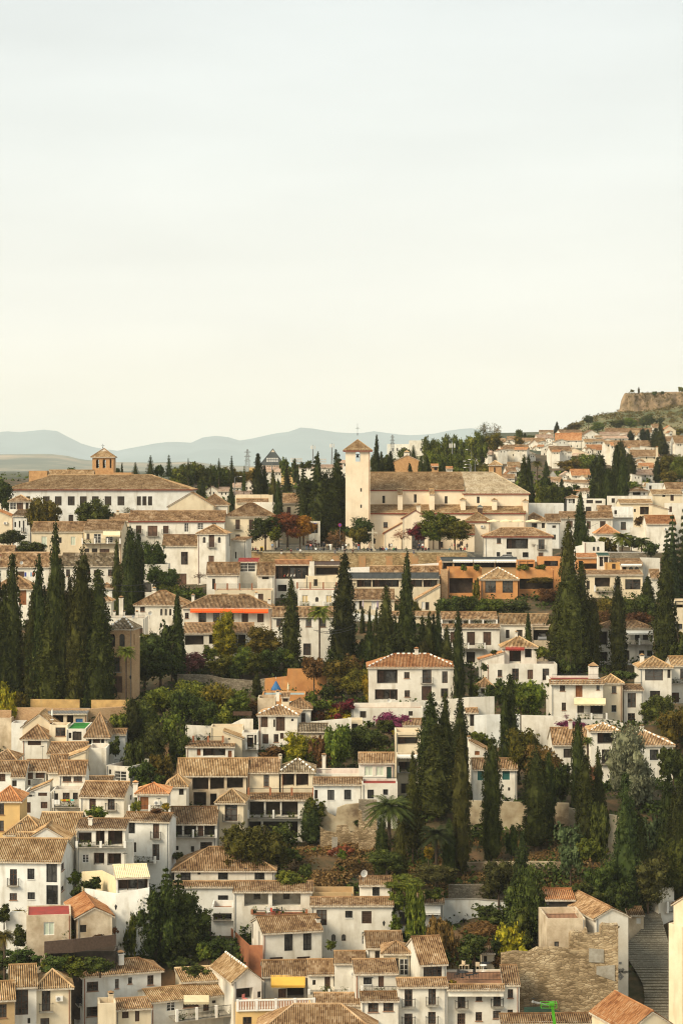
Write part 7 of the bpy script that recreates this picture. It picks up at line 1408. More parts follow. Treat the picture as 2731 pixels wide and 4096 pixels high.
# trees behind: poplars, wood and village trees
at(1300, 1600)
for i, (x, yt, yb, w, mt, sh, lb) in enumerate(((457, 318, 660, 62, 'cy', 0, 'sharp tall cypress just right of the church tower'), (502, 468, 660, 66, 'cy', 0, 'shorter cypress joined to the sharp tall one'), (585, 464, 660, 82, 'cy', 0, 'cypress left of the red brick gabled hall'), (765, 570, 660, 62, 'cy', 0, 'small cypress in front of the red brick hall'), (858, 508, 660, 66, 'cy', 0, 'cypress at the right corner of the red brick hall'), (905, 500, 660, 90, 'cy', 0, 'wide cypress right of the hall corner one'), (1050, 540, 660, 78, 'cy', 0, 'dark cypress between two chimney houses'))): C(x, yt, yb, w, lb, mt, shape=sh, D=570 + i * 3, group='cypresses behind the church nave')
for x, yt, yb, w, mt, lb in ((940, 310, 660, 150, 'gr', 'tall poplar leftmost behind the nave'), (1015, 340, 650, 130, 'gr', 'poplar second behind the nave'), (1095, 293, 640, 130, 'gr', 'pointed poplar third behind the nave'), (1170, 298, 640, 120, 'gr', 'round topped poplar fourth behind the nave'), (1245, 310, 640, 130, 'gr', 'poplar fifth behind the nave'), (1330, 290, 640, 150, 'gr', 'dark poplar near the pale hilltop houses'), (1400, 250, 600, 150, 'gr', 'green tree below the eucalyptus'), (1500, 280, 400, 150, 'ol', 'yellowish tree below the eucalyptus, right')): T(x, yt, yb, w, lb, mt, 'round', D=820, trunk=.05, group='poplars behind the church')
for x, yt, yb, w, mt, lb in ((1000, 430, 680, 190, 'gr', 'bushy tree low behind the nave, left'), (1120, 470, 680, 180, 'gr', 'bushy tree low behind the nave by the mast'), (1250, 470, 680, 210, 'gr', 'sunlit bushy tree behind the nave'), (1390, 550, 680, 190, 'ol', 'olive bushy tree by the belfry'), (720, 415, 560, 120, 'dg', 'dark tree above the red brick hall'), (560, 480, 640, 150, 'dg', 'dark tree behind the cypress pair'), (430, 480, 660, 90, 'dg', 'dark tree beside the church tower')): T(x, yt, yb, w, lb, mt, 'round', D=700, trunk=.04)
for x, yt, yb, w, lb in ((1440, 190, 400, 130, 'eucalyptus on the skyline, left one'), (1515, 200, 400, 110, 'eucalyptus on the skyline, right one')): T(x, yt, yb, w, lb, 'ol', 'bare', D=900, trunk=.3)
T(790, 400, 560, 110, 'cedar with flat boughs left of the tall mast', 'dg', 'fir', D=720)
at(0, 1600)
for x, yt, yb, w, lb, k in ((1215, 552, 700, 95, 'grey green conifer right of the brick bell tower', 'fir'), (1350, 488, 700, 120, 'tall airy conifer right of the bell tower', 'fir'), (1415, 575, 700, 70, 'dark round conifer between two tall conifers', 'round'), (1515, 482, 700, 100, 'tall dark conifer above the convent roof end', 'fir'), (1090, 565, 680, 34, 'small pointed cypress beside bell tower', 'cyp'), (1055, 605, 680, 40, 'small dark bush tree beside bell tower', 'round'), (635, 598, 690, 90, 'tree rising above the convent roof', 'round'), (1450, 600, 690, 60, 'dark conifer filling above the convent roof', 'round')):
 if k == 'cyp': C(x, yt, yb, w, lb, D=620)
 else: T(x, yt, yb, w, lb, 'dg' if k != 'fir' else 'ce', k, D=610 + x * .02, trunk=.06)
at(700, 1600)
for i, (x, yt, yb, w, mt, lb) in enumerate(((30, 590, 760, 180, 'gr', 'wood tree far left behind the convent roof end'), (110, 560, 760, 130, 'dg', 'dark wood tree behind the convent roof end'), (190, 542, 770, 190, 'gr', 'tall round wood tree behind pale pink roof'), (270, 580, 770, 120, 'dg', 'dark wood tree left of the spire conifer'), (400, 570, 770, 170, 'gr', 'green wood tree by the yellowing ones'), (490, 590, 760, 130, 'ol', 'yellowing wood tree left of pylon'), (560, 620, 760, 130, 'ol', 'yellowing low wood tree near the pylon'), (360, 680, 800, 190, 'gr', 'low bright wood tree behind gabled roofs'), (470, 680, 800, 150, 'ol', 'ochre low wood tree'), (690, 610, 780, 120, 'ol', 'wood tree left of the pyramid hall'), (60, 660, 790, 160, 'dg', 'low dark wood tree by the convent roof'), (1075, 520, 640, 70, 'dg', 'dark tree right of the pyramid hall'), (985, 505, 640, 90, 'gr', 'green tree behind the pyramid hall slope'), (1200, 535, 620, 70, 'gr', 'small tree beside the floodlight mast'), (1140, 550, 620, 80, 'dg', 'low tree between floodlight masts'), (840, 730, 880, 120, 'gr', 'green tree between two front cypresses'), (1090, 640, 730, 70, 'dg', 'dark tree beside the yellow apartment block'))): T(x, yt, yb, w, lb, mt, 'round', D=690 + i * 4, trunk=.04, group='wood behind the convent')
for x, yt, yb, w, lb in ((320, 560, 760, 70, 'dark spire conifer in the wood'), (508, 490, 760, 90, 'tall tiered conifer in the wood'), (395, 515, 700, 70, 'flat topped conifer in the wood'), (620, 578, 830, 62, 'dark narrow conifer left of the pylon'), (120, 512, 700, 50, 'flat topped thin conifer, wood left end'), (1145, 590, 870, 110, 'spreading conifer left of fir clump')): T(x, yt, yb, w, lb, 'dg', 'fir', D=668, trunk=.05)
at(2031, 1500)
for x, yt, yb, w, mt, sh, lb in ((140, 725, 1130, 140, 'cy', 2, 'dark conical conifer right of the church roof'), (195, 720, 1130, 80, 'cy', 0, 'thin cypress joined to the dark conical conifer'), (343, 770, 960, 50, 'cy', 0, 'slim cypress below the village houses'), (1005, 588, 960, 120, 'cy', 1, 'tall thick cypress left of the hipped villa'), (960, 640, 1120, 110, 'cy', 0, 'tall dark cypress left part of the big group'), (820, 700, 1100, 170, 'cy', 1, 'very broad dark cypress by the village centre'), (1080, 700, 970, 110, 'cy', 1, 'dark cypress right of the big group'), (1020, 750, 1130, 100, 'cy', 1, 'dark cypress foot in the big group'), (890, 850, 1160, 120, 'cy', 1, 'dark cypress below the very broad one'), (1095, 498, 588, 62, 'cy', 0, 'small plump cypress on the village ridge'), (1205, 478, 590, 52, 'cy', 1, 'left of the twin dark cypresses on the ridge'), (1245, 485, 590, 50, 'cy', 1, 'right of the twin dark cypresses on the ridge'), (1320, 480, 700, 100, 'cy', 0, 'dark cypress beside the white turret house'), (1365, 440, 720, 90, 'cy', 0, 'tallest dark cypress beside the white turret house'), (1400, 590, 720, 80, 'cy', 1, 'dark cypress right foot of turret group'), (1160, 570, 660, 50, 'cy', 0, 'small cypress above the villa'), (1335, 740, 960, 70, 'cy', 0, 'dark cypress right of the tall white chimney'), (437, 420, 530, 60, 'cy', 2, 'dark conifer on the skyline by cream house'), (150, 520, 570, 28, 'cy', 0, 'tiny cypress on the skyline'), (480, 940, 1160, 80, 'cy', 0, 'thin dark cypress in the lower wood'), (185, 980, 1150, 110, 'cy', 1, 'dark tree behind the church eave corner')): C(x, yt, yb, w, lb, mt, shape=sh, D=Dg(sx(x), sy(yb)) if yb < 1000 else 565 + (1160 - yb) * .5, group='cypresses in the hillside village')
for x, yt, yb, w, mt, lb in ((570, 750, 880, 220, 'ol', 'yellow orange bush below the orange walled house'), (640, 720, 870, 150, 'gr', 'green tree beside the yellow orange bush'), (730, 700, 880, 200, 'gr', 'round green tree left of the very broad cypress'), (275, 940, 1140, 110, 'gr', 'green tree under the rusty palm'), (380, 950, 1150, 160, 'dg', 'dark green wood tree right of the ruin walls'), (330, 900, 1110, 110, 'dg', 'wood tree behind slim cypress'), (440, 1000, 1150, 110, 'dg', 'dark wood tree above flat terrace house'), (540, 990, 1100, 120, 'dg', 'dark shrub tree left of small glazed porch'), (610, 970, 1020, 60, 'dg', 'small dark shrub by grey roof'), (90, 475, 620, 75, 'gr', 'round topped tree on the skyline'), (100, 540, 640, 80, 'ol', 'olive tree under the round topped one'), (1120, 950, 1030, 130, 'gr', 'bright bush left of the box house'), (1430, 700, 960, 190, 'ol', 'olive coloured tree right side of the village'), (1540, 700, 980, 170, 'gr', 'green tree at the right frame edge'), (1440, 850, 990, 140, 'ol', 'twiggy tree above the golden roof'), (720, 350, 430, 80, 'dg', 'dark shrub on the hill shoulder'), (800, 420, 510, 130, 'gr', 'green clump below the hill shoulder'), (970, 390, 480, 150, 'gr', 'green clump at the slope foot, centre'), (1090, 380, 475, 130, 'gr', 'green clump at the slope foot, right'), (1240, 350, 470, 120, 'dg', 'dark pine clump on the slope'), (600, 425, 500, 110, 'ol', 'pale shrub clump beside the grey roof house'), (540, 450, 500, 80, 'ol', 'pale shrub clump left on the ridge'), (1360, 370, 440, 60, 'dg', 'dark pine on the slope, right'), (210, 530, 570, 90, 'gr', 'low shrub line on the skyline'), (1310, 140, 180, 44, 'dg', 'dark shrub on top of the cliff'), (1385, 140, 170, 36, 'dg', 'small shrub on the cliff top'), (1550, 100, 150, 50, 'gr', 'shrub on the cliff top at right edge'), (1170, 100, 0+170, 20, 'ol', 'thin plant on the cliff brow'), (720, 640, 690, 60, 'gr', 'small bush before the dark arcade'), (1530, 470, 540, 90, 'ol', 'yellowish bush right of cream gabled house')): T(x, yt, yb, w, lb, mt, 'round' if w > 90 else 'bush', D={True: 1511 if yt < 200 else 1300}.get(yt < 460 and x > 500, Dg(sx(x), sy(yb)) if yb < 1000 else 560 + (1150 - yb) * .5), trunk=.04)
T(1107, 128, 172, 44, 'lone umbrella shaped tree on the cliff edge', 'ol', 'round', D=1512, trunk=.4); T(262, 758, 920, 90, 'rusty fan palm beside the conical conifer', 'ol', 'palm', D=600)
at(1400, 2000)
for x, w, lb in ((1010, 60, 'small terrace plant behind the crenellated orange parapet'), (1130, 80, 'vine hanging beside the restaurant terrace awning'), (1560, 120, 'potted shrubs between orange walls on the restaurant terrace'), (1700, 90, 'green shrub before the restaurant kitchen')): T(x, 560, 625, w, lb, 'gr', 'bush', D=457.5, trunk=0)

# ================================================================ PEOPLE, VEHICLES, STREET THINGS
def figure(pose):
 """one continuous body grown from a skeleton; z up, facing -Y; returns a mesh with slots skin, top, trousers, shoes"""
 V, E, RD = [], [], []
 def v(x, y, z, r, p=None):
  V.append((x, y, z)); RD.append(r); i = len(V) - 1
  if p is not None: E.append((p, i))
  return i
 sit = pose != 'stand' and pose != 'walk'; hz = .95 if not sit else .12
 pel = v(0, 0, hz, .135); lean = {'stand': 0, 'walk': -.02, 'sit': -.05, 'hug': -.16}[pose]
 w = v(0, lean * .4, hz + .18, .125, pel); ch = v(0, lean, hz + .38, .15, w); nk = v(0, lean * 1.1, hz + .53, .055, ch); hd = v(0, lean * 1.3 - .01, hz + .63, .085, nk); v(0, lean * 1.4 - .01, hz + .74, .08, hd); v(0, lean * 1.3 - .105, hz + .655, .018, hd)
 for s in (-1, 1):
  hp = v(s * .10, 0, hz - .05, .095, pel)
  if pose == 'stand': k = v(s * .11, -.02, .50, .062, hp); a = v(s * .12, .02, .09, .042, k); v(s * .13, -.13, .03, .035, a)
  elif pose == 'walk': k = v(s * .10, -.12 * s, .50, .062, hp); a = v(s * .10, -.22 * s + .08, .10, .042, k); v(s * .10, -.34 * s + .05, .05, .035, a)
  elif pose == 'sit': k = v(s * .13, -.44, hz - .02, .068, hp); a = v(s * .12, -.47, hz - .46, .042, k); v(s * .13, -.60, hz - .52, .035, a)
  else: k = v(s * .14, -.34, hz + .28, .068, hp); a = v(s * .13, -.46, .07, .042, k); v(s * .13, -.58, .03, .035, a)
  sh = v(s * .19, lean, hz + .47, .062, ch)
  if pose in ('stand', 'walk'): el = v(s * .25, lean + .02, hz + .20, .045, sh); wr = v(s * .24, lean - .10, hz - .03, .03, el); d = Vector((0, -.03, -.08))
  elif pose == 'sit': el = v(s * .26, lean - .02, hz + .22, .045, sh); wr = v(s * .16, lean - .22, hz + .10, .03, el); d = Vector((-s * .03, -.07, -.02))
  else: el = v(s * .24, lean - .18, hz + .24, .045, sh); wr = v(s * .10, lean - .26, hz + .27, .03, el); d = Vector((-s * .07, -.02, .01))
  p = Vector(V[wr]); pm = v(*(p + d * .8), .034, wr); c = d.cross(Vector((0, 0, 1))); c = (c if c.length > .01 else Vector((0, 1, 0))).normalized()
  for f in range(4):
   q = p + d * 1.1 + c * (f - 1.5) * .022; t = v(*q, .010, pm); v(*(q + d * (.65 - abs(f - 1.4) * .10) + Vector((0, 0, -.008))), .008, t)
  v(*(p + d * .9 + c * .055), .011, pm)
 me = bpy.data.meshes.new('figure'); me.from_pydata(V, E, []); o = bpy.data.objects.new('figure', me); S.collection.objects.link(o)
 sk = o.modifiers.new('s', 'SKIN'); sk.use_smooth_shade = True
 for i, r in enumerate(RD): me.skin_vertices[0].data[i].radius = (r, r)
 me.skin_vertices[0].data[0].use_root = True
 sb = o.modifiers.new('d', 'SUBSURF'); sb.levels = sb.render_levels = 1
 dg = bpy.context.evaluated_depsgraph_get(); out = bpy.data.meshes.new_from_object(o.evaluated_get(dg)); bpy.data.objects.remove(o)
 for k in ('skin', 'black', 'jean', 'grey2'): out.materials.append(M[k])
 for p in out.polygons:
  c = p.center; top = c.z > hz + .04 and c.z < hz + .51
  armz = abs(c.x) > .2
  if c.z > hz + .50: m = 0
  elif sit and pose == 'hug' and c.y < -.2 and c.z < hz + .34 and abs(c.x) < .22 and c.z < .45: m = 2
  elif top or (armz and c.z > hz - .02): m = 1
  else: m = 2
  if pose in ('stand', 'walk'):
   if c.z < .085: m = 3
   if abs(c.x) > .19 and c.z < hz - .03 and c.z > .5: m = 0
  elif pose == 'sit':
   if c.z < hz - .47: m = 3
   if c.y < lean - .20 and c.z > hz + .045 and c.z < hz + .2: m = 0
  p.material_index = m
 return out, Vector((0, lean * 1.3 - .01, hz + .69))
FIG = {k: figure(k) for k in ('stand', 'walk', 'sit', 'hug')}
hb = MB(); hb.lathe((0, .018, -.03), [(.06, -.06), (.098, 0), (.102, .06), (.085, .115), (.045, .14), (.005, .147)], 10); HAIR = hb.mesh('hair_mesh', [M['hairb']], True)
hb = MB(); hb.lathe((0, .04, -.25), [(.03, 0), (.075, .08), (.095, .2), (.10, .28), (.085, .335), (.04, .36), (.005, .365)], 10); HAIRL = hb.mesh('long_hair_mesh', [M['hairb']], True)
def person(x, y, pose, top, legs, label, rz=0, hair='hairb', long=False, D=None, sc=1.0, group='people on the plaza'):
 X, Y = sx(x), sy(y); D = D or 488.5; p = P(X, Y, D)
 if pose in ('stand', 'walk', 'hug') and D >= 487: p.z = ground(p.x, D) + (0 if Y < 2195 else .02)
 root = empty('person', p, R(rz), label, 'person', group); root.scale = (sc,) * 3
 me, hp = FIG[pose]; b = bpy.data.objects.new('body', me); S.collection.objects.link(b); b.parent = root
 for i, k in ((1, top), (2, legs)): b.material_slots[i].link = 'OBJECT'; b.material_slots[i].material = M[k]
 h = bpy.data.objects.new('hair', HAIRL if long else HAIR); S.collection.objects.link(h); h.parent = root; h.location = hp
 h.material_slots[0].link = 'OBJECT'; h.material_slots[0].material = M[hair]
at(980, 2100, 3.136)
for a in (
 (95, 338, 'hug', 'black', 'black', 'person in black seated alone at the far left end of the parapet', 150, 488), (128, 338, 'hug', 'maroon', 'black', 'person in maroon hunched beside the lamp foot', 160, 488), (160, 345, 'sit', 'black', 'grey2', 'person in black sitting on the low wall left of the yellow bin', 10, 484.4),
 (343, 346, 'stand', 'lblue', 'grey2', 'person in light blue shirt standing near the yellow bin', 180, 489), (386, 346, 'hug', 'black', 'black', 'person in black crouching right of the light blue shirt', 180, 488.6), (459, 345, 'sit', 'black', 'white2', 'person in black jacket and white trousers sitting on the wall', 0, 484.4),
 (530, 344, 'hug', 'olive', 'black', 'person in olive reclining behind the wall', 120, 488), (578, 342, 'sit', 'maroon', 'black', 'person in dark red top sitting with legs over the wall', 15, 484.4), (648, 345, 'hug', 'grey2', 'jean', 'person in grey sitting back under the golden tree', 60, 488), (695, 342, 'sit', 'white2', 'black', 'person with white sweater and black trousers on the wall', -10, 484.4),
 (773, 346, 'stand', 'black', 'jean', 'person in black top and blue jeans standing left of the small red door', 170, 488.6), (800, 346, 'stand', 'black', 'black', 'person all in black standing by the pink sweater', 190, 489), (825, 346, 'walk', 'pink', 'jean', 'person in coral pink sweater', 200, 488.3), (889, 347, 'hug', 'white2', 'black', 'person in white shirt with strap seen from behind', 180, 487.6),
 (942, 347, 'hug', 'grey2', 'grey2', 'person in grey bent forward right of the white shirt', 180, 487.7), (985, 347, 'hug', 'black', 'black', 'person in black bent forward next to the grey one', 170, 487.8), (988, 300, 'stand', 'grey2', 'navy', 'person with open jacket standing higher up on the cobbles', 20, 500), (1030, 346, 'stand', 'beige', 'brown2', 'person in beige top and brown skirt', 200, 488.4), (1055, 346, 'stand', 'white2', 'black', 'person in white top with black trousers', 180, 488.8), (1072, 346, 'stand', 'white2', 'white2', 'person wholly in white in the middle of the group', 160, 488.2), (1090, 346, 'stand', 'beige', 'beige', 'person hugging the friend in white', 220, 488.9),
 (1127, 345, 'sit', 'grey2', 'jean', 'person in grey with jeans dangling legs over the wall', 0, 484.4), (1153, 346, 'hug', 'black', 'black', 'person in black seated behind the grey and jeans one', 180, 488), (1180, 346, 'hug', 'grey2', 'white2', 'person in grey with pale trousers seated low', 170, 488.3), (1225, 346, 'stand', 'black', 'white2', 'person in black top and white skirt', 180, 488.6), (1250, 344, 'sit', 'black', 'black', 'person in black seated on the wall below the white skirt', 0, 484.4), (1268, 346, 'stand', 'white2', 'black', 'person in white blouse and black trousers left of the green jacket', 150, 488.9), (1297, 346, 'stand', 'olive', 'beige', 'person in olive green jacket and beige trousers', 180, 488.5), (1352, 344, 'sit', 'brown2', 'black', 'person in brown sitting on the wall under the olive tree', -5, 484.4), (1363, 300, 'stand', 'black', 'grey2', 'person in black farther back behind the brown one', 10, 496), (1392, 346, 'stand', 'black', 'black', 'person in black hoodie standing beside the tree trunk', 190, 488.7), (1425, 346, 'stand', 'red2', 'lblue', 'person in red top and pale blue jeans', 200, 488.4), (1490, 347, 'hug', 'olive', 'olive', 'person in mustard green coat crouched by the wall', 180, 487.6), (1538, 347, 'hug', 'black', 'black', 'person in black crouched right of the mustard coat', 180, 487.6)):
 person(*a[:6], rz=a[6], D=a[7], long=a[0] % 2 == 1 and a[3] != 'black')
at(1450, 2100, 3.136)
for a in (
 (66, 347, 'hug', 'grey2', 'black', 'person in dark grey jacket hunched left of the stone cross', 180, 487.6), (103, 330, 'hug', 'navy', 'black', 'person in navy sitting on the step of the stone cross', 10, 486.9), (148, 347, 'hug', 'black', 'grey2', 'person in black hunched right of the stone cross', 180, 487.6), (218, 346, 'hug', 'black', 'black', 'person in black seated left of the two long haired friends', 180, 487.7), (240, 346, 'hug', 'black', 'jean', 'person in black with jeans leaning on a neighbour', 170, 488), (258, 346, 'hug', 'maroon', 'black', 'person in black and maroon seated near the pale blue top', 180, 487.7), (297, 347, 'hug', 'lblue', 'white2', 'person in pale blue top seated from behind', 180, 487.6), (335, 346, 'stand', 'black', 'black', 'long haired person in black standing taller', 160, 488.6), (360, 346, 'stand', 'white2', 'beige', 'long haired person in white standing beside the black one', 200, 488.4), (385, 347, 'hug', 'green3', 'black', 'person in green jacket seated', 150, 487.6), (418, 347, 'hug', 'black', 'black', 'person in black bent over next to the green jacket', 180, 487.6), (546, 347, 'hug', 'olive', 'olive', 'person in dark green seated alone under the pinkish tree', 180, 487.6),
 (638, 345, 'sit', 'grey2', 'jean', 'person with cap and jeans sitting on the wall before the portal', 0, 484.4), (690, 346, 'hug', 'black', 'black', 'person in black crouched left of the church door', 180, 488), (708, 340, 'stand', 'navy', 'black', 'person in navy standing before the church door', 10, 490), (752, 340, 'stand', 'white2', 'red2', 'person in white jacket over red standing by the church door', 0, 490), (750, 347, 'hug', 'black', 'black', 'person in black seated right below the white jacket', 180, 487.6), (790, 347, 'hug', 'maroon', 'black', 'long haired person in maroon seated right of the door', 180, 487.6), (824, 347, 'hug', 'black', 'grey2', 'person in black seated last before the big tree', 170, 487.6),
 (1082, 340, 'hug', 'teal2', 'black', 'person in dark teal bending right of the green tree trunk', 90, 489), (1115, 340, 'stand', 'black', 'beige', 'person in black with beige trousers in the right group', 100, 489.2), (1148, 340, 'stand', 'red2', 'beige', 'person with red scarf in the right group', 260, 489.4), (1190, 340, 'stand', 'black', 'black', 'tallest person in black in the right group', 180, 489), (1213, 340, 'stand', 'black', 'navy', 'person in black and navy at the right of the tallest one', 200, 489.3), (1235, 346, 'hug', 'black', 'black', 'person in black seated under the right group', 180, 488), (1262, 345, 'hug', 'brown2', 'black', 'person in brown bending over a bag', 120, 488.2), (1285, 345, 'hug', 'red2', 'beige', 'person in orange red sitting at the wall end', 200, 488), (1306, 320, 'stand', 'black', 'black', 'person in black standing alone at the right end of the wall', 160, 489)):
 person(*a[:6], rz=a[6], D=a[7], long='long' in a[5])
at(700, 2000)
for x, y, t, lb in ((975, 695, 'red2', 'diner in red at the left window table'), (1005, 690, 'beige', 'diner in beige at the left window table'), (1035, 692, 'white2', 'diner in white in the middle of the glass restaurant'), (1065, 690, 'white2', 'second diner in white near the middle'), (1110, 695, 'black', 'waiter in black standing in the glass restaurant')):
 person(x, y, 'stand' if 'waiter' in lb else 'hug', t, 'black', lb, rz=90, D=452.7, group='guests in the glass walled restaurant')
at(2031, 2000); person(843, 592, 'walk', 'black', 'black', 'person in black crossing the kiosk terrace', 90, D=461.9, group=None)

# stone cross on the plaza
at(1300, 1600)
def stone_cross():
 p = P(sx(425), sy(1330), 487.5); p.z = ground(p.x, p.y); r = empty('stone_cross', p, 0, 'tall pale stone cross on a stepped base in front of the church', 'stone cross'); m = MB()
 m.box(-.75, -.75, 0, .75, .75, .3); m.box(-.5, -.5, .3, .5, .5, .6); m.box(-.32, -.32, .6, .32, .32, 1.35); m.box(-.4, -.4, 1.35, .4, .4, 1.5); m.build('pedestal', M['stonec'], r)
 m = MB(); m.box(-.17, -.14, 1.5, .17, .14, 5.1); m.box(-1.1, -.13, 4.0, 1.1, .13, 4.34); m.build('cross_shaft', M['stonec'], r)
stone_cross()
def pole_lamp(x, yt, yb, label, D, arm=1.4, side=1, name='street_lamp', cat='street lamp'):
 p = P(sx(x), sy(yb), D); h = (sy(yb) - sy(yt)) / F * D; r = empty(name, p, 0, label, cat, 'street lamps')
 m = MB(); m.bar((0, 0, -1), (0, 0, h * .9), .12, 0, 6, .07); pr = Vector((0, 0, h * .9))
 for i in range(1, 7): t = i / 6 * 1.5; q = Vector((side * arm * (1 - math.cos(t)), 0, h * .9 + h * .1 * math.sin(t))); m.bar(pr, q, .06); pr = q
 m.build('pole', M['grey'], r); m = MB(); m.box(pr.x - .35, -.16, pr.z - .12, pr.x + .35, .16, pr.z + .06); m.build('lamp_head', M['white'], r)
at(1850, 1600, 2.851)
for x, yt, s, lb in ((100, 565, -1, 'street lamp above the others behind the nave'), (80, 695, -1, 'street lamp left behind the nave, medium height'), (96, 733, -1, 'street lamp middle right behind the nave'), (138, 678, -1, 'street lamp nearest the brick belfry'), (84, 768, -1, 'lowest street lamp behind the nave')): pole_lamp(x, yt, 850, lb, 640 if yt > 600 else 720, 1.8, s)
at(700, 1600); pole_lamp(535, 686, 800, 'curved street lamp among the yellowing wood trees', 660, 2, 1)
def mast(x, yt, yb, D, label, kind):
 p = P(sx(x), sy(yb), D); h = (sy(yb) - sy(yt)) / F * D; nm, ct = {'pylon': ('power_pylon', 'pylon'), 'flood': ('floodlight_mast', 'floodlight mast'), 'tel': ('antenna_mast', 'antenna mast')}[kind]; r = empty(nm, p, .4, label, ct); m = MB(); w = h * (.10 if kind == 'pylon' else .028); n = 12
 for i in range(n):
  a, b = i / n, (i + 1) / n; wa, wb = w * (1 - a * .85), w * (1 - b * .85); k = .09 if kind == 'pylon' else .07
  cs = [(-1,-1),(1,-1),(1,1),(-1,1)]
  for j in range(4):
   (ax, ay), (bx, by) = cs[j], cs[(j+1) % 4]; m.bar((ax*wa, ay*wa, h*a), (ax*wb, ay*wb, h*b), k, n=3); m.bar((ax*wa, ay*wa, h*a), (bx*wb, by*wb, h*b), k*.7, n=3); m.bar((ax*wb, ay*wb, h*b), (bx*wb, by*wb, h*b), k*.6, n=3)
 m.build('lattice', M['grey'], r); m = MB()
 if kind == 'pylon':
  for t in (.62, .76, .9): m.bar((-h*.11, 0, h*t), (h*.11, 0, h*t), .12, n=3); m.bar((-h*.11, 0, h*t), (0, 0, h*(t+.06)), .08, n=3); m.bar((h*.11, 0, h*t), (0, 0, h*(t+.06)), .08, n=3)
  m.build('crossarm', M['grey'], r)
 elif kind == 'flood':
  for j in range(2):
   for i in range(5): m.box(-2.2 + i*.95, -.3, h - .2 - j*.9, -1.5 + i*.95, .1, h + .4 - j*.9)
  m.build('floodlight', M['white'], r)
 else:
  for a in range(3): an = a * 2.1; m.box(math.cos(an)*.9-.18, math.sin(an)*.9-.18, h*.84, math.cos(an)*.9+.18, math.sin(an)*.9+.18, h*.97)
  m.build('antenna', M['white'], r)
mast(650, 440, 720, 1100, 'lattice power pylon left of the pyramid hall', 'pylon'); mast(870, 528, 700, 800, 'floodlight mast in front of the pyramid hall', 'flood'); mast(1086, 530, 700, 800, 'floodlight mast before the yellow block', 'flood'); mast(1302, 535, 690, 820, 'floodlight mast near the fir clump', 'flood'); mast(1236, 402, 640, 900, 'tall thin antenna mast left of fir clump', 'tel'); mast(1405, 388, 620, 900, 'tall thin antenna mast above the fir clump', 'tel')
at(1300, 1600); mast(602, 312, 520, 1250, 'pale lattice pylon behind the red brick hall', 'pylon'); mast(1137, 382, 660, 720, 'telecom mast with three panels behind the nave', 'tel'); mast(900, 400, 520, 1000, 'thin mast beside the distant apartment block', 'tel')
# road signs and bin on the plaza
def sign(x, y, D, h, kind, label):
 p = P(sx(x), sy(y), D); gz = p.z - h; r = empty('road_sign', (p.x, p.y, gz), 0, label, 'road sign'); m = MB(); m.bar((0, .06, -1), (0, .06, h + .3), .04, n=6); m.build('post', M['grey'], r)
 def disc(rr, y_, mt, nm, par): d = MB(); n = 20; d.add([(rr*math.cos(math.tau*i/n), y_, h + rr*math.sin(math.tau*i/n)) for i in range(n)] + [(rr*math.cos(math.tau*i/n), y_+.02, h + rr*math.sin(math.tau*i/n)) for i in range(n)], [tuple(range(n)), tuple(range(2*n-1, n-1, -1))] + [(i, (i+1) % n, n+(i+1) % n, n+i) for i in range(n)]); return d.build(nm, M[mt], par)
 if kind == 'nopark':
  o = disc(.42, 0, 'signr', 'sign_plate', r); disc(.33, -.025, 'signb', 'sign_face', o); d = MB(); d.bar((-.24, -.04, h + .24), (.24, -.04, h - .24), .05); d.build('sign_bar', M['signr'], o)
 elif kind == 'noentry': o = disc(.40, 0, 'white', 'sign_plate', r)
 else:
  d = MB(); d.box(-.33, 0, h-.33, .33, .03, h+.33); o = d.build('sign_plate', M['signb'], r); d = MB(); d.bar((-.15, -.02, h - .18), (.16, -.02, h + .18), .05); d.build('sign_mark', M['white'], o)
at(1220, 2060, 8.71)
sign(1213, 348, 510, 3.0, 'nopark', 'round red and blue no parking sign left of the church tower'); sign(342, 325, 512, 3.0, 'sq', 'square blue parking sign above the motorcycles')
at(700, 2000); sign(1408, 547, 481, 1.6, 'noentry', 'back of a round white sign against the plaza wall')
def bin_():
 p = P(sx(777), sy(470), 488); r = empty('information_box', p, 0, 'yellow box with dark front on the plaza wall', 'sign box'); m = MB(); m.box(-.38, -.25, 0, .38, .25, 1.35); m.build('box', M['yel'], r); m = MB(); m.box(-.27, -.275, .35, .27, -.253, 1.15); m.build('front_panel', M['black'], r)
bin_()
def motorbike(x, y, D, label, rz, col):
 p = P(sx(x), sy(y), D); p.z = ground(p.x, D); r = empty('motorcycle', p, R(rz), label, 'motorcycle', 'parked motorcycles')
 for sgn in (-1, 1):
  w = MB(); n = 14
  for i in range(n): a, b = math.tau*i/n, math.tau*(i+1)/n; w.bar((sgn*.62 + .26*math.cos(a), 0, .3 + .26*math.sin(a)), (sgn*.62 + .26*math.cos(b), 0, .3 + .26*math.sin(b)), .055, n=5)
  w.bar((sgn*.62, -.06, .3), (sgn*.62, .06, .3), .09, n=8); w.build('wheel', M['black'], r)
 m = MB(); m.add([(-.75,-.13,.5),(.1,-.16,.35),(.5,-.14,.5),(.55,-.12,.95),(.1,-.15,.75),(-.8,-.12,.85),(-.75,.13,.5),(.1,.16,.35),(.5,.14,.5),(.55,.12,.95),(.1,.15,.75),(-.8,.12,.85)], [(0,1,2,3,4,5),(11,10,9,8,7,6)] + [(i,(i+1)%6,6+(i+1)%6,6+i) for i in range(6)]); m.build('body', M[col], r)
 m = MB(); m.box(-.75,-.14,.86,-.05,.14,.95); m.build('saddle', M['black'], r); m = MB(); m.bar((.5,-.33,1.05),(.5,.33,1.05),.025); m.bar((.62,0,.3),(.5,0,1.05),.03); m.build('handlebar', M['iron'], r)
at(1220, 2060, 8.71)
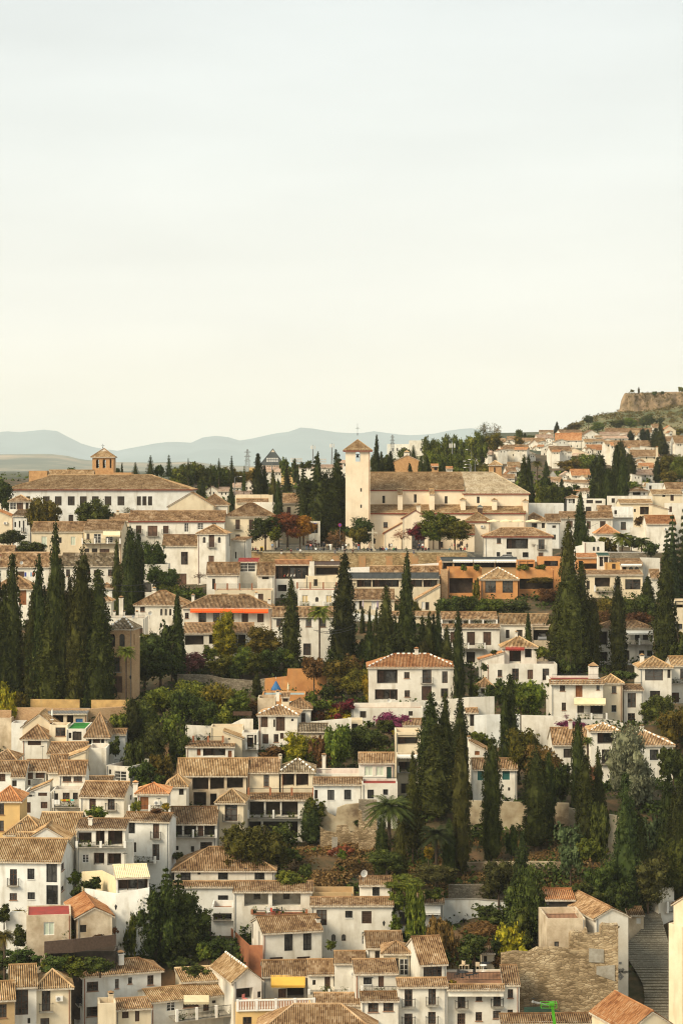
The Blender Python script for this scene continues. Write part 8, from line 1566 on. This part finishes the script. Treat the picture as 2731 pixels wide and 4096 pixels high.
for x, lb, c, z in ((205, 'maroon scooter at the left of the parked row', 'maroon', 70), (290, 'white scooter second in the parked row', 'white2', 95), (385, 'pale grey scooter in the middle of the row', 'grey2', 80), (470, 'black motorcycle under the green canopy', 'black', 85), (545, 'black scooter with bright mirror', 'black', 100), (620, 'black motorcycle at the right end', 'black', 75)): motorbike(x, 720, 512, lb, z, c)
def car(x, y, D, rz, col, label, zoff=0):
 p = P(sx(x), sy(y), D); r = empty('parked_car', (p.x, p.y, p.z + zoff), R(rz), label, 'car'); sec = [(-2.1,.55,.62,.70),(-2.0,.32,.95,.80),(-1.3,.28,1.0,.86),(-.4,.28,1.02,.88),(.7,.28,.98,.88),(1.6,.28,.88,.84),(2.05,.36,.72,.74),(2.12,.5,.6,.66)]; m = MB(); vs = []
 for (X, zl, zh, w) in sec: vs += [(X,-w,zl),(X,-w,(zl+zh)/2),(X,-w*.94,zh),(X,w*.94,zh),(X,w,(zl+zh)/2),(X,w,zl)]
 n = len(sec); m.add(vs, [(i*6+j, (i+1)*6+j, (i+1)*6+(j+1)%6, i*6+(j+1)%6) for i in range(n-1) for j in range(6)] + [(5,4,3,2,1,0), tuple((n-1)*6+j for j in range(6))])
 m.add([(-1.95,-.76,.95),(1.0,-.76,.98),(.35,-.62,1.45),(-1.4,-.62,1.45),(-1.95,.76,.95),(1.0,.76,.98),(.35,.62,1.45),(-1.4,.62,1.45)], [(3,2,6,7)], 0); m.build('body', M[col], r, smooth=False)
 m = MB(); a = [(-1.95,-.76,.95),(1.0,-.76,.98),(.35,-.62,1.445),(-1.4,-.62,1.445),(-1.95,.76,.95),(1.0,.76,.98),(.35,.62,1.445),(-1.4,.62,1.445)]; m.add(a, [(0,1,2,3),(7,6,5,4),(1,5,6,2),(4,0,3,7)]); m.build('windows', M['glass'], r)
 for wx in (-1.35, 1.3):
  for wy in (-1, 1): w = MB(); w.bar((wx, wy*.72, .31), (wx, wy*.9, .31), .32, 0, 16); wo_ = w.build('wheel', M['black'], r); q = MB(); q.bar((wx, wy*.9, .31), (wx, wy*.915, .31), .18, 0, 10); q.build('rim', M['grey'], wo_)
 for wy in (-1, 1): m = MB(); m.box(2.04, wy*.55-.14, .62, 2.13, wy*.55+.14, .76); m.build('headlight', M['white'], r)
at(1400, 2000); car(1385, 545, 484.5, 176, 'carw', 'white car parked before the white cafe house');
at(2031, 2000); car(300, 1262, 413, 90, 'carg', 'grey car parked in the shaded car port')
def parasol(x, yt, yb, w, D, label, mt='can_c', closed=False, group=None):
 p = P(sx(x), sy(yb), D); h = (sy(yb) - sy(yt)) / F * D; r_ = w / KS / 2 / F * D; r = empty('parasol', p, .3, label, 'parasol', group); m = MB(); m.bar((0,0,-.5), (0,0,h), .03, n=6); m.box(-.25,-.25,0,.25,.25,.08); m.build('pole', M['white'], r); m = MB()
 if closed: m.lathe((0,0,0), [(.04,h*.3),(.18,h*.42),(.13,h*.75),(.02,h)], 8)
 else:
  for k in range(8):
   a, b = math.tau*k/8, math.tau*(k+1)/8; A, B = Vector((r_*math.cos(a), r_*math.sin(a), h*.8)), Vector((r_*math.cos(b), r_*math.sin(b), h*.8)); m.add([A, B, (0,0,h)], [(0,1,2)]); m.add([A, B, B - Vector((0,0,.2)), A - Vector((0,0,.2))], [(0,3,2,1)])
 m.build('canopy', M[mt], r)
at(2031, 2000)
for x, w, lb in ((-130, 130, 'cream parasol nearest the church, leftmost of four'), (-20, 140, 'cream parasol second from the church'), (90, 150, 'cream parasol third from the church'), (220, 160, 'largest cream parasol over the terrace, fourth')): parasol(x, 172, 262, w, 506, lb, group='cream parasols behind the cafe house')
at(0, 2500); parasol(470, 748, 850, 30, 346, 'closed white parasol on the terrace left of the green turf', 'can_w', True)
at(700, 2500); parasol(1013, 515, 615, 30, 368, 'closed cream parasol by the plunge pool', 'can_c', True)
def tipi():
 p = P(sx(905), sy(582), 369); r = empty('garden_tent', p, 0, 'small bright blue cone shaped tent on the orange platform', 'tent'); m = MB(); m.lathe((0,0,0), [(.85,0),(.8,.3),(.45,.9),(.06,1.6)], 10); m.build('cloth', M['blue'], r); m = MB(); m.bar((0,0,1.9),(0,0,2.3),.03); m.build('finial', M['white'], r)
tipi()
at(1400, 2000)
for x, lb in ((115, 'closed lilac parasol left of the first bright screen'), (246, 'closed lilac parasol between the bright screens')): parasol(x, 895, 1005, 26, 438.5, lb, 'lil', True)
def dish(x, y, D, r_, label, rz=0.5):
 p = P(sx(x), sy(y), D); r = empty('satellite_dish', p, rz, label, 'satellite dish', 'satellite dishes on the roofs'); m = MB(); prof = [(r_*k/5, -.9*r_*.35*(1-(k/5)**2)) for k in range(6)]; vs = []; n = 14
 for rr, z in prof:
  for k in range(n): vs.append((rr*math.cos(math.tau*k/n), -z - r_*.3, rr*math.sin(math.tau*k/n)))
 m.add(vs, [(j*n+k, j*n+(k+1)%n, (j+1)*n+(k+1)%n, (j+1)*n+k) for j in range(5) for k in range(n)]); m.build('reflector', M['white'], r, smooth=True); m = MB(); m.bar((0,0,0),(0,.1,-1.1),.03); m.bar((0,-.1,-r_*.5),(0,-.7,0),.02); m.build('mount', M['grey'], r)
at(0, 2000)
for a in ((195, 562, 458, .38, 'white satellite dish on the laundry house roof'), (1345, 1015, 412, .42, 'satellite dish beside the square brown window'), (1195, 1043, 404, .32, 'small satellite dish on the chimney terrace')): dish(*a)
at(1400, 3000); dish(120, 1105, 280, .5, 'large pale dome dish on the square white roof room'); at(1400, 2500); dish(350, 675, 360, .35, 'white dish standing on the terrace wall', .2)
def chairset(x, y, D, label, mt='iron'):
 p = P(sx(x), sy(y), D); r = empty('garden_chair', p, TR.random()*6, label, 'chair', 'chairs on the terraces'); m = MB(); m.box(-.24,-.24,.42,.24,.24,.47); m.build('seat', M[mt], r); m = MB(); m.box(-.24,.22,.5,.24,.26,.95); m.build('backrest', M[mt], r)
 for ax in (-1, 1):
  for ay in (-1, 1): m = MB(); m.bar((ax*.21, ay*.21, 0), (ax*.21, ay*.21, .43), .022, n=4); m.build('leg', M[mt], r)
def table(x, y, D, label, mt='grey', rr=.45):
 p = P(sx(x), sy(y), D); r = empty('round_table', p, 0, label, 'table', 'tables on the terraces'); m = MB(); m.lathe((0,0,.70), [(rr,0),(rr,.04)], 14); m.build('tabletop', M[mt], r); m = MB(); m.bar((0,0,0),(0,0,.7),.04); m.lathe((0,0,0), [(.25,0),(.2,.04)], 10); m.build('leg', M[mt], r)
at(700, 3496)
for a in ((838, 370, 278.5, 'white chair left of the red draped chair', 'white'), (878, 366, 278, 'red draped chair on the terracotta terrace', 'red2'), (940, 358, 279, 'folding chair right of the red draped chair', 'iron'), (628, 1150, 252.5, 'pink armchair behind the white balustrade', 'pink')): chairset(*a)
table(905, 368, 278, 'round cafe table beside the red draped chair', 'iron')
at(1400, 3496)
for i, (x, y, c, lb) in enumerate(((955, 930, 'iron', 'metal chair at the left end of the dining terrace'), (1050, 940, 'iron', 'metal chair at the front of the dining table'), (1085, 935, 'iron', 'metal chair right of the dining table'), (1125, 925, 'iron', 'metal chair turned sideways on the dining terrace'), (1140, 855, 'beige', 'beige folding chair at the back of the dining terrace'), (1000, 850, 'beige', 'beige lounge chair at the back left of the dining terrace'), (1045, 850, 'beige', 'beige lounge chair next to the other beige one'))): chairset(x, y, 253.5 + (940 - y) * .03, lb, c)
table(1005, 930, 254, 'metal dining table on the rooftop terrace', 'iron', .7); table(1190, 870, 256, 'small white round table on the rooftop terrace', 'white'); table(1210, 850, 257, 'dark square like table at the back of rooftop terrace', 'black', .6)
at(0, 3000)
# towels
def towel(x, y, w, h, D, mt, label):
 a, b = P(sx(x), sy(y), D), P(sx(x + w), sy(y + h), D); m = MB(); W_ = b.x - a.x; H_ = a.z - b.z; n = 6; vs = []
 for i in range(n + 1):
  for z in (0, -H_): vs.append((W_*i/n, .03*math.sin(i*1.8), z))
 m.add(vs, [(2*i, 2*i+1, 2*i+3, 2*i+2) for i in range(n)]); vs2 = [(q[0], q[1] + .02, q[2]) for q in vs]; m.add(vs2, [(2*i+2, 2*i+3, 2*i+1, 2*i) for i in range(n)]); o = m.build('towel', M[mt]); o.location = a; tag(o, label, 'towel', 'laundry hanging out')
for x, w, mt, lb in ((546, 22, 'yel', 'small yellow towel first on the balcony rail'), (569, 24, 'orn', 'orange towel on the balcony rail'), (594, 20, 'limec', 'lime towel on the balcony rail'), (616, 16, 'yel', 'yellow towel right of the lime one'), (633, 30, 'cyan', 'turquoise towel last on the balcony rail')): towel(x, 441, w, 16, 306.9, mt, lb)
towel(484, 446, 54, 42, 306.9, 'white2', 'white sheet hanging at the left of the balcony rail')
at(0, 2000)
for x, w, mt, lb in ((222, 18, 'signb', 'blue towel on the laundry line'), (246, 26, 'white2', 'white towel on the laundry line'), (275, 14, 'lblue', 'pale blue towel on the laundry line'), (292, 20, 'red2', 'red towel on the laundry line')): towel(x, 648, w, 38, 456, mt, lb)
# boom lift, netting, wall writing
at(2031, 3496)
def boom():
 D = 244.5; a, b = P(sx(425), sy(1420), D), P(sx(393), sy(1165), D); c = P(sx(300), sy(1172), D); base = P(sx(430), sy(1500), D); r = empty('boom_lift', base, 0, 'bright green boom lift arm rising in front of the ruined wall', 'boom lift'); A, B, Cc = a - base, b - base, c - base; m = MB(); m.bar(A - (B - A) * .2, B, .26, 0, 4, .22); m.build('boom', M['lime'], r)
 m = MB(); m.bar(B, Cc + Vector((0, 0, .05)), .13, 0, 4); m.box(B.x-.32, -.22, B.z-.2, B.x+.25, .22, B.z+.22); m.build('jib', M['lime'], r)
 m = MB(); x0, x1, z0 = Cc.x - .1, Cc.x + 1.7, Cc.z - .25
 for z in (z0, z0 + .5): m.bar((x0,-.5,z),(x1,-.5,z),.04); m.bar((x0,.5,z),(x1,.5,z),.04); m.bar((x0,-.5,z),(x0,.5,z),.04); m.bar((x1,-.5,z),(x1,.5,z),.04)
 for x in (x0, (x0+x1)/2, x1): m.bar((x,-.5,z0),(x,-.5,z0+.5),.035); m.bar((x,.5,z0),(x,.5,z0+.5),.035)
 m.build('basket', M['lime'], r); m = MB(); m.bar(Cc + Vector((-.9,0,.3)), Cc + Vector((.9,0,-.05)), .13, 0, 6, .1); m.lathe(tuple(Cc + Vector((-1.0,0,.2))), [(.1,0),(.2,.1),(.12,.28)], 8); m.build('equipment', M['grey'], r)
boom()
FW('dark green netting fence between the balcony house and the boom lift', [(142,1195,1300,251),(290,1188,1300,251),(500,1240,1300,251)], 'net', .05, name='netting_fence', cat='netting')
def writing(txt, x, y, size, D, mt, parent, rx=16):
 cu = bpy.data.curves.new('lettering', 'FONT'); cu.body = txt; cu.size = size; cu.extrude = .012; cu.materials.append(M[mt]); o = bpy.data.objects.new('lettering', cu); S.collection.objects.link(o); me = bpy.data.meshes.new_from_object(o.evaluated_get(bpy.context.evaluated_depsgraph_get())); bpy.data.objects.remove(o); o = bpy.data.objects.new('lettering', me); S.collection.objects.link(o); o.parent = parent
 p = P(sx(x), sy(y), D); mi = parent.matrix_world.inverted(); return o, p
bpy.context.view_layer.update()
tall = next(o for o in bpy.data.objects if o.get('label', '').startswith('white house with small attic window')); Mi = tall.matrix_world.inverted(); cl = Mi @ Vector((0, 0, CZ)); hyl = -6.0
def onfront(x, y, off=.03):
 p = Mi @ P(sx(x), sy(y), 100.); d = p - cl; t = (hyl - off - cl.y) / d.y; return cl + d * t
o, _ = writing('ALHAMBRA', 978, 888, .34, 262, 'black', tall); o.location = onfront(979, 890); o.rotation_euler = (R(90), 0, 0)
m = MB(); a, b = onfront(980, 879), onfront(1030, 878); m.box(a.x, a.y-.02, a.z-.04, b.x, a.y, a.z+.04); a, b = onfront(1030, 888), onfront(1052, 887); m.box(a.x, a.y-.02, a.z-.03, b.x, a.y, a.z+.03)
for cx, cy in ((992, 862), (1022, 858)):
 for k in range(8): p = onfront(cx, cy); an = k * .785 + .2; m.bar(p + Vector((math.cos(an)*.06, -.01, math.sin(an)*.06)), p + Vector((math.cos(an)*.26, -.01, math.sin(an)*.26)), .025, n=4)
m.build('wall_drawing', M['black'], tall); m = MB(); a, b = onfront(990, 788), onfront(1014, 804); m.box(a.x, a.y-.03, b.z, b.x, a.y, a.z); m.build('plaque', M['grey'], tall)
m = MB(); p = onfront(1005, 919)
for rr in (.42, .28, .14):
 q = [p + Vector((rr,-.01,0)), p + Vector((0,-.01,rr)), p + Vector((-rr,-.01,0)), p + Vector((0,-.01,-rr))]
 for i in range(4): m.bar(q[i], q[(i+1)%4], .035, n=4)
m.build('emblem', M['grey'], tall)
caf = next(o for o in bpy.data.objects if o.get('label', '').startswith('white cafe house')); Mi = caf.matrix_world.inverted(); cl = Mi @ Vector((0, 0, CZ)); hyl = min(v.co.y for c in caf.children if c.name.startswith('wall') for v in c.data.vertices)
at(1960, 2080, 6.03)
for t, x, y in (('CASA', 995, 612), ('DE', 1012, 640)): o, _ = writing(t, x, y, .42, 489, 'wood', caf); o.location = onfront(x, y); o.rotation_euler = (R(90), 0, 0)
# wires across the view? thin cables on the lower right
at(2031, 3496)
def lantern(x, y, D, label):
 p = P(sx(x), sy(y), D); r = empty('wall_lantern', p, 0, label, 'wall lantern', 'lanterns on the walls'); m = MB(); m.bar((0,.5,-.3),(0,0,-.35),.03); m.bar((0,0,-.35),(0,0,-.25),.03); m.build('bracket', M['iron'], r); m = MB(); m.lathe((0,0,-.25), [(.09,0),(.17,.4),(.2,.42),(.06,.58),(.02,.66)], 6); m.build('lantern_body', M['iron'], r)
lantern(1290, 190, 290, 'dark lantern on the tan wall at the head of the stepped street')
at(0, 3496); lantern(1040, 300, 271.6, 'green lantern on the white garden wall below the cafe terrace'); at(1400, 3496); lantern(1015, 420, 283.3, 'dark lantern on the white wall behind the autumn arbour'); lantern(302, 445, 276.3, 'lantern on the arched window house by the ivy'); at(0, 2500); lantern(1170, 470, 366, 'wrought lantern at the corner of the brick villa'); at(700, 2000); lantern(1253, 0, 494, 'dark plaza lamp head')

def cable(pts, label):
 q = [P(sx(x), sy(y), d) for x, y, d in pts]; m = MB()
 for a, b in zip(q, q[1:]):
  pr = a
  for i in range(1, 9): t = i / 8; c = a.lerp(b, t) - Vector((0, 0, 1.2 * 4 * t * (1 - t) * .3)); m.bar(pr, c, .035, n=3); pr = c
 o = m.build('cable', M['iron']); tag(o, label, 'cable', 'overhead cables')
cable([(1240, 1165, 244), (1600, 1125, 240)], 'upper drooping cable crossing the foot of the stepped street'); cable([(1270, 1180, 243.5), (1600, 1150, 239)], 'lower drooping cable crossing the foot of the stepped street'); cable([(-700, 745, 259), (-130, 735, 262)], 'thin cable above the rooftop dining terrace'); cable([(-640, 800, 254), (-60, 790, 257)], 'thin second cable over the dining terrace chairs')
at(1400, 2000); cable([(1900, 310, 500), (2220, 205, 505)], 'black cable sloping up to the new orange roof')
# air: one closed box of even haze round everything
hz = MB(); hz.box(-50000, -400, -30, 50000, 31000, 760)
M['haze'] = bpy.data.materials.new('haze_air'); M['haze'].use_nodes = True; t = M['haze'].node_tree; t.nodes.clear(); ou = N('ShaderNodeOutputMaterial', t); pv = N('ShaderNodeVolumePrincipled', t)
pv.inputs['Color'].default_value = (.96, 1.0, 1.0, 1); pv.inputs['Density'].default_value = HAZE; t.links.new(pv.outputs[0], ou.inputs['Volume'])
tag(hz.build('haze', M['haze']), kind='stuff')
